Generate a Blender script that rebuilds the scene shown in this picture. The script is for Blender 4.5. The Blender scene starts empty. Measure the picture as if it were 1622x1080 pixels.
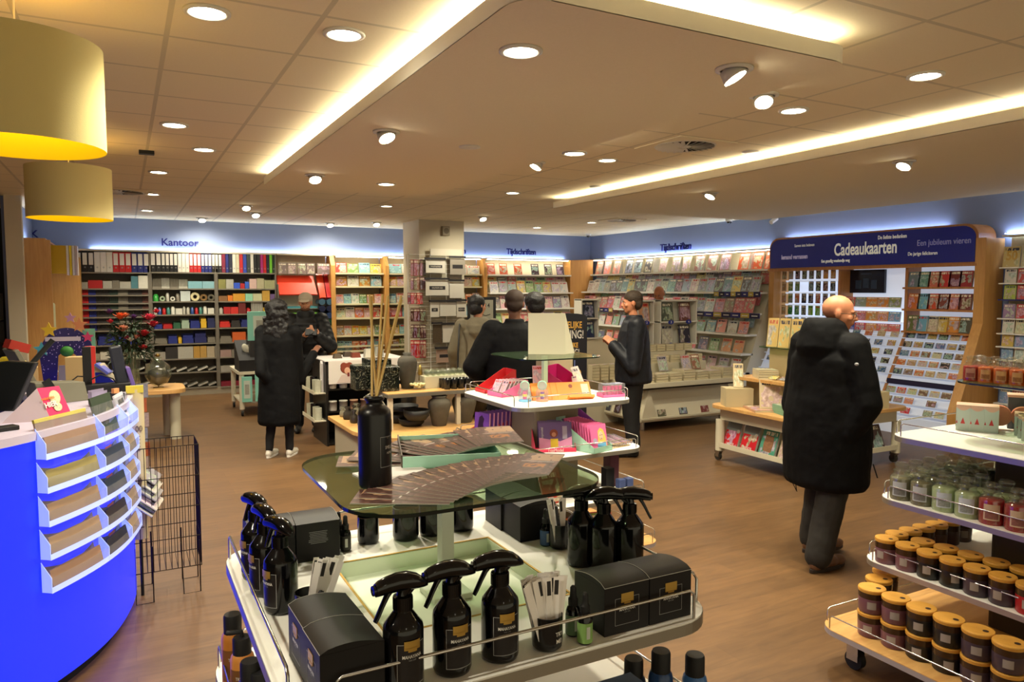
import bpy, bmesh, math, random
from mathutils import Vector, Matrix, Euler
PI = math.pi
R = math.radians
sc = bpy.context.scene
col = sc.collection
random.seed(7)
# ------------------------------------------------------------------ camera
CAMZ = 1.80
YAW = math.atan(616/math.hypot(1166, 81)); PITCH = math.atan(81/1166)
cam_d = bpy.data.cameras.new('camera'); cam = bpy.data.objects.new('camera', cam_d); col.objects.link(cam)
cam_d.sensor_width = 36; cam_d.lens = 1166/1622*36; cam_d.clip_start = 0.05; cam_d.clip_end = 60
cam.location = (0, 0, CAMZ); cam.rotation_euler = (PI/2-PITCH, 0, -YAW)
sc.camera = cam
# ------------------------------------------------------------------ world, exposure
w = bpy.data.worlds.new('world'); sc.world = w; w.use_nodes = True
w.node_tree.nodes['Background'].inputs[0].default_value = (1.0, 0.88, 0.60, 1)
w.node_tree.nodes['Background'].inputs[1].default_value = 0.5  # added warm fill light entering through the open front behind the camera
sc.view_settings.view_transform = 'Standard'; sc.view_settings.look = 'None'
sc.view_settings.gamma = 1; sc.view_settings.use_curve_mapping = False
sc.view_settings.exposure = 1.0
sc.cycles.use_denoising = True
sc.cycles.max_bounces = 7; sc.cycles.transparent_max_bounces = 12
sc.cycles.sample_clamp_indirect = 3.0
WARM = (1.0, 0.91, 0.70)
SPOT_W = 70.0
def spot_light(name, x, y, z, dx=0, dy=0, power=SPOT_W, size=R(125), colr=WARM):
 l = bpy.data.lights.new(name, 'SPOT'); l.energy = power; l.color = colr
 l.spot_size = size; l.spot_blend = 0.8; l.shadow_soft_size = 0.06
 o = bpy.data.objects.new(name, l); col.objects.link(o); o.location = (x, y, z)
 o.rotation_euler = Vector((-dx, -dy, 1)).to_track_quat('Z', 'Y').to_euler()
 return o
# ------------------------------------------------------------------ pixel -> world (photo frame 1622x1080)
_f = Vector((math.sin(YAW)*math.cos(PITCH), math.cos(YAW)*math.cos(PITCH), -math.sin(PITCH)))
_r = Vector((math.cos(YAW), -math.sin(YAW), 0)); _u = _r.cross(_f); _C = Vector((0, 0, CAMZ))
def ray(x, y): return _f*1166 + _r*(x-811) - _u*(y-540)
def at_z(x, y, z): d = ray(x, y); return _C + d*((z-CAMZ)/d.z)
def at_x(x, y, X): d = ray(x, y); return _C + d*(X/d.x)
def at_y(x, y, Y): d = ray(x, y); return _C + d*(Y/d.y)
# ------------------------------------------------------------------ materials
def lin(c):
 o = []
 for v in c[:3]:
  v = v/255.0
  o.append(v/12.92 if v <= 0.04045 else ((v+0.055)/1.055)**2.4)
 return (o[0], o[1], o[2], 1.0)
class NT:
 def __init__(s, name):
  s.m = bpy.data.materials.new(name); s.m.use_nodes = True
  s.t = s.m.node_tree; s.b = s.t.nodes['Principled BSDF']
 def n(s, ty, **kw):
  n = s.t.nodes.new(ty)
  for k, v in kw.items():
   if k.startswith('i_'):
    k = k[2:]; k = int(k) if k.isdigit() else k.replace('_', ' ')
    s.set(n.inputs[k], v)
   else: setattr(n, k, v)
  return n
 def set(s, sock, v):
  if isinstance(v, bpy.types.NodeSocket): s.t.links.new(v, sock)
  else: sock.default_value = v
 def math(s, op, a, b=0.0, c=None):
  n = s.t.nodes.new('ShaderNodeMath'); n.operation = op
  s.set(n.inputs[0], a); s.set(n.inputs[1], b)
  if c is not None: s.set(n.inputs[2], c)
  return n.outputs[0]
 def mix(s, f, a, b):
  n = s.t.nodes.new('ShaderNodeMix'); n.data_type = 'RGBA'
  s.set(n.inputs[0], f); s.set(n.inputs[6], a); s.set(n.inputs[7], b)
  return n.outputs[2]
 def inp(s, k, v): s.set(s.b.inputs[k], v)
 def band(s, x, a, b):
  return s.math('MULTIPLY', s.math('GREATER_THAN', x, a), s.math('LESS_THAN', x, b))
_M = {}
def mat(name, c, rough=0.5, metal=0.0, spec=0.5, em=None, es=0.0, bump=0.0, bs=40, trans=0.0, alpha=1.0, ior=1.45, var=0.0, coat=0.0):
 if name in _M: return _M[name]
 q = NT(name)
 base = lin(c)
 q.inp('Roughness', rough); q.inp('Metallic', metal); q.inp('Specular IOR Level', spec); q.inp('IOR', ior)
 q.inp('Transmission Weight', trans); q.inp('Alpha', alpha); q.inp('Coat Weight', coat)
 if var or bump:
  tc = q.n('ShaderNodeTexCoord')
  nz = q.n('ShaderNodeTexNoise', i_Vector=tc.outputs['Object'], i_Scale=bs, i_Detail=4.0)
  if var:
   f = q.math('MULTIPLY_ADD', nz.outputs[0], 2*var, 1-var)
   mm = q.n('ShaderNodeVectorMath', operation='SCALE', i_0=base[:3]); q.set(mm.inputs['Scale'], f)
   q.inp('Base Color', mm.outputs[0])
  else: q.inp('Base Color', base)
  if bump:
   bp = q.n('ShaderNodeBump', i_Strength=bump, i_Distance=0.01); q.set(bp.inputs['Height'], nz.outputs[0])
   q.inp('Normal', bp.outputs[0])
 else: q.inp('Base Color', base)
 if em: q.inp('Emission Color', lin(em)); q.inp('Emission Strength', es)
 _M[name] = q.m
 return q.m
def m_tint(name, rough, spec=0.5, coat=0.0, var=0.12):
 q = NT(name); oi = q.n('ShaderNodeObjectInfo'); tc = q.n('ShaderNodeTexCoord')
 nz = q.n('ShaderNodeTexNoise', i_Vector=tc.outputs['Object'], i_Scale=30.0, i_Detail=3.0)
 mm = q.n('ShaderNodeVectorMath', operation='SCALE'); q.set(mm.inputs[0], oi.outputs['Color'])
 q.set(mm.inputs['Scale'], q.math('MULTIPLY_ADD', nz.outputs[0], 2*var, 1-var))
 q.inp('Base Color', mm.outputs[0]); q.inp('Roughness', rough); q.inp('Specular IOR Level', spec); q.inp('Coat Weight', coat)
 _M[name] = q.m; return q.m
TINT = m_tint('tinted_card', 0.55); TGLOSS = m_tint('tinted_plastic', 0.22, 0.5); TMATT = m_tint('tinted_paper', 0.85, 0.2)
def m_cover():
 """printed cover: object colour is the ground, a picture area and a line of headline marks vary per object"""
 q = NT('printed_cover'); oi = q.n('ShaderNodeObjectInfo'); uv = q.n('ShaderNodeUVMap')
 sx = q.n('ShaderNodeSeparateXYZ'); q.set(sx.inputs[0], uv.outputs[0]); u, v = sx.outputs[0], sx.outputs[1]
 rnd = oi.outputs['Random']; seed = q.math('MULTIPLY', rnd, 97.0)
 n1 = q.n('ShaderNodeTexNoise', noise_dimensions='4D', i_Vector=uv.outputs[0], i_Scale=2.2, i_Detail=1.5, i_Roughness=0.6)
 q.set(n1.inputs['W'], seed)
 n2 = q.n('ShaderNodeTexNoise', noise_dimensions='4D', i_Vector=uv.outputs[0], i_Scale=7.0, i_Detail=3.0)
 q.set(n2.inputs['W'], q.math('ADD', seed, 31.0))
 hue = q.math('FRACT', q.math('MULTIPLY_ADD', n1.outputs[0], 0.8, rnd))
 val = q.math('MULTIPLY_ADD', n2.outputs[0], 1.7, -0.30)
 sat = q.math('MULTIPLY_ADD', n2.outputs[0], -0.9, 0.80)
 cc = q.n('ShaderNodeCombineColor', mode='HSV'); q.set(cc.inputs[0], hue); q.set(cc.inputs[1], sat); q.set(cc.inputs[2], val)
 pic = q.math('MULTIPLY', q.band(u, 0.07, 0.93), q.band(v, 0.06, 0.74))
 blob = q.math('GREATER_THAN', n1.outputs[0], 0.48)
 c1 = q.mix(q.math('MULTIPLY', q.math('MULTIPLY', pic, blob), 0.6), oi.outputs['Color'], cc.outputs[0])
 tx = q.n('ShaderNodeTexNoise', noise_dimensions='4D', i_Scale=1.0); q.set(tx.inputs['W'], seed)
 cv = q.n('ShaderNodeCombineXYZ'); q.set(cv.inputs[0], q.math('MULTIPLY', u, 22.0)); q.set(cv.inputs[1], q.math('MULTIPLY', v, 3.0))
 q.set(tx.inputs['Vector'], cv.outputs[0])
 tt = q.math('MULTIPLY', q.math('MULTIPLY', q.band(u, 0.1, 0.9), q.band(v, 0.80, 0.93)), q.math('GREATER_THAN', tx.outputs[0], 0.46))
 sepc = q.n('ShaderNodeRGBToBW'); q.set(sepc.inputs[0], oi.outputs['Color'])
 tcol = q.mix(q.math('GREATER_THAN', sepc.outputs[0], 0.35), lin((245, 235, 210)), q.mix(q.math('GREATER_THAN', rnd, 0.5), lin((190, 25, 30)), lin((25, 30, 60))))
 c2 = q.mix(tt, c1, tcol)
 q.inp('Base Color', c2); q.inp('Roughness', 0.35)
 _M['printed_cover'] = q.m; return q.m
COVER = m_cover()
WHITE = mat('white_lacquer', (243, 242, 234), 0.35); CHROME = mat('brushed_steel', (190, 188, 182), 0.25, 1.0)
WOOD = None
def m_wood(name, c1, c2, scale=(1, 12, 12), rough=0.4):
 q = NT(name); tc = q.n('ShaderNodeTexCoord'); mp = q.n('ShaderNodeMapping'); q.set(mp.inputs[0], tc.outputs['Object'])
 mp.inputs['Scale'].default_value = scale
 nz = q.n('ShaderNodeTexNoise', i_Scale=2.0, i_Detail=6.0, i_Roughness=0.65, i_Distortion=0.6); q.set(nz.inputs['Vector'], mp.outputs[0])
 rp = q.n('ShaderNodeMapRange'); q.set(rp.inputs[0], nz.outputs[0]); rp.inputs[1].default_value = 0.3; rp.inputs[2].default_value = 0.7
 q.inp('Base Color', q.mix(rp.outputs[0], lin(c1), lin(c2))); q.inp('Roughness', rough)
 _M[name] = q.m; return q.m
BEECH = m_wood('beech_veneer', (196, 142, 76), (214, 162, 92), (14, 14, 1.2)); BEECH_H = m_wood('beech_worktop', (188, 140, 80), (212, 168, 104), (1.5, 12, 12))
GREYSHELF = mat('grey_painted_steel', (128, 122, 108), 0.45, 0.3); DARKBACK = mat('dark_grey_panel', (86, 80, 70), 0.7)
BLACK = mat('black_gloss_plastic', (9, 9, 11), 0.12, 0, 0.5); BLACKM = mat('black_matt', (14, 14, 15), 0.6)
GLASS = mat('clear_glass', (236, 246, 240), 0.02, trans=1.0, ior=1.45)
def m_clear(name, c, a, rough=0.05, diff=None, dc=None):
 """thin clear sheet: see-through, with a glossy face and, if asked, a little milky body"""
 q = NT(name); t = q.t; t.nodes.remove(q.b); tr = q.n('ShaderNodeBsdfTransparent'); tr.inputs[0].default_value = lin(c)
 gl = q.n('ShaderNodeBsdfGlossy'); gl.inputs['Roughness'].default_value = rough
 mx = q.n('ShaderNodeMixShader'); fr = q.n('ShaderNodeFresnel'); fr.inputs[0].default_value = 1.45
 out = t.nodes['Material Output']
 ge = q.n('ShaderNodeNewGeometry'); q.set(mx.inputs[0], q.math('MULTIPLY_ADD', fr.outputs[0], q.math('MULTIPLY_ADD', ge.outputs['Backfacing'], -0.9, 0.9), a)); t.links.new(tr.outputs[0], mx.inputs[1]); t.links.new(gl.outputs[0], mx.inputs[2])
 res = mx.outputs[0]
 if diff:
  df = q.n('ShaderNodeBsdfDiffuse'); df.inputs[0].default_value = lin(dc or c); m2 = q.n('ShaderNodeMixShader'); m2.inputs[0].default_value = diff
  t.links.new(res, m2.inputs[1]); t.links.new(df.outputs[0], m2.inputs[2]); res = m2.outputs[0]
 t.links.new(res, out.inputs[0]); _M[name] = q.m; return q.m
ACRYL = m_clear('clear_acrylic', (238, 240, 246), 0.04, diff=0.10); GLASSP = m_clear('green_tinted_glass', (206, 222, 202), 0.0, 0.03, diff=0.07, dc=(120, 150, 112))
JARG = m_clear('jar_glass', (238, 242, 234), 0.07, 0.05, diff=0.06, dc=(170, 176, 158))
# ------------------------------------------------------------------ mesh builder
class MB:
 def __init__(s): s.v = []; s.f = []; s.mi = []; s.sm = []; s.uv = {}; s.cur = 0; s.T = Matrix.Identity(4)
 def m(s, i): s.cur = i; return s
 def at(s, loc=(0, 0, 0), rot=(0, 0, 0)): s.T = Matrix.Translation(loc) @ Euler(rot).to_matrix().to_4x4(); return s
 def add(s, vs, fs, smooth=False, uv=None):
  b = len(s.v); s.v += [s.T @ Vector(v) for v in vs]
  for k, f in enumerate(fs):
   if uv and uv.get(k): s.uv[len(s.f)] = uv[k]
   s.f.append([b+i for i in f]); s.mi.append(s.cur); s.sm.append(smooth)
  return s
 def box(s, x0, x1, y0, y1, z0, z1, front=False):
  vs = [(x0, y0, z0), (x1, y0, z0), (x1, y1, z0), (x0, y1, z0), (x0, y0, z1), (x1, y0, z1), (x1, y1, z1), (x0, y1, z1)]
  fs = [(0, 1, 5, 4), (1, 2, 6, 5), (2, 3, 7, 6), (3, 0, 4, 7), (4, 5, 6, 7), (3, 2, 1, 0)]
  return s.add(vs, fs, uv={0: [(0, 0), (1, 0), (1, 1), (0, 1)]} if front else None)
 def cbox(s, cx, cy, cz, sx, sy, sz, rot=None):
  old = s.T
  s.T = old @ Matrix.Translation((cx, cy, cz)) @ (Euler(rot).to_matrix().to_4x4() if rot else Matrix.Identity(4))
  s.box(-sx/2, sx/2, -sy/2, sy/2, -sz/2, sz/2); s.T = old; return s
 def prism(s, pts, z0, z1, axis='z'):
  n = len(pts)
  def P(p, h): return (p[0], p[1], h) if axis == 'z' else ((p[0], h, p[1]) if axis == 'y' else (h, p[0], p[1]))
  vs = [P(p, z0) for p in pts]+[P(p, z1) for p in pts]
  fs = [tuple(range(n-1, -1, -1)), tuple(range(n, 2*n))]+[(i, (i+1) % n, n+(i+1) % n, n+i) for i in range(n)]
  return s.add(vs, fs)
 def lathe(s, prof, seg=20, smooth=True):
  """prof: list of (r,z); an equal pair of neighbours makes a sharp edge"""
  run = []; runs = [run]
  for i, p in enumerate(prof):
   if run and p == run[-1]: run = [p]; runs.append(run)
   else: run.append(p)
  for run in runs:
   if len(run) < 2: continue
   vs = []; fs = []
   for r, z in run:
    for k in range(seg): a = 2*PI*k/seg; vs.append((r*math.cos(a), r*math.sin(a), z))
   for i in range(len(run)-1):
    for k in range(seg):
     k2 = (k+1) % seg; fs.append((i*seg+k, i*seg+k2, (i+1)*seg+k2, (i+1)*seg+k))
   s.add(vs, fs, smooth)
  return s
 def cyl(s, r, z0, z1, seg=20, r2=None):
  r2 = r if r2 is None else r2
  return s.lathe([(0, z0), (r, z0), (r, z0), (r2, z1), (r2, z1), (0, z1)], seg)
 def tube(s, path, r, seg=8, closed=False):
  P = [Vector(p) for p in path]; n = len(P); vs = []; fs = []
  rr = r if isinstance(r, (list, tuple)) else [r]*n
  N = None
  for i in range(n):
   a = P[(i-1) % n] if (closed or i > 0) else P[i]; b = P[(i+1) % n] if (closed or i < n-1) else P[i]
   t = (b-a).normalized()
   if N is None: N = t.orthogonal().normalized()
   else:
    N = (N-t*N.dot(t)); N = N.normalized() if N.length > 1e-6 else t.orthogonal().normalized()
   B = t.cross(N)
   for k in range(seg):
    an = 2*PI*k/seg; vs.append(P[i]+(N*math.cos(an)+B*math.sin(an))*rr[i])
  m = n if closed else n-1
  for i in range(m):
   j = (i+1) % n
   for k in range(seg): fs.append((i*seg+k, i*seg+(k+1) % seg, j*seg+(k+1) % seg, j*seg+k))
  s.add(vs, fs, True)
  if not closed:
   s.add(vs[:seg], [tuple(range(seg-1, -1, -1))]); s.add(vs[-seg:], [tuple(range(seg))])
  return s
 def ell(s, c, rad, seg=16, rings=10, rot=None):
  vs = []; fs = []; M3 = Euler(rot).to_matrix() if rot else Matrix.Identity(3); c = Vector(c)
  for i in range(rings+1):
   th = PI*i/rings
   for k in range(seg):
    a = 2*PI*k/seg
    vs.append(c+M3 @ Vector((rad[0]*math.sin(th)*math.cos(a), rad[1]*math.sin(th)*math.sin(a), rad[2]*math.cos(th))))
  for i in range(rings):
   for k in range(seg): fs.append((i*seg+k, (i+1)*seg+k, (i+1)*seg+(k+1) % seg, i*seg+(k+1) % seg))
  return s.add(vs, fs, True)
 def mesh(s, name, mats):
  me = bpy.data.meshes.new(name); me.from_pydata([tuple(v) for v in s.v], [], s.f)
  for mt in (mats if isinstance(mats, (list, tuple)) else [mats]): me.materials.append(mt)
  me.polygons.foreach_set('material_index', s.mi); me.polygons.foreach_set('use_smooth', s.sm)
  ul = me.uv_layers.new(name='UVMap')
  for fi, uvs in s.uv.items():
   p = me.polygons[fi]
   for li, c in zip(p.loop_indices, uvs): ul.data[li].uv = c
  me.update()
  return me
 def build(s, name, mats, parent=None, bev=0.0, colr=None, seg=2):
  return obj(name, s.mesh(name, mats), parent, bev, colr, seg)
def obj(name, me, parent=None, bev=0.0, colr=None, seg=2):
 o = bpy.data.objects.new(name, me); col.objects.link(o)
 if parent: o.parent = parent
 if bev:
  b = o.modifiers.new('bevel', 'BEVEL'); b.width = bev; b.segments = seg; b.limit_method = 'ANGLE'; b.angle_limit = R(40)
  b.harden_normals = False
 if colr: o.color = lin(colr)
 return o
def rrect(x0, x1, y0, y1, r, n=6):
 p = []
 for cx, cy, a0 in ((x1-r, y1-r, 0), (x0+r, y1-r, 90), (x0+r, y0+r, 180), (x1-r, y0+r, 270)):
  for k in range(n+1): a = R(a0+90*k/n); p.append((cx+r*math.cos(a), cy+r*math.sin(a)))
 return p
def tag(o, label, cat, group=None, kind=None):
 if label: o['label'] = label
 if cat: o['category'] = cat
 if group: o['group'] = group
 if kind: o['kind'] = kind
 return o
def struct(o): o['kind'] = 'structure'; return o
def thing(name, label, cat, loc=(0, 0, 0), rz=0.0, group=None, rot=None):
 o = bpy.data.objects.new(name, None); o.empty_display_size = 0.05; col.objects.link(o)
 o.location = loc; o.rotation_euler = rot if rot else (0, 0, rz)
 return tag(o, label, cat, group)
def dup(o, loc=None, rot=None, label=None, colr=None, parent=None, group=None, scale=None):
 c = o.copy(); col.objects.link(c)
 if parent: c.parent = parent
 if loc is not None: c.location = loc
 if rot is not None: c.rotation_euler = rot
 if label: c['label'] = label
 if group: c['group'] = group
 if colr: c.color = lin(colr)
 if scale: c.scale = scale
 for ch in _kids(o): dup(ch, parent=c)
 return c
_KC = {}
def _kids(o): return list(o.children)
_ONES = 'zero first second third fourth fifth sixth seventh eighth ninth tenth eleventh twelfth thirteenth fourteenth fifteenth sixteenth seventeenth eighteenth nineteenth'.split()
_TENS = {2: 'twent', 3: 'thirt', 4: 'fort', 5: 'fift'}
def ordw(k):
 if k < 20: return _ONES[k]
 t, r_ = divmod(k, 10)
 return _TENS[t]+('ieth' if r_ == 0 else 'y-'+_ONES[r_])
# ------------------------------------------------------------------ lettering
_txt = {}
def text(s, h, name, mt, parent=None, loc=(0, 0, 0), rot=(PI/2, 0, 0), sx=0.8, ex=0.0008, bold=0.0, align='CENTER', shear=0.0):
 k = (s, h, sx, ex, bold, align, mt.name)
 if k not in _txt:
  c = bpy.data.curves.new(name, 'FONT'); c.body = s; c.size = h*1.38; c.extrude = ex; c.offset = bold; c.align_x = align; c.align_y = 'CENTER'
  c.resolution_u = 3; c.shear = shear
  t = bpy.data.objects.new(name, c); col.objects.link(t); bpy.context.view_layer.update()
  me = bpy.data.meshes.new_from_object(t.evaluated_get(bpy.context.evaluated_depsgraph_get()))
  bpy.data.objects.remove(t); me.name = name
  for v in me.vertices: v.co.x *= sx
  me.materials.clear(); me.materials.append(mt); _txt[k] = me
 o = bpy.data.objects.new(name, _txt[k]); col.objects.link(o)
 if parent: o.parent = parent
 o.location = loc; o.rotation_euler = rot
 return o
# ================================================================== SETTING
XR, YB, ZC, XL = 9.4, 14.03, 3.0, -1.25
# floor: brown oak-look planks
q = NT('oak_look_floor'); tc = q.n('ShaderNodeTexCoord'); mp = q.n('ShaderNodeMapping'); q.set(mp.inputs[0], tc.outputs['Object'])
mp.inputs['Rotation'].default_value = (0, 0, R(0))
br = q.n('ShaderNodeTexBrick', i_Scale=1.0); q.set(br.inputs['Vector'], mp.outputs[0])
br.inputs['Brick Width'].default_value = 1.3; br.inputs['Row Height'].default_value = 0.17; br.inputs['Mortar Size'].default_value = 0.0015
br.offset = 0.37; br.inputs['Color1'].default_value = (0.85, 0.85, 0.85, 1); br.inputs['Color2'].default_value = (1.12, 1.12, 1.12, 1); br.inputs['Mortar'].default_value = (0.72, 0.72, 0.72, 1)
mp2 = q.n('ShaderNodeMapping'); q.set(mp2.inputs[0], tc.outputs['Object']); mp2.inputs['Scale'].default_value = (1.2, 9, 1)
nz = q.n('ShaderNodeTexNoise', i_Scale=2.5, i_Detail=7.0, i_Roughness=0.6, i_Distortion=0.8); q.set(nz.inputs['Vector'], mp2.outputs[0])
rp = q.n('ShaderNodeMapRange'); q.set(rp.inputs[0], nz.outputs[0]); rp.inputs[1].default_value = 0.3; rp.inputs[2].default_value = 0.7
cc = q.mix(rp.outputs[0], lin((90, 64, 38)), lin((112, 82, 50)))
mm = q.n('ShaderNodeMix', data_type='RGBA', blend_type='MULTIPLY'); q.set(mm.inputs[0], 1.0); q.set(mm.inputs[6], cc); q.set(mm.inputs[7], br.outputs[0])
q.inp('Base Color', mm.outputs[2]); q.inp('Roughness', 0.42); FLOORM = q.m
struct(MB().box(-5, XR, -4, YB, -0.05, 0).build('floor', FLOORM))
# ceiling tiles 0.6 m
def m_ceiling(name, grid):
 q = NT(name); tc = q.n('ShaderNodeTexCoord'); sp = q.n('ShaderNodeSeparateXYZ'); q.set(sp.inputs[0], tc.outputs['Object'])
 nz = q.n('ShaderNodeTexNoise', i_Vector=tc.outputs['Object'], i_Scale=90.0, i_Detail=3.0)
 base = q.mix(nz.outputs[0], lin((224, 210, 176)), lin((232, 218, 184)))
 if grid:
  fx = q.math('FRACT', q.math('DIVIDE', q.math('ADD', sp.outputs[0], 6.0-0.22+0.012), 0.6))
  fy = q.math('FRACT', q.math('DIVIDE', q.math('ADD', sp.outputs[1], 6.0-0.33+0.012), 0.6))
  ln = q.math('MAXIMUM', q.math('LESS_THAN', fx, 0.04), q.math('LESS_THAN', fy, 0.04))
  base = q.mix(ln, base, lin((200, 188, 158)))
  bp = q.n('ShaderNodeBump', i_Strength=0.5, i_Distance=0.004, invert=True); q.set(bp.inputs['Height'], ln); q.inp('Normal', bp.outputs[0])
 q.inp('Base Color', base); q.inp('Roughness', 0.9); q.inp('Specular IOR Level', 0.1); return q.m
CEIL = m_ceiling('ceiling_tiles', True); CEILP = m_ceiling('smooth_ceiling_board', False)
struct(MB().box(-5, XR, -4, YB, ZC, ZC+0.05).build('ceiling', CEIL))
ZS = 2.86
STRIP = mat('warm_led_strip', (255, 240, 200), em=(255, 244, 214), es=34)
CREAM = mat('cream_fascia', (240, 234, 212), 0.6)
def island(name, x0, x1, y0, y1, r, sides):
 t = MB().prism(rrect(x0, x1, y0, y1, r), ZS, ZS+0.004).build(name, CEILP); struct(t)
 t['kind'] = 'structure'
 pts = rrect(x0, x1, y0, y1, r); inn = rrect(x0+0.03, x1-0.03, y0+0.03, y1-0.03, max(r-0.03, 0.01))
 n = len(pts); vs = [(p[0], p[1], ZS+0.0005) for p in pts]+[(p[0], p[1], ZS+0.080) for p in pts]+[(p[0], p[1], ZS+0.085) for p in inn]+[(p[0], p[1], ZS+0.0005) for p in inn]
 fs = []
 for k in range(3): fs += [(k*n+i, k*n+(i+1) % n, (k+1)*n+(i+1) % n, (k+1)*n+i) for i in range(n)]
 MB().add(vs, fs).build('fascia', CREAM, t)
 b = MB()
 for (a0, a1, c0, c1) in sides: b.box(a0, a1, c0, c1, ZS+0.075, ZS+0.083)
 b.build('light_strip', STRIP, t)
 return t
island('trim_1', 1.30, 3.10, 2.40, 8.00, 0.13, [(1.36, 1.40, 2.6, 7.95), (1.45, 3.0, 2.45, 2.49)])
island('trim_2', 5.00, 8.6, 0.6, 8.35, 0.02, [(5.06, 5.10, 0.7, 8.3)])
# walls
WALLB = mat('blue_wall_paint', (136, 148, 178), 0.8, spec=0.2); WALLC = mat('cream_wall_paint', (205, 196, 172), 0.85, spec=0.2)
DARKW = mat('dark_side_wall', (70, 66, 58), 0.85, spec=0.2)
def wallbox(name, a, m): struct(MB().box(*a).build(name, m))
wallbox('wall_back', (XL-0.1, XR+0.1, YB, YB+0.1, 0, ZC), WALLB)
wallbox('wall_right', (XR, XR+0.1, -4, YB, 0, ZC), WALLB)
wallbox('wall_left', (XL-0.1, XL, 11.45, YB, 0, ZC), WALLB)
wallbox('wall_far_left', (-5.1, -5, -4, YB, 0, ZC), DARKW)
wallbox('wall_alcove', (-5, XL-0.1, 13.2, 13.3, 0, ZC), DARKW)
wallbox('trim_3', (-1.30, -1.12, 11.30, 11.46, 0, ZC), WALLC)          # cream end post of the left wall
# pillar
wallbox('trim_4', (4.50, 5.34, 11.95, 12.75, 0, ZC), WALLC)
# bluish LED strips on top of the shelving, behind the cornice
LEDB = mat('cool_led_strip', (220, 230, 255), em=(205, 222, 255), es=19)
def led(name, a):
 t = MB().box(*a).build(name, LEDB); struct(t); return t
led('trim_5', (XL+0.8, 8.7, YB-0.05, YB-0.02, 2.458, 2.463))
led('trim_6', (XR-0.05, XR-0.02, 8.7, 13.4, 2.468, 2.473))
led('trim_7', (XR-0.05, XR-0.02, 1.5, 5.1, 2.468, 2.473))
led('trim_9', (XR-0.06, XR-0.04, 5.8, 8.4, 2.60, 2.602))
led('trim_8', (XL+0.05, XL+0.08, 11.7, 13.2, 2.49, 2.50))
# ------------------------------------------------------------------ ceiling lights
LENS = mat('lit_lamp_lens', (255, 250, 235), em=(255, 246, 222), es=22)
RING = mat('white_lamp_ring', (210, 205, 190), 0.4)
def lamp_proto(kind):
 t = thing('ceiling_spotlight', '', 'ceiling light')
 if kind == 'flush':
  MB().lathe([(0.075, 0), (0.098, 0), (0.098, -0.008), (0.078, -0.012), (0.075, -0.004)], 24).build('trim_ring', RING, t)
  MB().lathe([(0, -0.006), (0.074, -0.004)], 24).build('lens', LENS, t)
 else:
  MB().lathe([(0.06, 0), (0.09, 0), (0.09, -0.01), (0.065, -0.012)], 24).build('trim_ring', RING, t)
  MB().at((0, 0, -0.03), (R(30), 0, 0)).lathe([(0, 0.04), (0.055, 0.035), (0.062, -0.02), (0.062, -0.02), (0.052, -0.02)], 20).build('housing', RING, t)
  MB().at((0, 0, -0.03), (R(30), 0, 0)).lathe([(0, -0.016), (0.054, -0.018)], 20).build('lens', LENS, t)
 return t
LP = {'flush': lamp_proto('flush'), 'tilt': lamp_proto('tilt')}; lp_used = set()
lamps = [  # px, py, kind, level, heading of the beam, place words
 (328, 18, 'flush', ZC, 0, 'over the yellow shades at the top left, nearest the camera'), (545, 53, 'flush', ZC, 0, 'at top left beside the glowing cove, nearest the camera'),
 (276, 197, 'flush', ZC, 0, 'right of the big yellow shade'), (323, 236, 'flush', ZC, 0, 'beside the left glowing cove, second along it'),
 (143, 266, 'flush', ZC, 0, 'just above the smaller yellow shade'), (251, 272, 'flush', ZC, 0, 'below the black ceiling sensor at left'),
 (241, 307, 'flush', ZC, 0, 'right of the round air diffuser at left'), (233, 333, 'flush', ZC, 0, 'close to the back wall above the office shelves'),
 (612, 208, 'tilt', ZS, 200, 'on the smooth panel, second along its left edge'), (825, 80, 'flush', ZS, 0, 'on the smooth panel nearest its rounded corner'),
 (499, 277, 'tilt', ZS, 180, 'on the smooth panel near its far left end'), (612, 291, 'flush', ZS, 0, 'on the smooth panel at its far middle'),
 (849, 257, 'tilt', ZC, 90, 'left of two bright lamps in the middle of the ceiling'), (910, 242, 'flush', ZS, 0, 'brightest round one in the middle of the ceiling'),
 (962, 253, 'flush', ZC, 0, 'middle of the ceiling just right of the brightest lamp'), (1163, 108, 'tilt', ZS, 220, 'large tilted one at upper right on the smooth panel'),
 (1210, 150, 'tilt', ZC, 140, 'tilted one between the swirl diffuser and a large lamp'), (1257, 174, 'flush', ZC, 0, 'right of the swirl diffuser'),
 (1466, 119, 'flush', ZC, 0, 'large one at upper right above the long cove'), (405, 337, 'tilt', ZC, 180, 'small one over the office shelves, right of the grey shade'),
 (612, 326, 'flush', ZC, 0, 'left of the pillar, nearer row'), (596, 352, 'tilt', ZC, 180, 'close to the back wall left of the pillar'),
 (765, 343, 'tilt', ZC, 180, 'just right of the pillar top'), (812, 305, 'flush', ZC, 0, 'in front of the pillar at mid ceiling'),
 (937, 352, 'flush', ZC, 0, 'above the far corner of the room'), (851, 360, 'flush', ZC, 0, 'furthest one before the magazine wall'),
 (1432, 255, 'tilt', ZS, 90, 'under the long right panel above the gift card sign'), (1483, 288, 'tilt', ZC, 110, 'close to the right wall beyond the gift card sign'),
 (1125, 305, 'tilt', ZS, 90, 'under the long right panel at its far part'), (1216, 321, 'flush', ZC, 0, 'before the right wall, left of the gift card sign'),
 (1188, 331, 'tilt', ZC, 90, 'small one closest to the right magazine wall'), (320, 345, 'tilt', ZC, 180, 'tiny one against the back wall above the binders'),
 (390, 325, 'tilt', ZC, 180, 'small dim one above the office shelves'), (523, 353, 'tilt', ZC, 180, 'tiny one against the back wall above the gift wrap'),
 (1333, 315, 'tilt', ZC, 90, 'tiny one above the gift card sign')]
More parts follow.
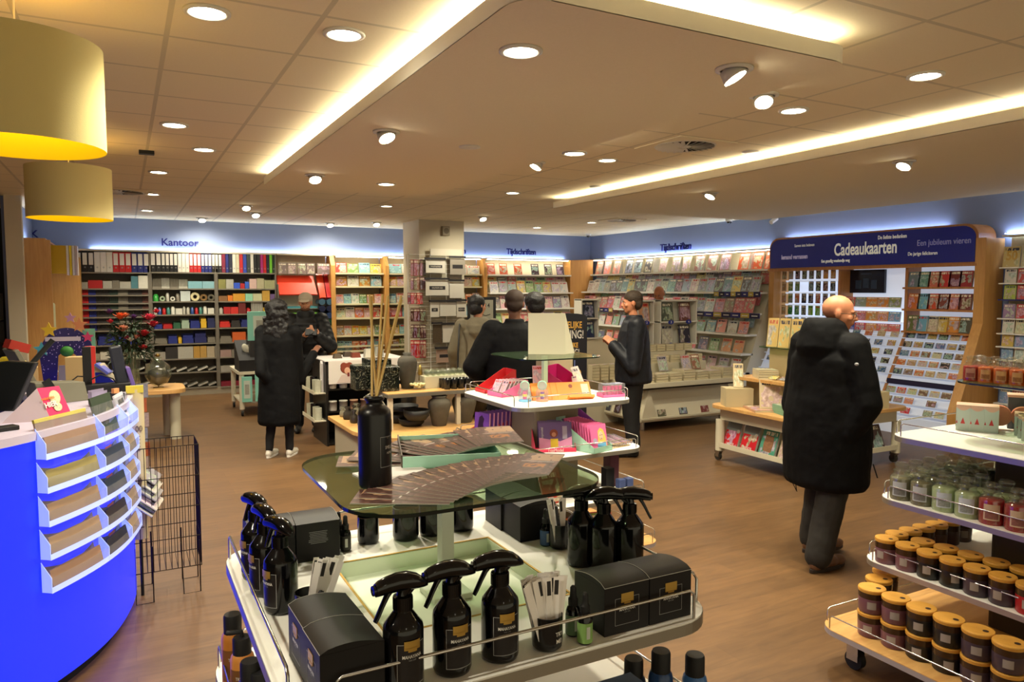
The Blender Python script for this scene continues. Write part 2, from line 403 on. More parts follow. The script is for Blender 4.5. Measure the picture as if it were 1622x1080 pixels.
for px, py, kd, z, hd, wd in lamps:
 p = at_z(px, py, z); pr = LP[kd]
 if kd in lp_used: o = dup(pr)
 else: o = pr; lp_used.add(kd)
 o.location = p; o.rotation_euler = (0, 0, R(hd))
 o['label'] = ('round recessed' if kd == 'flush' else 'tilted white')+' ceiling spotlight '+wd; o['group'] = 'ceiling spotlights'
 a = R(hd); dx, dy = (0.58*math.sin(a), -0.58*math.cos(a)) if kd == 'tilt' else (0, 0)
 spot_light('spot_beam', p.x, p.y, z-0.065, dx, dy, SPOT_W*(0.8 if p.y > 11 else 1.5 if p.x > 6.3 else 1))
# a few lamps of the same kind behind the camera, outside the view
for x, y in ((-2.5, 1.5), (-2.5, -2), (0.5, -2), (3.5, -1.5), (6.5, -1), (7, 1.5), (-0.9, 1.2), (-2.6, 5)):
 o = dup(LP['flush']); o.location = (x, y, ZC); o['label'] = 'round recessed ceiling spotlight behind the camera'; o['group'] = 'ceiling spotlights behind the camera'
 spot_light('spot_beam', x, y, ZC-0.065)
# ceiling fittings
def swirl(px, py, z, label, r=0.3):
 p = at_z(px, py, z); t = thing('ceiling_vent', label, 'air vent', p, 0, 'ceiling air diffusers')
 MB().prism(rrect(-0.3, 0.3, -0.3, 0.3, 0.01, 2), -0.008, -0.001).build('plate', CEILP, t)
 MB().lathe([(0, -0.009), (r*0.8, -0.009)], 32).build('dark_slots', mat('vent_dark', (30, 26, 20), 0.9), t)
 b = MB()
 for k in range(24):
  a = 2*PI*k/24
  b.at((0, 0, -0.014), (R(28), 0, a)).box(0.06, r*0.8, -0.018, 0.012, -0.001, 0.001)
 b.at().lathe([(0.0, -0.016), (0.06, -0.016), (0.062, -0.01)], 20); b.lathe([(r*0.78, -0.010), (r*0.8, -0.016), (r*0.84, -0.009)], 32)
 b.build('blade', RING, t); return t
swirl(1085, 230, ZC, 'round swirl air diffuser in the ceiling tiles left of the long cove')
swirl(192, 303, ZC, 'round air diffuser behind the smaller yellow shade')
swirl(985, 348, ZC, 'far round air diffuser before the corner of the room')
p = at_z(232, 239, ZC); b = MB().box(-0.06, 0.06, -0.04, 0.04, -0.03, 0)
o = b.build('ceiling_sensor', mat('sensor_black', (25, 24, 22), 0.5)); o.location = p; tag(o, 'small black sensor box under the ceiling tiles at left', 'sensor')
for px, py, z, lb in ((932, 374, 2.99, 'small security camera in the far corner of the ceiling'), (1155, 351, 2.99, 'small security camera above the right magazine wall')):
 p = at_z(px, py-4, ZC); t = thing('security_camera', lb, 'camera', p, 0, 'security cameras')
 MB().lathe([(0, 0), (0.06, 0), (0.06, -0.03), (0.05, -0.045), (0.05, -0.045)], 16).build('base', WHITE, t)
 MB().ell((0, 0, -0.045), (0.042, 0.042, 0.035), 14, 8).build('dome', BLACK, t)
p = at_x(1232, 347, XR-0.08); t = thing('wall_camera', 'white bracket camera on the right wall beside the gift card sign', 'camera', p)
MB().tube([(0.08, 0, 0.06), (0, 0, 0.06), (-0.06, 0, 0)], 0.02).build('bracket', WHITE, t); MB().at((-0.08, 0, -0.02), (0, R(60), 0)).cyl(0.035, -0.08, 0.06, 14).build('camera_body', WHITE, t)
p = at_y(705, 366, 11.94); t = thing('wall_speaker', 'small beige speaker high on the pillar', 'speaker', p)
MB().box(-0.07, 0.07, -0.06, 0, -0.08, 0.08).build('housing', mat('speaker_beige', (150, 140, 118), 0.6), t, 0.01)
MB().at((0, -0.062, 0), (PI/2, 0, 0)).lathe([(0, 0.0), (0.05, 0.0)], 20).build('grille', mat('speaker_mesh', (112, 104, 88), 0.8), t)
for px, py, lb in ((744, 232, 'flush round detector in the smooth panel'), (1190, 240, 'sprinkler rose near the long cove'), (945, 295, 'small sprinkler rose near the far end of the long cove')):
 p = at_z(px, py, ZS if px == 744 else ZC); o = MB().lathe([(0.08, 0), (0.08, -0.008), (0.05, -0.014), (0, -0.016)], 20).build('ceiling_rose', RING); o.location = p; tag(o, lb, 'ceiling fitting')
# ------------------------------------------------------------------ yellow pendant shades
SHO = mat('shade_outside_fabric', (205, 190, 128), 0.9, bump=0.1, bs=300); SHI = mat('shade_inside_yellow_glow', (255, 214, 0), 0.6, em=(255, 205, 0), es=0.25)  # lining glows faintly in place of bulb light bouncing inside the shade
def pendant(x, y, zb, label):
 t = thing('pendant_lamp', label, 'pendant lamp', (x, y, zb), 0, 'yellow drum pendant lamps')
 MB().lathe([(0.300, 0), (0.300, 0.40)], 56).build('shade', SHO, t)
 MB().lathe([(0.2965, 0.40), (0.2965, 0.0), (0.300, 0)], 56).build('lining', SHI, t)
 MB().at((0, 0, 0.26)).ell((0, 0, 0), (0.05, 0.05, 0.07)).build('bulb', mat('bulb_glow', (255, 240, 200), em=(255, 225, 150), es=18), t)
 b = MB()
 for k in range(3): a = 2*PI*k/3; b.tube([(0, 0, 0.36), (0.297*math.cos(a), 0.297*math.sin(a), 0.36)], 0.003, 6)
 b.build('spider', CHROME, t); MB().tube([(0, 0, 0.30), (0, 0, ZC-zb)], 0.004, 6).build('cord', WHITE, t)
pendant(-0.34, 3.50, 2.36, 'large yellow drum pendant shade nearest the camera, cut by the frame')
pendant(-0.35, 6.85, 2.36, 'smaller looking yellow drum pendant shade hanging further back')
# ================================================================== TIERED STANDS
GOLD = mat('gold_foil', (190, 154, 74), 0.35, 0.6); WTXT = mat('white_print', (225, 222, 215), 0.6); FRAMEL = mat('grey_print_line', (150, 150, 150), 0.6)
ALU = mat('aluminium_edge', (165, 162, 150), 0.35, 0.8); CORE = mat('stand_core_beige', (120, 108, 84), 0.6)
def rail(parent, x0, y0, x1, y1, z, h=0.062, r=0.0032):
 d = Vector((x1-x0, y1-y0, 0)).normalized()*0.012
 pts = [(x0, y0, z), (x0, y0, z+h-0.01), (x0+d.x, y0+d.y, z+h), (x1-d.x, y1-d.y, z+h), (x1, y1, z+h-0.01), (x1, y1, z)]
 MB().tube(pts, r, 8).build('rail', CHROME, parent)
def stand(name, label, cx, cy, tiers, core=0.30, glass=0.60, gz=1.37, recess=False, corem=CORE, wood_bottom=True, rails=True):
 t = thing(name, label, 'display stand', (cx, cy, 0), 0, 'tiered display stands')
 for k, tr_ in enumerate(tiers):
  z, s = tr_[0], tr_[1]; s2 = tr_[2] if len(tr_) > 2 else s
  h = s/2; g2 = s2/2; out = rrect(-h, h, -g2, g2, 0.11, 8); wd = wood_bottom and k == len(tiers)-1
  if recess and k == 0:
   ih = 0.218; n = len(out)
   # outline ring to a square hole: four wedges
   inn = []
   for (px_, py_) in out:
    m_ = max(abs(px_), abs(py_)); inn.append((px_/m_*ih, py_/m_*ih))
   vs = [(p[0], p[1], z) for p in out]+[(p[0], p[1], z) for p in inn]+[(p[0], p[1], z-0.028) for p in inn]+[(p[0], p[1], z-0.028) for p in out]
   fs = [(i, (i+1) % n, n+(i+1) % n, n+i) for i in range(n)]+[(n+i, n+(i+1) % n, 2*n+(i+1) % n, 2*n+i) for i in range(n)]+[(2*n+i, 2*n+(i+1) % n, 3*n+(i+1) % n, 3*n+i) for i in range(n)]+[(3*n+i, 3*n+(i+1) % n, (i+1) % n, i) for i in range(n)]
   sh = MB().add(vs, fs).build('shelf', WHITE, t)
   MB().box(-ih, ih, -ih, ih, z-0.045, z-0.040).build('well_floor', mat('pale_green_white', (230, 240, 216), 0.4), sh)
   b = MB(); w_ = 0.005
   for a in ((-ih-w_, ih+w_, -ih-w_, -ih), (-ih-w_, ih+w_, ih, ih+w_), (-ih-w_, -ih, -ih, ih), (ih, ih+w_, -ih, ih)): b.box(*a, z-0.001, z+0.0015)
   b.build('gold_trim', GOLD, sh)
   b = MB()
   for a in ((-ih, ih, -ih, -ih+0.002), (-ih, ih, ih-0.002, ih), (-ih, -ih+0.002, -ih, ih), (ih-0.002, ih, -ih, ih)): b.box(*a, z-0.041, z-0.001)
   b.build('well_side', mat('pale_green_white', (230, 240, 216)), sh)
  else:
   sh = MB().prism(out, z-0.026, z).build('shelf', [BEECH_H if wd else WHITE], t)
  e = rrect(-h-0.001, h+0.001, -g2-0.001, g2+0.001, 0.11, 8); n = len(e)
  MB().add([(p[0], p[1], z-0.027) for p in e]+[(p[0], p[1], z-0.003) for p in e], [(i, (i+1) % n, n+(i+1) % n, n+i) for i in range(n)]).build('edge_band', ALU if not wd else mat('lilac_grey_edge', (150, 140, 140), 0.5), sh)
  if rails:
   q_ = h-0.012; c_ = h-0.075; r_ = g2-0.012; d_ = g2-0.075
   rail(t, -c_, -r_, c_, -r_, z); rail(t, -q_, d_, -q_, -d_, z); rail(t, q_, -d_, q_, d_, z); rail(t, c_, r_, -c_, r_, z)
 c = core/2
 zb = tiers[-1][0]
 MB().prism(rrect(-c, c, -c, c, 0.03, 3), zb, tiers[0][0]-(0.08 if recess else 0.03)).build('core', corem, t)
 MB().box(-0.016, 0.016, -0.016, 0.016, tiers[0][0]-(0.04 if recess else 0.0), gz-0.008).build('post', mat('white_post', (222, 224, 214), 0.4), t, 0.002)
 MB().box(-0.05, 0.05, -0.05, 0.05, tiers[0][0]-(0.039 if recess else 0.0), tiers[0][0]+(-0.025 if recess else 0.012)).build('post_foot', mat('white_post', (222, 224, 214)), t, 0.002)
 g = glass/2
 MB().prism(rrect(-g, g, -g, g, 0.13, 10), gz-0.008, gz).build('glass_shelf', GLASSP, t)
 e = rrect(-g-0.0005, g+0.0005, -g-0.0005, g+0.0005, 0.13, 10); n = len(e)
 MB().add([(p[0], p[1], gz-0.008) for p in e]+[(p[0], p[1], gz-0.0005) for p in e], [(i, (i+1) % n, n+(i+1) % n, n+i) for i in range(n)]).build('glass_edge', mat('dark_green_glass_edge', (16, 26, 20), 0.1), t)
 h = tiers[-1][1]/2-0.13; h2 = tiers[-1][-1]/2-0.13; zt = tiers[-1][0]-0.027
 cst = None
 for sx_, sy_ in ((-1, -1), (1, -1), (1, 1), (-1, 1)):
  if cst is None:
   cst = bpy.data.objects.new('caster', MB().at((0, 0, 0)).cyl(0.022, zt-0.02, zt-0.0005, 12).box(-0.026, -0.022, -0.03, 0.03, 0.045, zt-0.015).box(0.022, 0.026, -0.03, 0.03, 0.045, zt-0.015).mesh('caster', CHROME)); col.objects.link(cst); cst.parent = t
   MB().at((-0.018, 0, 0.045), (0, PI/2, 0)).cyl(0.045, 0, 0.036, 20).build('wheel', BLACKM, cst); cst.location = (sx_*h, sy_*h2, 0)
  else: dup(cst, (sx_*h, sy_*h2, 0), parent=t)
 return t
FX, FY = 0.672, 1.620
stand('display_stand', 'white tiered stand in the foreground with glass top, black spray bottles and gold-lined recess', FX, FY, [(1.10, 0.92), (0.80, 0.98), (0.50, 1.04), (0.20, 1.10)], recess=True, core=0.3)
ZT = 1.10; ZG = 1.37
# -------- curved print helpers
def patch(mb, r, a0, a1, z0, z1, n=8):
 vs = []; fs = []
 for k in range(n+1):
  a = a0+(a1-a0)*k/n; vs += [(r*math.sin(a), -r*math.cos(a), z0), (r*math.sin(a), -r*math.cos(a), z1)]
 for k in range(n): fs.append((2*k, 2*k+2, 2*k+3, 2*k+1))
 return mb.add(vs, fs, True)
def bent_text(s, h, r, z, name, mt, parent, bold=0.0, sx=0.75, a_off=0.0):
 o = text(s, h, name, mt, parent, (0, 0, 0), (0, 0, 0), sx=sx, ex=0.0, bold=bold)
 me = o.data.copy(); o.data = me
 bm = bmesh.new(); bm.from_mesh(me); bmesh.ops.triangulate(bm, faces=bm.faces); bmesh.ops.subdivide_edges(bm, edges=[e for e in bm.edges if e.calc_length() > 0.004], cuts=1)
 for v in bm.verts:
  a = v.co.x/r+a_off; y = v.co.y; v.co = Vector((r*math.sin(a), -r*math.cos(a), z+y))
 bm.to_mesh(me); bm.free(); return o
LBL = mat('dark_label_film', (26, 24, 26), 0.35)
def spray_proto():
 t = thing('spray_bottle', '', 'spray bottle', group='black trigger spray bottles on the foreground stand')
 r = 0.036
 MB().lathe([(0, 0.003), (0.026, 0.0), (0.033, 0.002), (r, 0.010), (r, 0.108), (r-0.0015, 0.116), (r-0.010, 0.127), (0.018, 0.138), (0.0145, 0.143), (0.0145, 0.150)], 36).build('bottle', BLACK, t)
 b = MB().lathe([(0.017, 0.142), (0.017, 0.166), (0.017, 0.166), (0.012, 0.168)], 30)
 for k in range(30): a = 2*PI*k/30; b.at((0.017*math.cos(a), 0.017*math.sin(a), 0), (0, 0, a)).box(-0.0006, 0.0008, -0.0006, 0.0006, 0.143, 0.164)
 b.build('collar', BLACK, t)
 h = MB(); h.add([], [])
 # head: rounded beak from nozzle to tail
 secs = [(-0.050, 0.186, 0.0088, 0.0085), (-0.044, 0.188, 0.0100, 0.0100), (-0.030, 0.1905, 0.0112, 0.0112), (-0.010, 0.192, 0.0130, 0.0125), (0.010, 0.1905, 0.0140, 0.0125), (0.026, 0.187, 0.0130, 0.0105), (0.038, 0.182, 0.0095, 0.0070), (0.046, 0.1775, 0.0040, 0.0035)]
 seg = 16; vs = []; fs = []
 for x, z, hw, hh in secs:
  for k in range(seg): a = 2*PI*k/seg; vs.append((x*1.03, hw*1.2*math.cos(a), z+hh*1.35*math.sin(a)))
 for i in range(len(secs)-1):
  for k in range(seg): fs.append((i*seg+k, i*seg+(k+1) % seg, (i+1)*seg+(k+1) % seg, (i+1)*seg+k))
 h.add(vs, fs, True); h.add(vs[:seg], [tuple(range(seg))]); h.add(vs[-seg:], [tuple(range(seg-1, -1, -1))])
 # neck of the head
 h.tube([(-0.001, 0, 0.164), (0, 0, 0.172), (0.005, 0, 0.182)], [0.0115, 0.0105, 0.013], 14)
 h.tube([(0.004, 0, 0.168), (0.014, 0, 0.176), (0.026, 0, 0.184)], [0.009, 0.008, 0.006], 10)
 hd = h.build('spray_head', BLACK, t)
 MB().at((-0.0505, 0, 0.186), (0, -PI/2, 0)).lathe([(0.0088, 0), (0.0088, 0.006), (0.0088, 0.006), (0.003, 0.0065), (0.003, 0.0065), (0.002, 0.003), (0, 0.003)], 16).build('nozzle', BLACK, hd)
 tr = MB(); secs = [(-0.022, 0.182, 0.0075, 0.006), (-0.030, 0.172, 0.0072, 0.0045), (-0.039, 0.156, 0.007, 0.0038), (-0.047, 0.140, 0.0072, 0.0036), (-0.0525, 0.130, 0.006, 0.0034)]
 vs = []; fs = []; seg = 12
 for x, z, hw, ht in secs:
  for k in range(seg): a = 2*PI*k/seg; vs.append((x+ht*math.cos(a)*0.85, hw*math.sin(a), z-ht*math.cos(a)*0.5))
 for i in range(len(secs)-1):
  for k in range(seg): fs.append((i*seg+k, i*seg+(k+1) % seg, (i+1)*seg+(k+1) % seg, (i+1)*seg+k))
 tr.add(vs, fs, True); tr.add(vs[-seg:], [tuple(range(seg))]); tr.build('trigger', BLACK, t)
 A = 0.72
 lb = patch(MB(), r+0.0004, -A, A, 0.020, 0.092, 14).build('label', LBL, t); lb['label'] = 'dark label with thin pale outline'
 f = MB(); rr = r+0.0007; wv = 0.0011
 patch(f, rr, -A, -0.42, 0.092, 0.092+wv, 4); patch(f, rr, 0.42, A, 0.092, 0.092+wv, 4); patch(f, rr, -A, A, 0.019, 0.019+wv, 14)
 patch(f, rr, -A-wv/r, -A, 0.019, 0.092+wv, 1); patch(f, rr, A, A+wv/r, 0.019, 0.092+wv, 1); f.build('outline', FRAMEL, lb)
 g = MB(); patch(g, r+0.0022, -0.40, 0.40, 0.083, 0.099, 8); patch(g, r+0.0022, -0.22, 0.22, 0.0795, 0.083, 6)
 patch(g, r+0.0032, -0.34, 0.34, 0.0855, 0.0868, 6)
 g.build('gold_badge', GOLD, lb)
 bent_text('MAHAYANA', 0.0062, r+0.0010, 0.0705, 'brand_lettering', WTXT, lb, bold=0.0001, sx=0.78)
 bent_text('HAIR CARE', 0.0026, r+0.0010, 0.0640, 'small_lettering', FRAMEL, lb, sx=0.8)
 return t
sp = spray_proto()
front = [((805, 1052), 'front spray bottle with gold badge, nearest the cup of white test strips'), ((728, 1074), 'front spray bottle with gold badge, middle one of three along the front rail'), ((650, 1102), 'front spray bottle with gold badge, beside the pair of black boxes at front left')]
for k, ((px, py), lb) in enumerate(front):
 p = at_z(px, py, ZT); p.y += 0.034
 if k == 0: o = sp; o.location = p; o['label'] = lb
 else: o = dup(sp, p, label=lb)
 o.rotation_euler = (0, 0, R((-4, 3, 6)[k]))
for k, (x, y, lb) in enumerate(((0.268, 1.846, 'furthest black spray bottle of the left row, before the black boxes at the back left'), (0.272, 1.738, 'middle black spray bottle of the left row behind the left rail'), (0.285, 1.625, 'nearest black spray bottle of the left row, its head seen end on'))):
 dup(sp, (x, y, ZT), (0, 0, R(-90+(8, 4, 10)[k]+12)), lb)
for k, ((px, py), lb) in enumerate((((927, 897), 'tallest looking black spray bottle at the right, beside the back test strip cup'), ((963, 903), 'middle black spray bottle of the right row, turned away'), ((1004, 903), 'nearest black spray bottle of the right row, hidden behind the large black boxes'))):
 p = at_z(px, py, ZT); p.y += 0.02; dup(sp, p, (0, 0, R(90+(65, 60, 52)[k])), lb)
# -------- black gift boxes
BOXM = mat('black_carton', (24, 22, 22), 0.5, spec=0.3); BOXE = mat('carton_white_edge', (170, 168, 160), 0.6)
def box_proto():
 t = thing('gift_box', '', 'box', group='black cube boxes on the foreground stand')
 s = 0.056; H_ = 0.100; n = 8
 MB().box(-s, s, -s, s, 0, H_).build('carton', BOXM, t, 0.0008, seg=1)
 vs = []; fs = []
 for k in range(n+1):
  y = -s+2*s*k/n; z = H_+0.011*math.sin(PI*(0.12+0.88*k/n))
  if k == 0: z = H_+0.0005
  vs += [(-s, y, z), (s, y, z)]
 for k in range(n): fs.append((2*k, 2*k+1, 2*k+3, 2*k+2))
 l = MB().add(vs, fs, True)
 for sx_ in (-s, s):
  b = [(sx_, -s, H_)]+[(sx_, -s+2*s*k/n, vs[2*k][2]) for k in range(n+1)]+[(sx_, s, H_)]
  l.add(b, [tuple(range(len(b)))])
 l.add([(-s, s, H_), (s, s, H_), (s, s, vs[-1][2]), (-s, s, vs[-1][2])], [(0, 1, 2, 3)])
 lid = l.build('lid', BOXM, t)
 MB().tube([(-s, -s+2*s*k/n, vs[2*k][2]+0.0004) for k in range(n+1)], 0.0005, 5).build('lid_edge', BOXE, lid)
 MB().tube([(-s, -s, H_+0.0006), (s, -s, H_+0.0006)], 0.0006, 5).build('lid_front_edge', BOXE, lid)
 b = MB(); y = -s-0.0004; a, c, z0, z1, w_ = -0.030, 0.030, 0.018, 0.074, 0.0007
 for q_ in ((a, c, z0, z0+w_), (a, a+w_, z0, z1), (c-w_, c, z0, z1), (a, -0.014, z1-w_, z1), (0.014, c, z1-w_, z1)): b.box(q_[0], q_[1], y, y+0.0003, q_[2], q_[3])
 f = b.build('printed_frame', FRAMEL, t)
 MB().box(-0.0155, 0.0155, y-0.0012, y+0.0003, 0.064, 0.083).box(-0.008, 0.008, y-0.0012, y+0.0003, 0.0605, 0.064).box(-0.013, 0.013, y-0.002, y-0.001, 0.0665, 0.068).build('gold_badge', GOLD, f, 0.0012)
 text('MAHAYANA', 0.0072, 'brand_lettering', WTXT, f, (0, y-0.0004, 0.050), (PI/2, 0, 0), sx=0.72, ex=0.0, bold=0.00012)
 text('HAIR CARE', 0.0028, 'small_lettering', FRAMEL, f, (0, y-0.0004, 0.0435), (PI/2, 0, 0), sx=0.8, ex=0.0)
 return t
bp = box_proto()
G = ' on the foreground tray'
bp.location = (0.892, 1.243, ZT); bp['label'] = 'black gift box with gold badge beside the small green bottles at front right'
dup(bp, (1.006, 1.243, ZT), label='black gift box with gold badge at the right tray corner')
dup(bp, (0.320, 1.240, ZT), (0, 0, R(-88)), 'black gift box at front left, nearest the camera, lid slightly open')
dup(bp, (0.317, 1.354, ZT), (0, 0, R(-88)), 'black gift box at front left, beside the leaning test strips')
dup(bp, (0.313, 1.945, ZT), (0, 0, R(180)), 'black gift box at the back left corner, behind the left spray bottles')
dup(bp, (0.427, 1.943, ZT), (0, 0, R(180)), 'black gift box at the back left with small grey print, beside dropper bottles')
dup(bp, (1.010, 1.812, ZT), (0, 0, R(88)), 'black gift box under the glass shelf, right one beside the blue bottles')
dup(bp, (1.008, 1.926, ZT), (0, 0, R(88)), 'black gift box under the glass shelf, left one of the back pair')
# grey small print panels on the rear of two boxes (lines of print)
def print_lines(parent, x, y, z, wd, n, rz):
 b = MB().at((x, y, z), (0, 0, rz)); rnd = random.Random(3)
 for k in range(n):
  L = wd*(1-0.25*rnd.random()); b.box(-L/2, L/2, -0.0004, 0, -k*0.0042, -k*0.0042+0.0009)
 return b.build('small_print', FRAMEL, parent)
for o in list(bpy.data.objects):
 if o.name.startswith('gift_box') and o.get('label', '').find('small grey print') > 0: print_lines(o, 0, 0.0562, 0.075, 0.05, 8, PI)
# -------- test strip cups
CUPM = mat('black_cup_gloss', (16, 16, 17), 0.25)
def cup(x, y, label, strips, rz=0.0, txt=None, lean=None):
 t = thing('tester_cup', label, 'cup', (x, y, ZT), rz, 'black tester cups')
 MB().lathe([(0, 0.001), (0.024, 0.001), (0.029, 0.006), (0.0305, 0.02), (0.0305, 0.068), (0.0305, 0.068), (0.0285, 0.068), (0.0285, 0.068), (0.0275, 0.012), (0, 0.010)], 30).build('cup_body', CUPM, t)
 if txt:
  for s_, z_, hh in txt: bent_text(s_, hh, 0.0309, z_, 'lettering', WTXT, t, bold=0.0002, sx=0.9)
 return t
STRIP_P = mat('white_paper_strip', (246, 242, 238), 0.7); STRIP_D = mat('dark_strip_print', (38, 34, 34), 0.7)
def strips(cx, cy, n, spread, lean, label, seed, L=0.125):
 rnd = random.Random(seed)
 me = MB().box(-0.0065, 0.0065, -0.0005, 0.0005, 0, L).mesh('paper_strip', STRIP_P)
 prt = MB().box(-0.0040, 0.0040, -0.0009, -0.0005, L-0.034, L-0.006).mesh('printed_block', STRIP_D)
 for k in range(n):
  f = (k/(n-1)-0.5)*2 if n > 1 else 0
  o = obj('paper_strip', me)
  row = k % 3
  x = cx+f*0.017; y = cy+(row-1)*0.013
  o.location = (x, y, ZT+0.012)
  o.rotation_euler = (R(-lean[1]+rnd.uniform(-2, 2)), R(f*spread+lean[0]+rnd.uniform(-1, 1)), R(rnd.uniform(-25, 25)))
  tag(o, label % ordw(k+1), 'paper strip', 'paper test strips in the cups')
  if rnd.random() < 0.45: obj('printed_block', prt, o)
 return
c = at_z(879, 1035, ZT); cy_ = c.y+0.030; cup(c.x, cy_, 'glossy black tester cup lettered TRY ME full of white strips, at the front rail', 0, 0.35, [('TRY', 0.036, 0.0085), ('ME!', 0.022, 0.0085)])
strips(c.x, cy_, 34, 13, (-3, 6), 'white paper test strip in the front cup, %s from the left', 5, 0.128)
cup(0.325, 1.530, 'black tester cup lettered TRY ME by the left rail, leaning strips inside', 0, -0.75, [('TRY', 0.044, 0.0095), ('ME!', 0.028, 0.0095)])
strips(0.335, 1.530, 12, 6, (17, 0), 'white paper test strip leaning in the left cup, %s from the left', 9, 0.125)
c = at_z(896, 872, ZT); cup(c.x, c.y+0.03, 'black tester cup at the back right under the edge of the glass', 0)
strips(c.x, c.y+0.03, 6, 8, (-6, 0), 'white paper test strip in the back right cup, %s from the left', 11, 0.125)
# -------- dropper bottles
def dropper(x, y, colr, label, glass=(12, 12, 13), s=1.0, band=True, rz=0):
 t = thing('dropper_bottle', label, 'bottle', (x, y, ZT), rz, 'small dropper bottles')
 bt = MB().lathe([(0, 0.001), (0.011, 0), (0.0135, 0.003), (0.0135, 0.045), (0.011, 0.052), (0.0068, 0.056), (0.0068, 0.060)], 22).build('bottle', mat('dropper_dark_glass', (12, 12, 13), 0.1), t)
 pt = MB(); patch(pt, 0.0139, -PI, PI, 0.004, 0.040, 24); lb = pt.build('label', mat('label_%d_%d_%d' % colr, colr, 0.5), t)
 wp = MB(); patch(wp, 0.0141, -0.35, 0.15, 0.012, 0.034, 4); wp.build('printed_panel', mat('pale_panel', (190, 196, 186), 0.6), lb)
 MB().lathe([(0.009, 0.056), (0.009, 0.068), (0.009, 0.068), (0.0065, 0.070), (0.0058, 0.080), (0.0055, 0.088), (0.003, 0.0915), (0, 0.092)], 18).build('dropper_cap', BLACKM, t)
 t.scale = (s, s, s); return t
p = at_z(932, 1022, ZT); dropper(p.x, p.y+0.013, (128, 168, 92), 'small dropper bottle with bright green label nearest the camera', s=1.12)
p = at_z(913, 1009, ZT); dropper(p.x, p.y+0.013, (86, 112, 78), 'small dropper bottle with dull green label behind the bright green one', s=1.12)
dropper(0.508, 1.925, (52, 50, 44), 'small black dropper bottle at the back left, right one of two', s=1.05); dropper(0.500, 1.965, (40, 38, 34), 'small black dropper bottle at the back left, partly hidden one', s=1.05)
p = at_z(868, 866, ZT); dropper(p.x, p.y+0.013, (52, 84, 134), 'small dropper bottle with blue label before the black boxes', s=1.12)
p = at_z(884, 861, ZT); dropper(p.x, p.y+0.013, (52, 84, 134), 'small dropper bottle with blue label beside the back tester cup', s=1.12)
dropper(0.290, 1.452, (190, 110, 40), 'small black dropper bottle with orange label by the left rail')
dropper(0.335, 1.468, (40, 40, 42), 'small black dropper bottle behind the front left boxes')
# -------- black candle glasses under the glass shelf
cgm = MB().lathe([(0, 0.001), (0.028, 0.0), (0.033, 0.004), (0.035, 0.012), (0.035, 0.088), (0.035, 0.088), (0.0325, 0.088), (0.0325, 0.088), (0.031, 0.02), (0, 0.018)], 32)
words = ('leftmost with a pale mint cone behind it', 'second from the left', 'third from the left, behind the white post', 'rightmost, next to the boxes')
pr = None
for k, (px, py) in enumerate(((589, 864), (649, 858), (690, 851), (738, 843))):
 p = at_z(px, py, ZT); s = (0.85, 1.05, 1.0, 1.0)[k]
 if pr is None: pr = cgm.build('candle_glass', BLACK); o = pr
 else: o = dup(pr)
 o.location = (p.x, p.y+0.032, ZT); o.scale = (s, s, s)
 tag(o, 'shiny black candle glass under the glass shelf, '+words[k], 'candle', 'black candle glasses under the glass shelf')
# -------- on the glass: reed diffuser, brochures, paper, holder
p = at_z(602, 777, ZG); t = thing('reed_diffuser', 'tall matt black diffuser bottle with wooden reeds on the glass shelf', 'diffuser', (p.x, p.y+0.033, ZG), R(38))
MB().lathe([(0, 0.002), (0.028, 0), (0.034, 0.004), (0.036, 0.012), (0.036, 0.160), (0.034, 0.170), (0.026, 0.178), (0.0185, 0.182), (0.0175, 0.190), (0.0185, 0.1905), (0.0215, 0.194), (0.0215, 0.198), (0.019, 0.2015), (0.014, 0.202), (0.014, 0.19)], 36).build('bottle', mat('satin_black', (17, 17, 19), 0.32), t)
f = MB()
for a in ((-0.62, 0.62, 0.05, 0.0512), (-0.62, 0.62, 0.115, 0.1162), (-0.64, -0.62, 0.05, 0.1162), (0.62, 0.64, 0.05, 0.1162)): patch(f, 0.0364, *a)
fl = f.build('outline', FRAMEL, t); bent_text('SMELLS', 0.007, 0.0364, 0.092, 'lettering', WTXT, fl); bent_text('HOME', 0.005, 0.0364, 0.08, 'lettering', WTXT, fl)
g = MB(); patch(g, 0.0368, 0.1, 0.62, 0.121, 0.150, 4); g.build('gold_badge', mat('dark_gold', (90, 74, 40), 0.4, 0.6), fl)
REED = mat('pale_reed', (222, 190, 120), 0.7); rnd = random.Random(2)
for k, (px, py) in enumerate(((582, 466), (592, 470), (608, 466), (612, 468), (636, 468), (640, 474))):
 top = ray(px, py); base = Vector((p.x+rnd.uniform(-0.008, 0.008), p.y+0.033+rnd.uniform(-0.008, 0.008), ZG+0.19))
 T_ = _C+top*((base-_C).dot(_f)/1166) ; T_.y += (-0.03, 0.03, 0.02, -0.02, 0.0, 0.03)[k]*0.5
 d = t.matrix_basis.inverted()
 MB().tube([d @ base, d @ T_], 0.0026, 8).build('reed', REED, t)
# sheet of white card and white box under the reed bottle
wp = at_z(600, 740, ZG)
tag(MB().at((0.53, 1.60, ZG), (0, 0, R(8))).box(-0.06, 0.10, -0.06, 0.08, 0.0002, 0.004).build('white_card', STRIP_P), 'flat white card lying on the glass behind the black diffuser bottle', 'card')
tag(MB().lathe([(0.022, -0.075), (0.038, -0.001), (0.038, -0.001), (0.0, -0.001)], 4).build('mint_cone', mat('mint_card', (190, 244, 222), 0.6)), None, None)
mc = bpy.data.objects['mint_cone']; mc.name = 'mint_carton'; mc.location = (0.566, 1.83, ZT+0.172+0.088); mc.scale = (1, 1, 1.0); tag(mc, 'mint green carton tapering down onto the leftmost candle glass', 'carton')
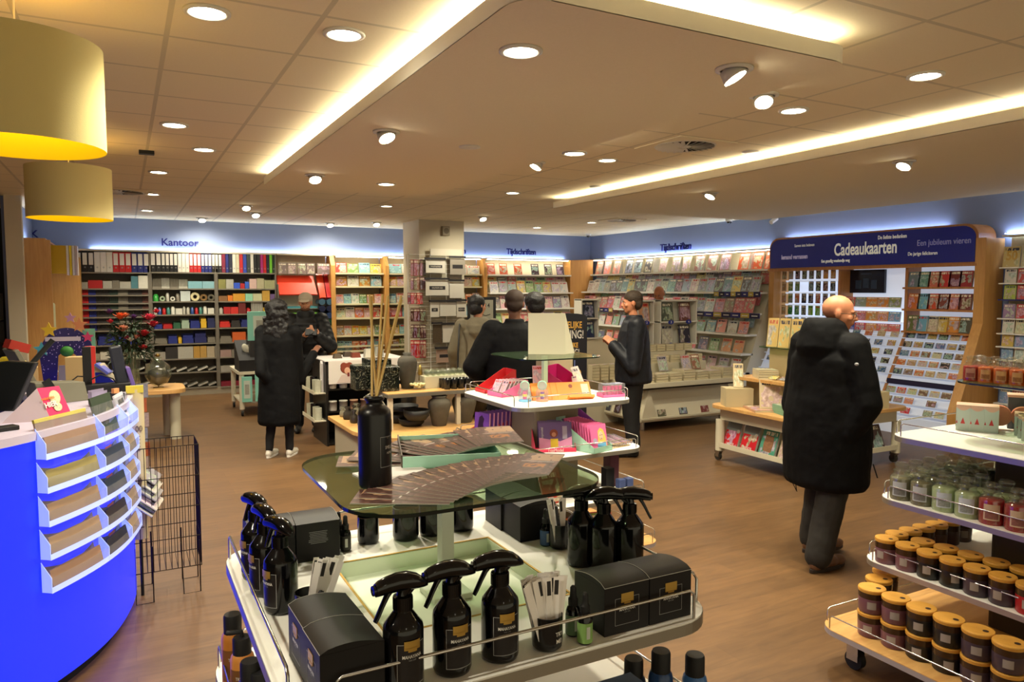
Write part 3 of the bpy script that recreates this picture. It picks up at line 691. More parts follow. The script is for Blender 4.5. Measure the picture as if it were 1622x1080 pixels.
# brochures
def m_brochure():
 q = NT('brochure_print'); uv = q.n('ShaderNodeUVMap'); oi = q.n('ShaderNodeObjectInfo'); sx = q.n('ShaderNodeSeparateXYZ'); q.set(sx.inputs[0], uv.outputs[0])
 n1 = q.n('ShaderNodeTexNoise', i_Vector=uv.outputs[0], i_Scale=5.0, i_Detail=5.0, i_Distortion=1.2)
 n2 = q.n('ShaderNodeTexVoronoi', i_Vector=uv.outputs[0], i_Scale=6.0)
 rp = q.n('ShaderNodeValToRGB'); e = rp.color_ramp.elements
 e[0].position = 0.30; e[0].color = lin((52, 34, 34)); e[1].position = 0.75; e[1].color = lin((170, 130, 118))
 e2 = rp.color_ramp.elements.new(0.52); e2.color = lin((104, 72, 64))
 q.set(rp.inputs[0], n1.outputs[0])
 v = sx.outputs[1]; u = sx.outputs[0]
 gold = q.math('MULTIPLY', q.math('MULTIPLY', q.band(v, 0.30, 0.46), q.band(u, 0.25, 0.75)), q.math('GREATER_THAN', n1.outputs[0], 0.45))
 c = q.mix(gold, rp.outputs[0], lin((190, 120, 40)))
 skin = q.math('MULTIPLY', q.band(v, 0.62, 0.95), q.math('GREATER_THAN', q.math('ADD', n2.outputs['Distance'], u), 0.95))
 c = q.mix(skin, c, lin((196, 160, 124)))
 ln = q.band(v, 0.565, 0.585); c = q.mix(q.math('MULTIPLY', ln, q.band(u, 0.1, 0.9)), c, lin((220, 214, 205)))
 q.inp('Base Color', c); q.inp('Roughness', 0.28); return q.m
BRO = m_brochure(); PAGE = mat('brochure_edge', (176, 172, 160), 0.7)
def flat_cover(w_, d_, th):
 m = MB(); m.add([(0, 0, th), (w_, 0, th), (w_, d_, th), (0, d_, th)], [(0, 1, 2, 3)], uv={0: [(0, 0), (1, 0), (1, 1), (0, 1)]})
 m.m(1).add([(0, 0, 0), (w_, 0, 0), (w_, d_, 0), (0, d_, 0), (0, 0, th), (w_, 0, th), (w_, d_, th), (0, d_, th)], [(0, 1, 5, 4), (1, 2, 6, 5), (2, 3, 7, 6), (3, 0, 4, 7), (3, 2, 1, 0)])
 return m.mesh('brochure', [BRO, PAGE])
bme = flat_cover(0.098, 0.200, 0.0022)
# near fan: pivots around the middle front of the glass
def fan(px0, py0, n, a0, a1, x1y1, zoff, lab, grp):
 P0 = at_z(px0, py0, ZG); P1 = at_z(*x1y1, ZG)
 for k in range(n):
  f_ = k/(n-1); o = obj('brochure', bme); P = P0.lerp(P1, f_)
  th = R(a0+(a1-a0)*f_)
  o.location = (P.x, P.y, ZG+0.0006+zoff+0.0017*k); o.rotation_euler = (R(0.3), R(-0.9), th)
  tag(o, lab % ordw(k+1), 'brochure', grp)
fan(712, 800, 16, 62, -42, (800, 768), 0.0, 'glossy treatment brochure in the front fan on the glass, %s from its bottom left', 'brochures fanned out at the front of the glass shelf')
# mint holder box with stack of brochures behind
hb = thing('brochure_holder', 'grey and mint cardboard holder on the glass, filled with brochures', 'holder', (0.705, 1.700, ZG), R(-16))
MB().box(-0.11, 0.13, -0.07, -0.067, 0, 0.030).build('front_panel', mat('mint_card', (128, 205, 175)), hb)
MB().box(-0.11, 0.13, 0.11, 0.113, 0, 0.045).box(-0.11, 0.13, -0.07, 0.11, 0, 0.002).box(0.127, 0.13, -0.07, 0.11, 0, 0.03).build('tray', mat('mint_card', (128, 205, 175)), hb)
sd = MB().add([(-0.113, -0.07, 0), (-0.113, 0.11, 0), (-0.113, 0.11, 0.050), (-0.113, -0.07, 0.034), (-0.110, -0.07, 0), (-0.110, 0.11, 0), (-0.110, 0.11, 0.050), (-0.110, -0.07, 0.034)], [(0, 3, 2, 1), (4, 5, 6, 7), (0, 4, 7, 3), (3, 7, 6, 2), (1, 2, 6, 5)]).build('side_panel', mat('grey_brown_card', (92, 82, 70), 0.6), hb)
pm = MB()
for k in range(7): pm.box(-0.1135, -0.1131, -0.055+0.022*k, -0.050+0.022*k, 0.008+(k % 2)*0.006, 0.022+(k % 2)*0.006)
pm.build('white_print', WTXT, sd)
rnd = random.Random(12)
for k in range(18):
 o = obj('brochure', bme); f_ = k/17
 o.location = (0.625+0.012*k*0.8, 1.665-0.0016*k+rnd.uniform(-.004, .004), ZG+0.004+0.0024*k); o.rotation_euler = (R(rnd.uniform(-1, 2)), R(-1.5), R(70-88*f_+rnd.uniform(-3, 3)))
 tag(o, 'glossy brochure in the loose rear pile on the glass, %s counted from the bottom' % ordw(k+1), 'brochure', 'brochures piled at the back of the glass shelf')
# -------- bottles on the next tier down
def bottle_low(px, py, ztop, bc, cap, label, h=0.17, r=0.028, pump=False):
 p = at_z(px, py, ztop); zb = 0.80
 t = thing('care_bottle', label, 'bottle', (p.x, p.y, zb), R(random.uniform(-30, 30)), 'bottles on the tier below the foreground tray'); H_ = ztop-zb
 MB().lathe([(0, 0), (r, 0), (r, 0.003), (r, H_*0.66), (r*0.92, H_*0.72), (r*0.72, H_*0.76)], 26).build('bottle', mat('bottle_%d_%d_%d' % bc, bc, 0.3), t)
 MB().lathe([(r*0.78, H_*0.745), (r*0.78, H_*0.97), (r*0.70, H_), (r*0.70, H_), (0, H_)], 24).build('cap', BLACKM, t)
 lb = MB(); patch(lb, r+0.0005, -1.0, 1.0, H_*0.12, H_*0.55, 12); l_ = lb.build('label', mat('lowlabel_%d' % cap[0], cap, 0.5), t)
 bent_text('TRYM', 0.008, r+0.0009, H_*0.42, 'lettering', WTXT, l_)
 if pump: MB().tube([(0, 0, H_), (0, 0, H_+0.012), (-0.035, 0, H_+0.010)], 0.006, 10).build('pump_spout', BLACKM, t)
 return t
bottle_low(368, 972, 0.985, (178, 112, 44), (120, 74, 36), 'orange bottle with black cap at far left below the tray')
bottle_low(383, 1008, 0.96, (196, 130, 60), (110, 70, 30), 'orange pump bottle with black top, second below the left tray edge', pump=True)
bottle_low(396, 1046, 0.97, (60, 44, 30), (70, 50, 36), 'dark bottle with wide black cap at the bottom left')
bottle_low(412, 1062, 0.95, (40, 32, 26), (50, 40, 30), 'dark bottle behind the wide capped one at the bottom left')
bottle_low(1047, 1030, 0.985, (32, 62, 108), (36, 60, 100), 'deep blue bottle with black cap below the right tray edge')
bottle_low(1101, 1036, 0.980, (62, 108, 168), (52, 92, 150), 'bright blue bottle with black cap at the bottom right corner of the stand')
bottle_low(1004, 1042, 0.96, (30, 44, 66), (30, 44, 66), 'dark navy bottle under the right part of the tray')
tag(MB().box(0.76, 0.95, 1.19, 1.25, 0.80, 0.97).build('blue_carton', mat('blue_carton', (44, 74, 112), 0.5)), 'blue carton panel standing under the front of the foreground tray', 'carton')
# ================================================================== TOY STAND (middle) AND CANDLE STAND (right)
BX, BY = 2.47, 4.22
stand('display_stand', 'tiered stand with pink and purple toys and stationery in the middle of the shop', BX, BY, [(1.10, 0.86), (0.79, 0.96), (0.49, 1.02), (0.18, 1.12)], core=0.34, corem=mat('stand_core_beige', (120, 108, 84)))
tag(MB().add([(-0.12, 0, 0), (0.10, 0, 0), (0.10, 0.02, 0.245), (-0.12, 0.02, 0.245), (-0.12, 0.004, 0), (0.10, 0.004, 0), (0.10, 0.024, 0.245), (-0.12, 0.024, 0.245)], [(0, 1, 2, 3), (7, 6, 5, 4), (0, 3, 7, 4), (1, 5, 6, 2), (3, 2, 6, 7), (0, 4, 5, 1)]).add([(0.10, 0.005, 0), (0.16, 0.09, 0), (0.10, 0.024, 0.245)], [(0, 1, 2)]).build('card_easel', mat('pale_card_back', (190, 184, 160), 0.7)), 'blank cream cardboard easel back standing on the middle stand glass', 'sign')
o = bpy.data.objects['card_easel']; p = at_z(862, 561, 1.37); o.location = (p.x+0.02, p.y-0.02, 1.3705); o.rotation_euler = (0, 0, R(-30)); o.scale = (1.12, 1.12, 1.12)
def wedge(name, w_, d, hf, hb, m, loc, rz, label, cat='display tray', th=0.003, text_=None):
 t = thing(name, label, cat, loc, rz, 'cardboard display trays on the toy stand')
 MB().box(-w_/2, w_/2, -d/2, -d/2+th, 0, hf).build('front_panel', m, t)
 MB().box(-w_/2, w_/2, d/2-th, d/2, 0, hb).box(-w_/2, w_/2, -d/2, d/2, 0, th).build('back_panel', m, t)
 for s in (-1, 1):
  x0 = s*w_/2; x1 = x0-s*th
  MB().add([(x0, -d/2, 0), (x0, d/2, 0), (x0, d/2, hb), (x0, d/2-0.02, hb), (x0, -d/2, hf), (x1, -d/2, 0), (x1, d/2, 0), (x1, d/2, hb), (x1, d/2-0.02, hb), (x1, -d/2, hf)],
    [(0, 1, 2, 3, 4), (9, 8, 7, 6, 5), (4, 3, 8, 9), (3, 2, 7, 8), (0, 4, 9, 5), (1, 6, 7, 2)]).build('side_panel', m, t)
 if text_: text(text_[0], text_[1], 'lettering', text_[2], t, (text_[3] if len(text_) > 3 else 0, -d/2-0.001, hf*0.45))
 return t
RED = mat('red_card', (205, 44, 52), 0.5); PINK = mat('pink_card', (226, 104, 158), 0.5); MAG = mat('magenta_card', (178, 26, 98), 0.5); MINT = mat('mint_grey_card', (150, 190, 166), 0.6); PURP = mat('purple_card', (128, 60, 140), 0.5)
cvr = {}
def cover_me(w_, h, t_, paper=None):
 k = (w_, h, t_)
 if k not in cvr:
  m = MB().box(-w_/2, w_/2, 0, t_, 0, h, front=True); me = m.mesh('cover', [COVER, PAGE])
  for i in (1, 2, 3, 4, 5): me.polygons[i].material_index = 0 if i == 3 else 1
  cvr[k] = me
 return cvr[k]
def cover(name, w_, h, t_, loc, rz, tilt, c, label, cat, group=None):
 o = obj(name, cover_me(w_, h, t_)); o.location = loc; o.rotation_euler = (-tilt, 0, rz); o.color = lin(c); tag(o, label, cat, group); return o
zt = 1.1005
wedge('display_tray', 0.16, 0.24, 0.02, 0.15, RED, (2.26, 4.53, zt), R(-90), 'empty red display tray at the left of the upper toy tier')
wedge('display_tray', 0.16, 0.22, 0.03, 0.10, PINK, (2.25, 4.33, zt), R(-80), 'pink display tray holding little cards on the upper toy tier')
for k in range(6):
 cover('toy_card', 0.075, 0.10, 0.004, (2.165+0.024*k, 4.37-0.003*k, zt+0.012), R(-80), R(28), (226, 180, 196), 'small pale pink card pack in the pink tray, left stack, %s from the front' % ordw(k+1), 'card', 'pale pink card packs in the pink tray')
 cover('toy_card', 0.06, 0.10, 0.004, (2.180+0.024*k, 4.295-0.003*k, zt+0.012), R(-80), R(28), (222, 176, 194), 'small pale pink card pack in the pink tray, right stack, %s from the front' % ordw(k+1), 'card', 'pale pink card packs in the pink tray')
c_ = cover('header_card', 0.075, 0.12, 0.003, (2.44, 4.25, zt+0.075), R(-20), R(14), (224, 150, 180), 'pink picture card standing up above the pink tray', 'card')
wedge('display_tray', 0.30, 0.24, 0.03, 0.16, MAG, (2.74, 4.42, zt), R(35), 'magenta display tray at the right back of the upper toy tier')
for k in range(5): cover('sticker_pack', 0.10, 0.14, 0.003, (2.80+0.012*k, 4.28+0.016*k, zt+0.03), R(30), R(25), (206, 186, 178), 'flat sticker pack leaning in the magenta tray, %s from the front' % ordw(k+1), 'pack', 'sticker packs in the magenta tray')
cover('header_card', 0.055, 0.06, 0.003, (2.655, 4.13, zt+0.065), R(25), R(10), (226, 170, 190), 'small pink picture card before the magenta tray', 'card')
# mirror-like hourglass toys in a clear box
HG1 = mat('toy_yellow', (230, 200, 60), 0.4); HG2 = mat('toy_pink', (226, 60, 130), 0.4); HG3 = mat('toy_blue', (110, 170, 210), 0.4); HG4 = mat('toy_purple', (120, 50, 140), 0.4); SILV = mat('silver_disc', (225, 224, 215), 0.15, 0.6)
for k, (x, y, c1, c2, lb) in enumerate(((2.215, 4.03, HG2, HG3, 'left'), (2.315, 3.985, HG4, mat('toy_salmon', (226, 140, 110), 0.5), 'right'))):
 t = thing('lip_gloss_stand', '%s round-headed toy gloss stand with a clear shell on the upper toy tier' % lb, 'toy', (x, y, zt), R(-30), 'round-headed gloss toys')
 MB().at((0, 0, 0)).lathe([(0, 0), (0.038, 0), (0.040, 0.006), (0.036, 0.012), (0, 0.014)], 22).build('base', c2, t)
 MB().cyl(0.012, 0.014, 0.058, 14).build('tube', c1, t); MB().cyl(0.014, 0.030, 0.046, 14).build('tube_band', HG1, t)
 MB().at((0, 0, 0.100), (PI/2, 0, 0)).cyl(0.025, -0.007, 0.007, 24).build('disc', SILV, t)
 MB().at((0, 0, 0.100), (PI/2, 0, 0)).lathe([(0.025, -0.009), (0.030, -0.006), (0.031, 0), (0.030, 0.006), (0.025, 0.009)], 24).build('disc_rim', mat('toy_rim', (150, 190, 170), 0.3), t)
 MB().lathe([(0.040, 0.012), (0.040, 0.06), (0.028, 0.085)], 24).build('clear_shell', ACRYL, t)
# orange boxes
for k in range(6):
 x = 2.665-0.040*k-(0.02 if k else 0); y = 3.945+0.012*k
 t = thing('orange_box', ('frontmost orange gift set box with a clear window on the upper toy tier' if k == 0 else 'orange gift set box, %s behind the frontmost, on the upper toy tier' % ordw(k)), 'box', (x-0.09, y, zt), R(-12), 'orange gift set boxes', rot=(-R(34), 0, R(-12)))
 OR = mat('orange_carton', (226, 132, 52), 0.5)
 MB().box(-0.085, 0.085, 0, 0.022, 0.002, 0.125).build('carton', OR, t, 0.002)
 if k == 0:
  MB().box(0.000, 0.070, -0.0006, 0.001, 0.035, 0.108).build('window', mat('window_contents', (186, 180, 160), 0.3, var=0.4, bs=120), t)
  MB().at((-0.05, -0.0005, 0.095), (PI/2, 0, 0)).lathe([(0, 0.001), (0.014, 0.001)], 20).build('round_picture', mat('brown_print', (130, 60, 40), 0.5), t)
  MB().box(-0.085, 0.09, -0.035, 0.0, 0.0, 0.014).build('flap', OR, t)
# pink tubes
wedge('display_tray', 0.16, 0.10, 0.018, 0.03, PINK, (2.82, 3.955, zt), R(-8), 'low pink tray holding pink gloss tubes on the upper toy tier')
for k in range(5):
 t = thing('gloss_tube', 'pink gloss tube in the low pink tray, %s from the left' % ordw(k+1), 'cosmetics', (2.762+0.029*k, 3.945-0.003*k, zt+0.004), 0, 'pink gloss tubes')
 MB().lathe([(0, 0), (0.0115, 0), (0.0115, 0.022), (0.0115, 0.022), (0.012, 0.06)], 14).build('tube', mat('gloss_pink', (212, 70, 122), 0.25), t)
 MB().box(-0.0125, 0.0125, -0.002, 0.002, 0.055, 0.068).build('crimp', mat('gloss_pink', (212, 70, 122)), t)
tag(MB().box(2.745, 2.905, 3.915, 3.990, zt+0.02, zt+0.085).build('clear_cover', ACRYL), 'clear plastic sleeve around the pink gloss tubes', 'cover')
# lower toy tier
z2 = 0.7905
wedge('display_tray', 0.16, 0.36, 0.05, 0.14, RED, (2.21, 4.49, z2), R(-78), 'red display tray with purple notebooks at the left of the lower toy tier')
for k in range(8):
 t = thing('notebook', 'purple doll-cover notebook with pink edge, %s from the front in the red tray' % ordw(k+1), 'notebook', (2.105+0.033*k, 4.44+0.005*k, z2+0.012), group='purple notebooks in the red tray', rot=(-R(4), 0, R(-62)))
 MB().box(-0.06, 0.06, 0, 0.018, 0, 0.17).build('cover_board', mat('notebook_purple', (112, 66, 150), 0.4), t); MB().box(0.060, 0.0615, 0.002, 0.016, 0.0, 0.17).build('pages', mat('notebook_pink_page', (232, 170, 200), 0.6), t)
 if k == 0:
  MB().add([(-0.035, -0.0006, 0.03), (0.02, -0.0006, 0.03), (0.012, -0.0006, 0.10), (0.02, -0.0006, 0.13), (0.0, -0.0006, 0.155), (-0.022, -0.0006, 0.14), (-0.03, -0.0006, 0.09)], [tuple(range(7))]).build('figure_print', mat('print_dark_hair', (48, 24, 40), 0.5), t)
  MB().box(-0.061, 0.0625, -0.002, 0.020, 0.035, 0.058).build('elastic_band', mat('notebook_band', (206, 50, 130), 0.4), t)
wedge('display_tray', 0.26, 0.30, 0.025, 0.17, mat('coral_card', (214, 50, 84), 0.5), (2.41, 4.02, z2), R(-22), 'coral red display tray lettered Model with activity sets on the lower toy tier', text_=('TopModel', 0.022, WTXT, 0.0))
for k in range(6):
 t = thing('activity_set', 'purple and pink activity set with a girl portrait, %s from the front of the coral tray' % ordw(k+1), 'toy set', (2.375+0.012*k, 3.915+0.028*k, z2+0.014), group='purple activity sets in the coral tray', rot=(-R(14), 0, R(-22)))
 b = MB().box(-0.105, 0.105, 0, 0.014, 0, 0.165).build('carton', mat('set_violet', (104, 80, 130), 0.35), t)
 if k == 0:
  MB().add([(-0.105, -0.0007, 0.0), (0.105, -0.0007, 0.0), (0.105, -0.0007, 0.075), (0.03, -0.0007, 0.045), (-0.105, -0.0007, 0.07)], [(0, 1, 2, 3, 4)]).build('pink_ground', mat('set_pink', (224, 150, 190), 0.35), b)
  MB().at((-0.010, -0.001, 0.095), (PI/2, 0, 0)).lathe([(0, 0.0), (0.026, 0.0)], 20).build('hair_print', mat('brown_print', (96, 50, 36)), b); MB().at((-0.010, -0.0016, 0.088), (PI/2, 0, 0)).lathe([(0, 0.0), (0.014, 0.0)], 20).build('face_print', mat('print_skin', (190, 130, 100), 0.5), b)
  MB().box(-0.032, 0.016, -0.0016, -0.0008, 0.005, 0.062).build('dress_print', mat('toy_yellow', (230, 160, 60)), b); text('topmodel', 0.016, 'lettering', WTXT, b, (-0.085, -0.002, 0.10), (PI/2, R(-90), 0))
  MB().box(0.045, 0.075, -0.0016, -0.0008, 0.06, 0.14).build('tube_print', mat('set_grey', (170, 160, 180), 0.3), b)
wedge('display_tray', 0.18, 0.32, 0.035, 0.19, MINT, (2.575, 3.90, z2), R(16), 'mint display tray with pink booklets at the right of the lower toy tier')
for k in range(11):
 t = thing('picture_booklet', 'pink picture booklet in the mint tray, %s from the front' % ordw(k+1), 'booklet', (2.610-0.0065*k, 3.765+0.020*k, z2+0.020+0.002*k), group='pink booklets in the mint tray', rot=(-R(10), 0, R(12)))
 b = MB().box(-0.068, 0.068, 0, 0.006, 0, 0.150).build('cover_board', mat('booklet_pink', (226, 110, 160), 0.35), t)
 if k == 0:
  MB().add([(-0.022, -0.0007, 0.0), (0.062, -0.0007, 0.0), (0.056, -0.0007, 0.07), (0.040, -0.0007, 0.115), (0.015, -0.0007, 0.128), (-0.008, -0.0007, 0.11), (-0.012, -0.0007, 0.06)], [tuple(range(7))]).build('hair_print', mat('print_blond', (226, 190, 96), 0.5), b)
  MB().at((0.016, -0.0014, 0.078), (PI/2, 0, 0)).ell((0, 0, 0), (0.020, 0.027, 0.0003), 18, 6).build('face_print', mat('print_light_skin', (236, 190, 160), 0.5), b)
  MB().box(0.004, 0.012, -0.0022, -0.0015, 0.08, 0.084).box(0.021, 0.029, -0.0022, -0.0015, 0.08, 0.084).box(0.012, 0.022, -0.0022, -0.0015, 0.060, 0.063).build('eyes_print', mat('print_dark_hair', (48, 24, 40)), b)
  MB().box(-0.02, 0.055, -0.0010, -0.0008, 0.002, 0.032).build('blue_top_print', mat('toy_blue', (110, 170, 210)), b); MB().at((-0.04, -0.001, 0.05), (PI/2, 0, 0)).lathe([(0, 0), (0.018, 0)], 16).build('grey_print', mat('set_grey', (170, 160, 180)), b)
wedge('display_tray', 0.30, 0.30, 0.03, 0.24, PURP, (2.75, 4.22, z2), R(42), 'tall purple display tray behind the mint tray')
t = thing('wire_basket', 'small gold wire basket of clear wrapped pencils at the right of the lower toy tier', 'basket', (2.79, 3.86, z2), R(10))
b = MB()
for z in (0.004, 0.03): b.tube([(x, y, z) for x, y in rrect(-0.085-z, 0.085+z, -0.055, 0.055, 0.02, 3)], 0.0016, 5, True)
for k in range(10): x = -0.08+0.0178*k; b.tube([(x, -0.055, 0.004), (x*1.1, -0.056, 0.03)], 0.0012, 4); b.tube([(x, -0.055, 0.004), (x, 0.055, 0.004)], 0.0012, 4)
b.build('wire_frame', GOLD, t)
rnd = random.Random(4)
for k in range(9):
 t = thing('pen_pack', 'clear wrapped pink pen pack in the gold wire basket, %s from the left' % ordw(k+1), 'pens', (2.715+0.018*k, 3.90-0.003*k, z2+0.032), group='clear wrapped pink pen packs', rot=(R(16), R(rnd.uniform(-8, 8)), R(30+rnd.uniform(-5, 5))))
 MB().box(-0.011, 0.011, -0.075, 0.075, 0, 0.012).build('sleeve', ACRYL, t); MB().tube([(-0.004, -0.07, 0.006), (-0.004, 0.06, 0.006)], 0.0035, 8).tube([(0.005, -0.065, 0.006), (0.005, 0.065, 0.006)], 0.0035, 8).build('pen', mat('pen_%d' % (k % 3), ((205, 120, 150), (190, 150, 150), (120, 60, 80))[k % 3], 0.3), t)
# third toy tier
z3 = 0.4905
for k, (x, y, lb) in enumerate(((2.775, 3.775, 'left'), (2.835, 3.775, 'right'))):
 tag(MB().box(x-0.024, x+0.024, y-0.024, y+0.024, z3, z3+0.105).build('blue_tin', mat('slate_blue_box', (70, 84, 128), 0.35), bev=0.003), '%s one of two small slate blue boxes on the third toy tier' % lb, 'box', 'slate blue boxes')
tag(MB().box(-0.03, 0.03, -0.03, 0.03, 0, 0.17).build('black_box', BLACKM), 'black carton beside the slate blue boxes on the third toy tier', 'box'); bpy.data.objects['black_box'].location = (2.72, 3.84, z3)
tag(MB().box(-0.035, 0.035, -0.04, 0.04, 0, 0.24).build('dark_box', mat('plum_box', (70, 28, 44), 0.4)), 'tall plum coloured carton at the back of the third toy tier', 'box'); bpy.data.objects['dark_box'].location = (2.86, 4.00, z3)
for k in range(5): cover('toy_book', 0.16, 0.2, 0.012, (2.30+0.035*k, 3.80+0.05*k, z3+0.002), R(12), R(20), ((150, 50, 30), (170, 70, 40), (110, 30, 30), (60, 70, 50), (180, 60, 40))[k], 'dark red toy book leaning on the third toy tier, %s from the left' % ordw(k+1), 'book', 'dark red books on the third toy tier')
z4 = 0.1805
for k in range(5): cover('toy_book', 0.15, 0.19, 0.012, (2.34+0.09*k, 3.80+0.01*k, z4), R(5-4*k), R(22), ((60, 120, 130), (210, 120, 40), (180, 40, 40), (110, 140, 60), (200, 60, 70))[k], 'bright toy book leaning on the bottom toy shelf, %s from the left' % ordw(k+1), 'book', 'bright books on the bottom toy shelf')
# ------------------------------------------------------------------ candle stand
RX, RY = 3.75, 1.82
stand('display_stand', 'tiered candle stand at the right edge with jar candles and wood-lidded tumblers', RX, RY, [(1.10, 0.98, 0.94), (0.80, 1.08, 0.98), (0.50, 1.22, 1.02), (0.20, 1.70, 1.10)], core=0.30, corem=mat('stand_core_brown', (66, 54, 40), 0.7))
o = bpy.data.objects['display_stand.002']
LIDW = m_wood('lid_bamboo', (196, 140, 50), (214, 160, 66), (8, 30, 8), 0.45)
_wx = {}
def tumbler(r, h, wax, gl):
 t = thing('wood_lid_candle', '', 'candle')
 wm = mat('wax_%d_%d_%d' % wax, wax, 0.35)
 MB().lathe([(0, 0.001), (r*0.90, 0.0), (r*0.96, 0.004), (r, h*0.55), (r, h*0.66)], 28).build('wax_glass', wm, t)
 MB().lathe([(r*1.004, h*0.62), (r*1.01, h*0.80), (r*1.01, h*0.86)], 28).build('glass_neck', mat('amber_glass_neck', (60, 40, 22), 0.1), t)
 l = MB().lathe([(r*1.015, h*0.86), (r*1.03, h*0.885), (r*1.03, h*0.97), (r*1.03, h*0.97), (r*1.0, h), (r*1.0, h), (0, h)], 32).build('wooden_lid', LIDW, t)
 MB().at((r*0.45, -r*0.1, h)).lathe([(0, 0.0006), (r*0.20, 0.0006)], 14).build('lid_knot', mat('lid_burn_mark', (46, 26, 14), 0.7), l)
 p_ = MB(); patch(p_, r*1.006, -0.35, 0.30, h*0.22, h*0.52, 5); p_.build('label', mat('candle_label', (150, 140, 130), 0.6), t)
 return t
waxes = {'rose': (112, 72, 82), 'black': (26, 24, 24), 'plum': (66, 52, 64), 'red': (170, 22, 30), 'brown': (60, 34, 26)}
protos = {}
def tum(kind, size, loc, rz, label, group):
 k = (kind, size)
 if k not in protos: protos[k] = tumbler(*size, waxes[kind], None); o = protos[k]
 else: o = dup(protos[k])
 o.location = loc; o.rotation_euler = (0, 0, rz); o['label'] = label; o['group'] = group; return o
rnd = random.Random(8)
# bottom shelf, stacks of two
xs0 = 3.03; ys = [2.165, 2.045, 1.925, 1.805, 1.685, 1.565]
kinds = ['rose', 'rose', 'black', 'black', 'plum', 'plum']
S1 = (0.058, 0.112)
for j, y in enumerate(ys):
 for lv in range(2):
  tum(kinds[j], S1, (xs0, y, 0.2005+0.113*lv), R(-62+rnd.uniform(-10, 10)), 'wood-lidded %s candle on the bottom shelf, front row, %s stack from the back, %s' % (kinds[j], ordw(j+1), ('underneath', 'on top')[lv]), 'wood-lidded candles on the bottom shelf of the candle stand')
for i, (x, y) in enumerate(((3.155, 2.22), (3.275, 2.27))):
 for lv in range(2): tum('rose' if i == 0 else 'brown', S1, (x, y, 0.2005+0.113*lv), R(-60+rnd.uniform(-20, 20)), 'wood-lidded candle stack along the far edge of the bottom shelf, %s stack, %s' % (('nearer', 'further')[i], ('underneath', 'on top')[lv]), 'wood-lidded candles on the bottom shelf of the candle stand')
# second shelf
S2 = (0.050, 0.118)
for i in range(7):
 for j in range(8):
  if i >= 2 and j >= 1: continue
  kd = ['rose', 'rose', 'black', 'black', 'plum', 'plum', 'red', 'red'][j] if i == 0 else ['rose', 'plum', 'black', 'black', 'plum', 'brown', 'brown', 'brown'][j]
  if j == 0 and i > 2: kd = 'brown'
  tum(kd, S2, (3.195+0.105*i+0.01*j*(i > 0), 2.215-0.1055*j+(0.02 if j == 0 and i else 0), 0.5005), R(-62+rnd.uniform(-25, 25)), 'wood-lidded %s candle on the second shelf, %s row in, %s from far end' % (kd, ordw(i+1), ordw(j+1)), 'wood-lidded candles on the second shelf of the candle stand')
# third shelf: jar candles
def jar(wax, r, h, lab):
 t = thing('jar_candle', '', 'candle')
 wm = mat('jarwax_%d_%d_%d' % wax, wax, 0.25)
 MB().lathe([(0, 0.001), (r*0.93, 0), (r*0.985, 0.006), (r*0.985, h*0.56), (r*0.9, h*0.585), (0, h*0.59)], 28).build('wax', wm, t)
 MB().lathe([(r, 0.004), (r, h*0.58), (r*0.96, h*0.62), (r*0.72, h*0.68), (r*0.66, h*0.71), (r*0.70, h*0.73), (r*0.66, h*0.745)], 28).build('glass_jar', JARG, t)
 MB().lathe([(r*0.60, h*0.745), (r*0.74, h*0.75), (r*0.76, h*0.77), (r*0.70, h*0.785), (r*0.56, h*0.80), (r*0.50, h*0.83), (r*0.62, h*0.88), (r*0.64, h*0.93), (r*0.50, h*0.98), (0, h)], 24).build('glass_lid', JARG, t)
 p_ = MB(); patch(p_, r*1.012, -0.62, 0.62, h*0.12, h*0.50, 10); l_ = p_.build('label', mat('jarlabel_%d' % lab[0], lab, 0.5), t)
 p_ = MB(); patch(p_, r*1.016, -0.50, 0.50, h*0.15, h*0.32, 8); p_.build('label_picture', mat('jarpic_%d_%d' % (lab[1], wax[0]), tuple(int(a*0.5+b*0.25) for a, b in zip(lab, wax)), 0.5, var=0.5, bs=150), l_)
 return t
jk = {'taupe': ((120, 110, 88), (176, 180, 184)), 'cream': ((186, 198, 158), (196, 204, 214)), 'red': ((168, 16, 28), (206, 180, 150)), 'olive': ((50, 60, 40), (130, 130, 110)), 'smallred': ((190, 24, 34), (205, 150, 130)), 'orange': ((226, 98, 22), (220, 170, 110))}
jp = {}
def jr(kind, size, loc, rz, label, group):
 k = (kind, size)
 if k not in jp: jp[k] = jar(jk[kind][0], *size, jk[kind][1]); o = jp[k]
 else: o = dup(jp[k])
 o.location = loc; o.rotation_euler = (0, 0, rz); o['label'] = label; o['group'] = group; return o
for i in range(6):
 for j in range(8):
  if i >= 2 and j >= 2: continue
  kd = ['taupe', 'taupe', 'cream', 'cream', 'red', 'red', 'red', 'red'][j] if i < 1 else ['taupe', 'taupe', 'taupe', 'cream', 'cream', 'red', 'olive', 'olive'][j]
  if i >= 3: kd = 'olive'
  jr(kd, (0.050, 0.178), (3.275+0.107*i, 2.205-0.1045*j, 0.8005), R(-66+rnd.uniform(-8, 8)), 'jar candle with %s wax on the third shelf, %s row in, %s from far end' % (kd, ordw(i+1), ordw(j+1)), 'jar candles on the third shelf of the candle stand')
# small jars on the glass
for j in range(8):
 for i in range(2):
  kd = 'smallred' if j == 0 else 'orange'
  jr(kd, (0.034, 0.118), (3.56+0.075*i, 2.065-0.069*j, 1.3705), R(-66), 'small jar candle, %s wax, on the top glass, %s row, %s from far end' % (kd.replace('small', 'bright '), ('front', 'back')[i], ordw(j+1)), 'small jar candles on the glass of the candle stand')
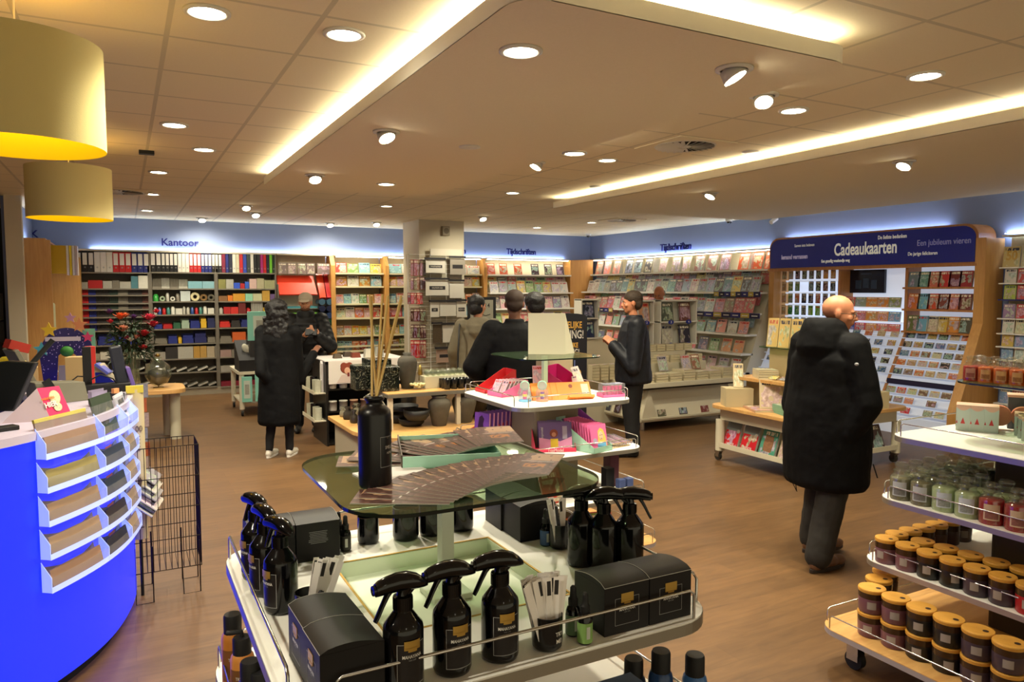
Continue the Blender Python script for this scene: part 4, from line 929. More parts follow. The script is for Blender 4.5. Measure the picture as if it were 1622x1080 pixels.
# gift cartons on the top tier
PEACH = mat('peach_carton', (226, 186, 160), 0.5); ICE = mat('ice_blue_carton', (190, 206, 196), 0.5); REDP = mat('red_tree_print', (190, 60, 60), 0.6)
def carton(loc, rz, w_, d, h, label, trees=1, window=False):
 t = thing('gift_carton', label, 'box', loc, rz, 'peach and ice blue gift cartons')
 b = MB().box(-w_/2, w_/2, -d/2, d/2, 0, h-0.0012).build('carton', ICE, t)
 MB().box(-w_/2-0.0004, w_/2+0.0004, -d/2-0.0004, d/2+0.0004, h-0.0014, h).build('top_flap', PEACH, t)
 m = MB(); n = 8
 pts = [(-w_/2, h-0.002)]+[(-w_/2+w_*k/n, h-0.012-0.016*math.sin(PI*k/n)) for k in range(n+1)]+[(w_/2, h-0.002)]
 m.add([(x, -d/2-0.0006, z) for x, z in pts], [tuple(range(len(pts)))]); m.build('scallop_print', PEACH, b)
 m = MB()
 for k in range(trees):
  x = -w_/2+w_*(k+0.5)/trees
  m.add([(x-0.010, -d/2-0.0008, 0.035), (x+0.010, -d/2-0.0008, 0.035), (x, -d/2-0.0008, 0.066)], [(0, 1, 2)])
  m.add([(x-0.03, -d/2-0.0008, 0.036), (x-0.022, -d/2-0.0008, 0.036), (x-0.026, -d/2-0.0008, 0.052)], [(0, 1, 2)])
 m.build('tree_print', REDP, b)
 if window: MB().prism([(-w_*0.25, h*0.20), (w_*0.25, h*0.20), (w_*0.30, h*0.72), (-w_*0.30, h*0.72)], -d/2-0.0015, -d/2-0.0007, axis='y').build('window', mat('dark_wine_window', (60, 22, 18), 0.15), t)
 MB().prism([(-d*0.32, h*0.12), (d*0.32, h*0.12), (d*0.32, h*0.8), (-d*0.32, h*0.8)], -w_/2-0.0012, -w_/2-0.0004, axis='x').build('side_window', mat('side_window_dark', (70, 70, 60), 0.1), t)
 return t
for k in range(3):
 a = R(-60); fx, fy = math.cos(a), math.sin(a)
 carton((3.66+fx*(0.03+0.060*k)+0.055, 2.20+fy*(0.03+0.060*k)+0.02, 1.1005), a, 0.0595, 0.11, 0.128, 'peach topped gift carton with red trees, %s from the left on the candle tier' % ordw(k+1), 1)
for k in range(3):
 carton((3.86-0.055*k, 1.93-0.045*k, 1.1005), R(-62), 0.16, 0.10, 0.105+0.0*k, 'wide peach gift carton at the right edge, %s from the back' % ordw(k+1), 2, window=(k == 2))
tag(MB().box(-0.16, 0.16, -0.05, 0.05, 0, 0.16).build('grey_gift_box', mat('grey_blue_box', (82, 92, 98), 0.4)), 'grey box with peach lid behind the peach cartons', 'box'); o = bpy.data.objects['grey_gift_box']; o.location = (4.06, 1.98, 1.1005); o.rotation_euler = (0, 0, R(-60))
MB().box(-0.163, 0.163, -0.053, 0.053, 0.160, 0.172).build('lid', PEACH, o)
for k, (x, y) in enumerate(((3.88, 2.10), (3.93, 2.02))): 
 o = MB().at((0, 0, 0.06), (PI/2, 0, 0)).cyl(0.05, -0.02, 0.02, 24).build('round_box', mat('salmon_box', (216, 140, 110), 0.5)); o.location = (x, y, 1.1105); o.rotation_euler = (0, 0, R(-60)); tag(o, 'round salmon box peeping over the peach cartons, %s one' % ('left', 'right')[k], 'box')
# dark leather bag hanging at the rail
t = thing('dark_bag', 'dark leather item hanging over the second candle shelf at the right edge', 'bag', (3.02, 1.33, 0.46), R(-70))
b = MB().ell((0, 0, 0), (0.055, 0.06, 0.062), 20, 12).ell((0.055, 0, -0.005), (0.06, 0.065, 0.07), 20, 12).ell((0.13, 0, 0), (0.07, 0.07, 0.075), 20, 12).ell((-0.02, -0.01, -0.055), (0.06, 0.04, 0.02), 16, 8)
b.build('padded_body', mat('dark_green_leather', (12, 20, 18), 0.3), t); MB().tube([(0.03, 0, 0.05), (0.06, 0.03, 0.10), (0.12, 0.02, 0.06)], 0.008).build('strap', BLACKM, t)
# ================================================================== SERVICE DESK AND LEFT SIDE
ctrl = [(-2.2, 2.98), (-1.5, 3.02), (-0.95, 3.18), (-0.55, 3.46), (-0.30, 3.74), (-0.12, 4.05), (-0.02, 4.40), (0.015, 4.75), (-0.03, 5.10), (-0.16, 5.42), (-0.40, 5.70)]
def catmull(P, n=8):
 out = []
 for i in range(len(P)-1):
  p0 = P[max(i-1, 0)]; p1 = P[i]; p2 = P[i+1]; p3 = P[min(i+2, len(P)-1)]
  for k in range(n):
   t_ = k/n
   out.append(tuple(0.5*((2*p1[d])+(-p0[d]+p2[d])*t_+(2*p0[d]-5*p1[d]+4*p2[d]-p3[d])*t_*t_+(-p0[d]+3*p1[d]-3*p2[d]+p3[d])*t_**3) for d in (0, 1)))
 return out+[P[-1]]
DC = catmull(ctrl)
def dnorm(i):
 a = DC[max(i-1, 0)]; b = DC[min(i+1, len(DC)-1)]; t_ = Vector((b[0]-a[0], b[1]-a[1])).normalized(); return Vector((t_.y, -t_.x))
def doff(d, i0=0, i1=None):
 return [(DC[i][0]+dnorm(i).x*d, DC[i][1]+dnorm(i).y*d) for i in range(i0, len(DC) if i1 is None else i1)]
DT = 1.20
desk = thing('service_desk', 'curved service desk with a glowing deep blue front and lilac white top', 'counter', (-0.6, 4.4, 0))
desk.location = (0, 0, 0)
o_ = doff(0); i_ = doff(-0.55)
def wall_strip(mb, pts, z0, z1):
 n = len(pts); mb.add([(p[0], p[1], z0) for p in pts]+[(p[0], p[1], z1) for p in pts], [(k, k+1, n+k+1, n+k) for k in range(n-1)], True); return mb
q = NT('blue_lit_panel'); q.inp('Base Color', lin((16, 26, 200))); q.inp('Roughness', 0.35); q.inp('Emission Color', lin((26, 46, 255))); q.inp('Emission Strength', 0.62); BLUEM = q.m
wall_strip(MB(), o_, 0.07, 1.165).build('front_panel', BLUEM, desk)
wall_strip(MB(), doff(-0.05), 0.0, 0.08).build('plinth', BLACKM, desk)
ring = doff(0.015)+list(reversed(doff(-0.50))); n = len(ring)//2; m = MB()
A_ = doff(0.015); B_ = doff(-0.50); n = len(A_)
vs = [(p[0], p[1], DT) for p in A_]+[(p[0], p[1], DT) for p in B_]+[(p[0], p[1], DT-0.035) for p in A_]+[(p[0], p[1], DT-0.035) for p in B_]
fs = [(k, k+1, n+k+1, n+k) for k in range(n-1)]+[(2*n+k+1, 2*n+k, 3*n+k, 3*n+k+1) for k in range(n-1)]+[(2*n+k, 2*n+k+1, k+1, k) for k in range(n-1)]+[(n+k, n+k+1, 3*n+k+1, 3*n+k) for k in range(n-1)]+[(n-1, 2*n-1, 4*n-1, 3*n-1)]
m.add(vs, fs).build('desk_top', mat('lilac_white_top', (198, 190, 214), 0.35), desk)
wall_strip(MB(), doff(-0.50), 0.0, DT-0.03).build('back_panel', mat('desk_inner', (40, 44, 110), 0.6), desk)
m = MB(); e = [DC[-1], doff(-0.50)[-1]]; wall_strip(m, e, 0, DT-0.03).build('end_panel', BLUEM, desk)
# inner work surface of the desk, lower, carrying screens
MB().box(-2.2, -0.42, 4.15, 6.1, 0.80, 0.84).build('work_surface', mat('desk_work_blue', (60, 66, 130), 0.5), desk)
# brochure rack on the front of the desk
rk = thing('leaflet_rack', 'curved clear acrylic leaflet rack with three columns hung on the desk front', 'rack', (0, 0, 0))
i0 = min(range(len(DC)), key=lambda i: (DC[i][0]+0.355)**2+(DC[i][1]-3.68)**2); i1 = min(range(len(DC)), key=lambda i: (DC[i][0]+0.0)**2+(DC[i][1]-4.50)**2)
RX_ = DC[i0:i1+1]
AIS = mat('acrylic_blue_lit', (196, 212, 255), 0.2, em=(130, 155, 255), es=0.35)  # blue light caught by the acrylic edges, set as pale colour and glow
def rpt(f, d):
 L = [0]
 for a, b in zip(RX_, RX_[1:]): L.append(L[-1]+math.hypot(b[0]-a[0], b[1]-a[1]))
 s_ = f*L[-1]; k = 0
 while k < len(L)-2 and L[k+1] < s_: k += 1
 t_ = (s_-L[k])/(L[k+1]-L[k]); a, b = RX_[k], RX_[k+1]
 n_ = dnorm(i0+k)*(1-t_)+dnorm(i0+k+1)*t_
 return Vector((a[0]+(b[0]-a[0])*t_+n_.x*d, a[1]+(b[1]-a[1])*t_+n_.y*d)), n_
def arc(d, f0=0, f1=1, n_=18): return [tuple(rpt(f0+(f1-f0)*k/n_, d)[0]) for k in range(n_+1)]
wall_strip(MB(), arc(0.006), 0.50, 1.25).build('back_sheet', ACRYL, rk)
tiers = [0.515, 0.660, 0.805, 0.950, 1.095]
for k, z in enumerate(tiers):
 m = MB()
 a1 = arc(0.055); a0 = arc(0.008); n_ = len(a1)
 m.add([(p[0], p[1], z) for p in a0]+[(p[0], p[1], z-0.012) for p in a1], [(j, j+1, n_+j+1, n_+j) for j in range(n_-1)], True)
 m.build('shelf', ACRYL, rk)
 wall_strip(MB(), a1, z-0.014, z+0.012).build('lit_lip', AIS, rk)
 m = MB(); wall_strip(m, arc(0.056), z+0.012, z+0.055); m.build('front_sheet', ACRYL, rk)
 for f_ in (0.0, 0.42, 0.74, 1.0):
  m = MB(); a, _n = rpt(f_, 0.006); b, _n = rpt(f_, 0.056)
  m.add([(a.x, a.y, z-0.012), (b.x, b.y, z-0.012), (b.x, b.y, z+0.055), (a.x, a.y, z+0.12)], [(0, 1, 2, 3)])
  m.tube([(b.x, b.y, z-0.012), (b.x, b.y, z+0.055), (a.x, a.y, z+0.118)], 0.0016, 5)
  m.build('divider', AIS, rk)
KR = [(150, 128, 104), (140, 118, 96)]
cols_ = [((0.02, 0.38), [(150, 118, 96), (158, 132, 108), (150, 124, 100), (146, 134, 84), (142, 116, 100)], 'brown paper leaflets'), ((0.45, 0.71), [(36, 38, 52), (46, 40, 48), (40, 52, 70), (44, 56, 76), (52, 66, 52)], 'dark blue leaflets with red emblem'), ((0.77, 0.98), [(158, 136, 112), (150, 130, 112), (160, 140, 116), (152, 134, 112), (214, 212, 222)], 'brown paper leaflets')]
for ci, ((f0, f1), cc_, nm) in enumerate(cols_):
 for k, z in enumerate(tiers):
  for step in range(2):
   zz = z+0.002+0.0*step; a, n_ = rpt(f0, 0.045-0.028*step); b, _ = rpt(f1, 0.045-0.028*step)
   d = b-a; wd = d.length; h = (0.078 if step == 0 else 0.150)
   if k == 4 and ci == 1: h = 0.19 if step else 0.0
   if k == 4 and ci == 2: h = 0.16 if step else 0.0
   if h == 0: continue
   m = MB().box(0, wd, -0.004, 0.004, 0, h, front=True)
   cm = mat('leaflet_%d_%d_%d' % cc_[k], cc_[k], 0.6, var=0.1, bs=20)
   o = m.build('leaflet_stack', [cm]); o.location = (a.x, a.y, zz); o.rotation_euler = (R(-13), 0, math.atan2(d.y, d.x))
   tag(o, 'stack of %s, %s column, %s tier down, %s' % (nm, ('left', 'middle', 'right')[ci], ordw(5-k), ('front pocket', 'back pocket')[step]), 'leaflet', 'leaflet stacks in the acrylic rack')
   if ci == 1 and step == 1 and k < 4: MB().prism([(wd*.40, .05), (wd*.62, .045), (wd*.70, .075), (wd*.62, .10), (wd*.55, .092), (wd*.45, .102), (wd*.36, .08)], -0.0055, -0.0042, axis='y').build('red_emblem', mat('leaflet_red', (196, 84, 76), 0.6), o)
   if ci == 2 and k == 4:
    MB().box(wd*.25, wd*.85, -0.0052, -0.0042, 0.05, 0.13).build('photo_print', mat('photo_dark', (66, 70, 64), 0.4, var=0.7, bs=60), o)
   if ci == 1 and k == 4: MB().prism([(wd*.5, .05), (wd*.8, .06), (wd*.9, .10), (wd*.7, .125), (wd*.45, .09)], -0.0055, -0.0042, axis='y').build('olive_print', mat('olive_print', (120, 122, 92), 0.6), o)
   if ci == 0 and k == 4 and step: MB().box(0, wd, -0.0055, 0.005, h-0.012, h+0.004).build('yellow_edge', mat('yellow_strip', (206, 190, 70), 0.5), o)
# tall pale banner at the desk end
t = thing('banner_panel', 'tall narrow cream price banner standing at the rounded desk end', 'banner', (0.045, 4.72, 0))
m = MB(); pts = [(-0.05, 0.04), (-0.03, 0.01), (0.0, -0.002), (0.025, 0.004), (0.04, 0.02)]
n = len(pts); zs = [0.33, 0.36, 1.22]
m.add([(p[0], p[1], z) for z in (0.35, 1.23) for p in pts], [(k, k+1, n+k+1, n+k) for k in range(n-1)], True)
m.build('sheet', mat('cream_banner', (200, 186, 140), 0.6, var=0.08, bs=8), t)
text('1.00', 0.035, 'lettering', mat('brown_print_ink', (90, 70, 50), 0.7), t, (-0.004, -0.0045, 1.00), (PI/2, 0, R(2)))
m = MB(); rnd = random.Random(5)
for k in range(5): m.box(-0.018, 0.014, -0.005, -0.003, 0.955-0.02*k, 0.960-0.02*k)
m.prism([(-0.028, 0.55), (0.0, 0.60), (0.018, 0.70), (0.005, 0.72), (-0.02, 0.64)], -0.006, -0.004, axis='y'); m.box(-0.03, 0.02, -0.005, -0.004, 0.42, 0.425)
m.build('printed_drawing', mat('brown_print_ink', (90, 70, 50)), t)
MB().box(-0.05, 0.04, 0.0, 0.03, 1.21, 1.25).build('yellow_top', mat('yellow_strip', (206, 190, 70)), t); MB().tube([(0, 0.045, 0.0), (0, 0.045, 1.2)], 0.009).build('pole', BLACKM, t)
# ---- things on the desk
def desk_z(px, py, z=DT): return at_z(px, py, z)
t = thing('monitor', 'black monitor seen from behind at the left end of the desk', 'monitor', (-0.60, 4.42, DT-0.02), R(-26))
MB().prism([(-0.42, 0.02), (0.12, 0.02), (0.235, 0.26), (0.10, 0.27), (-0.42, 0.20)], -0.02, 0.02, axis='y').build('casing', mat('dark_monitor_shell', (20, 24, 24), 0.4), t, 0.006)
MB().at((-0.10, -0.022, 0.12), (PI/2, 0, 0)).lathe([(0.026, 0), (0.028, 0.001), (0.030, 0)], 26).build('round_badge', mat('badge_grey', (60, 66, 66), 0.3), t)
MB().tube([(0.0, 0.03, 0.1), (0.06, 0.12, 0.16), (0.20, 0.20, 0.36)], 0.014).build('arm', mat('dark_monitor_shell', (20, 24, 24)), t)
t = thing('tilted_display', 'tilted grey framed screen leaning beside the black monitor', 'monitor', (-0.44, 4.95, DT-0.03), R(20))
MB().at((0, 0, 0), (0, R(-24), 0)).box(-0.012, 0.012, -0.12, 0.12, 0.02, 0.33).build('casing', mat('screen_frame_grey', (120, 118, 104), 0.4), t, 0.004)
MB().at((0, 0, 0), (0, R(-24), 0)).box(0.0122, 0.014, -0.10, 0.10, 0.04, 0.31).build('screen', mat('screen_off', (54, 50, 40), 0.15), t)
MB().at((-0.10, 0, 0.29), (0, R(20), 0)).box(-0.06, 0.04, -0.06, 0.06, 0, 0.05).build('red_flap', mat('red_flap', (176, 48, 34), 0.5), t)
p = desk_z(70, 668); t = thing('tent_card', 'magenta and white tent card with a comic figure print on the desk corner', 'card', (-0.27, 3.98, DT), R(34))
m = MB().add([(-0.05, 0, 0), (0.05, 0, 0), (0.02, 0.05, 0.15), (-0.08, 0.05, 0.15)], [(0, 1, 2, 3)]).build('front_face', mat('magenta_print', (214, 22, 92), 0.45), t)
MB().add([(-0.20, 0.12, 0), (-0.05, 0.0, 0), (-0.08, 0.05, 0.15)], [(0, 1, 2)]).build('side_face', mat('lilac_white_card', (196, 180, 190), 0.6), t)
MB().add([(-0.05, -0.001, 0), (0.05, -0.001, 0), (0.046, 0.005, 0.018), (-0.054, 0.005, 0.018)], [(0, 1, 2, 3)]).build('white_band', mat('white_print', (225, 222, 215)), t)
text('HIER', 0.024, 'lettering', mat('white_print', (225, 222, 215)), t, (-0.038, 0.018, 0.072), (R(70), R(-8), 0), bold=0.001); text('WINNEN', 0.013, 'lettering', mat('print_orange', (240, 130, 40), 0.5), t, (-0.045, 0.028, 0.10), (R(70), R(-8), 0))
m = MB().at((-0.012, 0.032, 0.10), (R(70), 0, 0)); m.ell((0, 0, 0), (0.026, 0.036, 0.0012), 16, 6).ell((0.004, -0.045, 0), (0.020, 0.022, 0.0012), 14, 6); m.build('figure_print', mat('figure_print_pale', (205, 196, 160), 0.6, var=0.5, bs=120), t)
tag(MB().box(-0.06, 0.05, -0.03, 0.03, 0, 0.02).build('card_reader', BLACKM, bev=0.004), 'small black card reader lying on the desk at the left edge', 'card reader'); o = bpy.data.objects['card_reader']; o.location = (-0.47, 3.76, DT); o.rotation_euler = (0, 0, R(30))
t = thing('till_printer', 'grey receipt printer box on the desk between the screens', 'printer', (-0.34, 4.62, DT), R(28))
MB().add([(-0.10, -0.09, 0), (0.13, -0.09, 0), (0.13, 0.08, 0), (-0.10, 0.08, 0), (-0.13, -0.07, 0.12), (0.12, -0.07, 0.10), (0.12, 0.06, 0.10), (-0.13, 0.06, 0.12)], [(0, 1, 5, 4), (1, 2, 6, 5), (2, 3, 7, 6), (3, 0, 4, 7), (4, 5, 6, 7), (3, 2, 1, 0)]).build('casing', mat('till_grey', (108, 106, 90), 0.5), t, 0.004)
MB().at((-0.02, -0.10, 0.0), (0, R(-28), 0)).box(-0.02, 0.02, -0.01, 0.0, 0, 0.15).build('dark_flap', mat('dark_monitor_shell', (20, 24, 24)), t)
t = thing('sign_post', 'black upright device post behind the leaflet rack', 'post', (-0.20, 4.93, DT))
MB().box(-0.022, 0.022, -0.02, 0.02, 0.0, 0.27).build('upright', BLACKM, t, 0.003); MB().box(-0.06, 0.22, -0.05, 0.05, 0.0, 0.05).build('foot', BLACKM, t, 0.004)
MB().tube([(-0.08, -0.05, 0.0), (-0.10, -0.02, 0.06), (-0.05, 0.0, 0.10), (0.02, 0.03, 0.09)], 0.004).tube([(0.0, -0.03, 0.07), (0.07, -0.06, 0.11), (0.13, -0.04, 0.08), (0.16, 0, 0.03)], 0.004).build('cable', BLACKM, t)
t = thing('keypad_stand', 'dark slanted keypad panel standing at the right end of the desk', 'keypad', (-0.015, 4.98, DT), R(10))
MB().at((0, 0, 0), (0, R(-9), 0)).box(-0.035, 0.035, -0.012, 0.012, 0.0, 0.27).build('panel', mat('dark_blue_grey', (36, 40, 54), 0.4), t, 0.012)
MB().at((0.055, 0.02, 0), (0, R(-14), 0)).box(-0.012, 0.012, -0.04, 0.04, 0.0, 0.14).build('side_panel', mat('lilac_panel', (110, 90, 170), 0.4), t, 0.004)
t = thing('ticket_box', 'blue and white ticket box beside the black post', 'box', (-0.10, 5.02, DT), R(-18))
MB().prism([(-0.06, 0), (0.05, 0), (0.05, 0.04), (-0.03, 0.16), (-0.06, 0.16)], -0.03, 0.05, axis='y').build('white_body', mat('box_cream', (196, 186, 160), 0.5), t); MB().prism([(-0.055, 0.0), (0.052, 0.0), (0.052, 0.05), (-0.02, 0.11), (-0.055, 0.11)], -0.034, -0.030, axis='y').build('blue_face', mat('ticket_blue', (26, 34, 150), 0.4), t); MB().at((0.0, -0.02, 0.11), (0, R(40), 0)).box(-0.07, 0.02, -0.03, 0.04, 0, 0.015).build('blue_lid', mat('ticket_lilac', (90, 96, 190), 0.4), t)
t = thing('card_holder', 'clear lilac acrylic card holder with a dark green card above the leaflet rack', 'holder', (-0.135, 4.36, DT), R(52))
MB().box(-0.055, 0.055, -0.012, -0.010, 0, 0.075).box(-0.055, 0.055, 0.008, 0.010, 0, 0.085).box(-0.055, -0.053, -0.01, 0.01, 0, 0.08).build('acrylic_body', mat('lilac_acrylic', (170, 160, 190), 0.15, alpha=0.6), t)
tag(MB().box(-0.016, 0.016, -0.01, 0.01, 0, 0.026).build('wooden_dice', mat('peach_block', (220, 150, 100), 0.6)), 'pair of small peach blocks on top of the card holder', 'blocks'); o = bpy.data.objects['wooden_dice']; o.location = (-0.055, 4.52, DT+0.04); o.rotation_euler = (0, 0, R(40))
tag(MB().box(-0.016, 0.016, -0.05, 0.05, -0.04, 0).build('block_stand', mat('dark_blue_grey', (36, 40, 54))), 'small dark stand under the peach blocks', 'stand'); o = bpy.data.objects['block_stand']; o.location = (-0.055, 4.54, DT+0.04); o.rotation_euler = (0, 0, R(40))
# papers, cartons deeper on the desk
for k, (x, y, z, w_, d_, h_, c_, lb) in enumerate(((-0.26, 5.25, DT, .12, .1, .19, (196, 170, 120), 'tan carton behind the black post'), (-0.58, 5.35, DT-.0, .2, .12, .13, (190, 160, 110), 'stack of tan papers behind the tilted screen'), (-0.20, 5.42, DT, .05, .05, .24, (190, 40, 36), 'red cone-shaped packet behind the desk post'), (-0.36, 5.12, DT, .10, .06, .04, (200, 196, 180), 'white note pad by the printer'))):
 o = MB().box(-w_/2, w_/2, -d_/2, d_/2, 0, h_).build('desk_carton', mat('deskbox_%d' % k, c_, 0.6), bev=0.003); o.location = (x, y, z); o.rotation_euler = (0, 0, R(15*k-10)); tag(o, lb, 'box')
t = thing('banana', 'yellow banana-like item on the papers behind the screens', 'fruit', (-0.62, 5.38, DT+0.155)); MB().tube([(-0.08, 0, 0), (-0.04, 0, 0.02), (0.02, 0, 0.022), (0.08, 0, 0.0)], [0.008, 0.02, 0.021, 0.007], 12).build('body', mat('banana_yellow', (190, 170, 30), 0.5), t)
# starry party display
t = thing('party_display', 'navy starry cardboard display arch with coloured stars and a ribbon banner', 'display', (-0.37, 6.15, 0.86), R(-6))
GLIT = None
q = NT('navy_glitter'); tc = q.n('ShaderNodeTexCoord'); vo = q.n('ShaderNodeTexVoronoi', i_Scale=55.0); q.set(vo.inputs['Vector'], tc.outputs['Object'])
q.inp('Base Color', q.mix(q.math('LESS_THAN', vo.outputs['Distance'], 0.22), lin((36, 28, 92)), lin((190, 170, 210)))); q.inp('Roughness', 0.3); GLIT = q.m
pts = [(-0.145, 0.20)]+[(-0.17*math.cos(a)*(1 if a < 9 else 1), 0.47+0.20*math.sin(a)) for a in [PI*k/14 for k in range(15)]]+[(0.12, 0.20), (0.07, 0.22), (0.055, 0.47), (0.0, 0.52), (-0.055, 0.47), (-0.075, 0.22)]
MB().prism(pts, -0.006, 0.006, axis='y').build('arch', GLIT, t)
MB().prism([(-0.055, 0.40), (0.055, 0.40), (0.085, 0.24), (-0.065, 0.24)], -0.004, 0.002, axis='y').build('grey_panel', mat('grey_panel_card', (150, 146, 140), 0.6), t)
MB().at((0.0, 0.0, 0.50)).ell((0, 0, 0), (0.045, 0.03, 0.04), 14, 8).build('green_cap', mat('party_green', (60, 130, 50), 0.6), t)
MB().at((-0.01, 0, 0.0)).lathe([(0.07, 0.0), (0.085, 0.02), (0.09, 0.22), (0.06, 0.27), (0.0, 0.28)], 24).build('glitter_jar', GLIT, t)
def star(m, x, z, r_, y=-0.012):
 m.prism([(x+r_*(1 if k % 2 == 0 else 0.45)*math.sin(PI*k/5), z+r_*(1 if k % 2 == 0 else 0.45)*math.cos(PI*k/5)) for k in range(10)], y, y+0.006, axis='y')
for x, z, r_, c_, nm in ((-0.105, 0.655, 0.055, (222, 186, 40), 'yellow'), (0.085, 0.69, 0.055, (200, 130, 80), 'orange'), (0.135, 0.60, 0.042, (200, 60, 100), 'pink'), (-0.155, 0.52, 0.055, (80, 170, 170), 'teal'), (0.03, 0.74, 0.04, (180, 130, 150), 'rose')):
 m = MB(); star(m, x, z, r_); o = m.build('star', mat('star_'+nm, c_, 0.5), t); o['label'] = nm+' star'
MB().prism([(-0.13, 0.575), (0.09, 0.575), (0.09, 0.605), (-0.13, 0.605)], -0.014, -0.010, axis='y').build('ribbon', mat('ribbon_white', (205, 195, 190), 0.6), t)
MB().box(0.10, 0.18, -0.003, 0.003, 0.30, 0.66).build('green_strip', mat('mint_print', (110, 170, 130), 0.6), t)
MB().tube([(-0.09, -0.03, 0.16), (-0.02, -0.06, 0.18), (0.04, -0.05, 0.15)], 0.02, 8).build('orange_sweets', mat('sweets_orange', (190, 100, 60), 0.5), t)
# wire dump bin with papers
t = thing('wire_bin', 'black wire dump bin on the floor beside the desk', 'wire bin', (0.01, 4.62, 0))
m = MB(); W_, D_, z0, z1 = 0.35, 0.30, 0.18, 0.90
for z in (z0, z0+0.18, z0+0.36, z0+0.54, z1): m.tube([(0, 0, z), (W_, 0, z), (W_, D_, z), (0, D_, z)], 0.0028, 6, True)
for k in range(12):
 x = W_*k/11
 for y in (0, D_): m.tube([(x, y, z0), (x, y, z1)], 0.0020, 5)
 m.tube([(x, 0, z0), (x, D_, z0)], 0.002, 5)
for k in range(1, 8):
 y = D_*k/8
 for x in (0, W_): m.tube([(x, y, z0), (x, y, z1)], 0.0020, 5)
m.build('wire_grid', mat('dark_bronze_wire', (34, 26, 18), 0.4, 0.6), t)
lg = mat('dark_bronze_wire', (34, 26, 18))
for nm, pth in (('leg', [(0.0, 0, z0+0.15), (0, 0, 0.003), (0.09, 0, 0.003), (0.09, 0, z0+0.15)]), ('leg', [(W_-0.11, 0, z0+0.15), (W_-0.10, 0, 0.02), (W_-0.01, 0, 0.02), (W_-0.01, 0, z0+0.15)]), ('leg', [(0.0, D_, z0+0.15), (0, D_, 0.003), (0.09, D_, 0.003), (0.09, D_, z0+0.15)]), ('leg', [(W_-0.09, D_, z0+0.15), (W_-0.09, D_, 0.003), (W_, D_, 0.003), (W_, D_, z0+0.15)])):
 MB().tube(pth, 0.0035, 6).build(nm, lg, t)
rnd = random.Random(21)
for k in range(12):
 c_ = [(180, 176, 170), (60, 56, 76), (196, 190, 180), (190, 110, 60), (70, 66, 84), (150, 146, 150)][k % 6]
 o = cover('magazine', 0.24, 0.32, 0.006, (0.13+0.012*(k % 3), 4.68+0.018*k, 0.52+0.012*k+0.004*(k % 2)), R(78), R(52), c_, 'magazine leaning out of the wire bin, %s from the near side' % ordw(k+1), 'magazine', 'magazines in the wire bin')
# clear bags hanging behind the banner
t = thing('bag_strip', 'strip of clear packets hanging behind the cream banner', 'packets', (0.075, 4.95, 0.70), R(20))
for k in range(6): MB().box(-0.03, 0.03+0.01*(k % 2), -0.004, 0.004, 0.09*k, 0.09*k+0.085).build('packet', mat('packet_%d' % (k % 3), ((150, 130, 120), (150, 80, 50), (120, 120, 130))[k % 3], 0.15, var=0.4, bs=90), t)
# ---- low wooden table with flowers and terrarium
t = thing('side_table', 'low pale wooden table with round white legs beyond the desk', 'table', (-0.05, 9.85, 0))
MB().prism(rrect(-0.75, 0.68, -0.35, 0.35, 0.16, 6), 0.575, 0.625).build('tabletop', BEECH_H, t, 0.004)
for x, y in ((0.56, -0.12), (-0.55, -0.2), (0.50, 0.2), (-0.55, 0.2)): lgo = MB().cyl(0.062, 0, 0.575, 22).build('leg', mat('cream_leg', (190, 184, 160), 0.5), t); lgo.location = (x, y, 0)
t = thing('flower_vase', 'glass vase with mixed red, orange and purple flowers on the low table', 'vase of flowers', (0.06, 9.72, 0.625))
MB().lathe([(0.085, 0), (0.09, 0.01), (0.085, 0.25), (0.10, 0.38), (0.13, 0.46)], 24).build('vase', JARG, t); MB().lathe([(0, 0.01), (0.083, 0.01), (0.078, 0.24), (0, 0.25)], 20).build('water', mat('vase_water', (120, 112, 80), 0.1, alpha=0.6), t)
rnd = random.Random(31); m = MB(); leaf = MB()
heads = []
for k in range(26):
 a = rnd.uniform(0, 2*PI); rr_ = rnd.uniform(0.03, 0.20); h = rnd.uniform(0.62, 0.94)-rr_*0.5
 tip = (rr_*math.cos(a)*1.1, rr_*math.sin(a)*0.7, h); m.tube([(0.02*math.cos(a), 0.02*math.sin(a), 0.05), (0.05*math.cos(a), 0.05*math.sin(a), 0.42), tip], 0.0035, 5); heads.append(tip)
for k in range(420):
 a = rnd.uniform(0, 2*PI); rr_ = 0.21*rnd.random()**0.6; z = rnd.uniform(0.42, 0.82)-rr_*0.4; s_ = rnd.uniform(0.03, 0.06)
 leaf.at((rr_*math.cos(a), rr_*math.sin(a)*0.8, z), (rnd.uniform(-1, 1), rnd.uniform(-1, 1), a)).add([(0, 0, 0), (s_, -s_*0.3, 0.01), (s_*2, 0, 0.0), (s_, s_*0.3, 0.01)], [(0, 1, 2, 3)])
m.tube([(0.05, 0, 0.42), (0.2, 0.0, 0.40), (0.30, 0, 0.30)], 0.006, 6)
m.build('stem', mat('stem_green', (50, 66, 30), 0.6), t); lf = leaf.build('foliage', mat('leaf_green', (26, 44, 22), 0.6, var=0.4, bs=20), t); lf['kind'] = 'stuff'
fcol = [(210, 90, 40), (196, 40, 60), (214, 120, 80), (90, 50, 110), (170, 30, 40), (210, 140, 110), (206, 60, 90), (225, 215, 200)]
fixed = {0: (-0.10, -0.1, 0.84, 0, .075), 1: (-0.08, -0.12, 0.70, 5, .07), 2: (0.20, -0.1, 0.82, 6, .08), 3: (0.24, 0, 0.74, 1, .07), 4: (0.14, -0.12, 0.64, 4, .07), 5: (-0.21, 0, 0.90, 3, .05), 6: (0.28, 0, 0.90, 1, .045), 7: (0.0, -0.14, 0.58, 7, .045), 8: (0.13, -0.1, 0.48, 4, .05)}
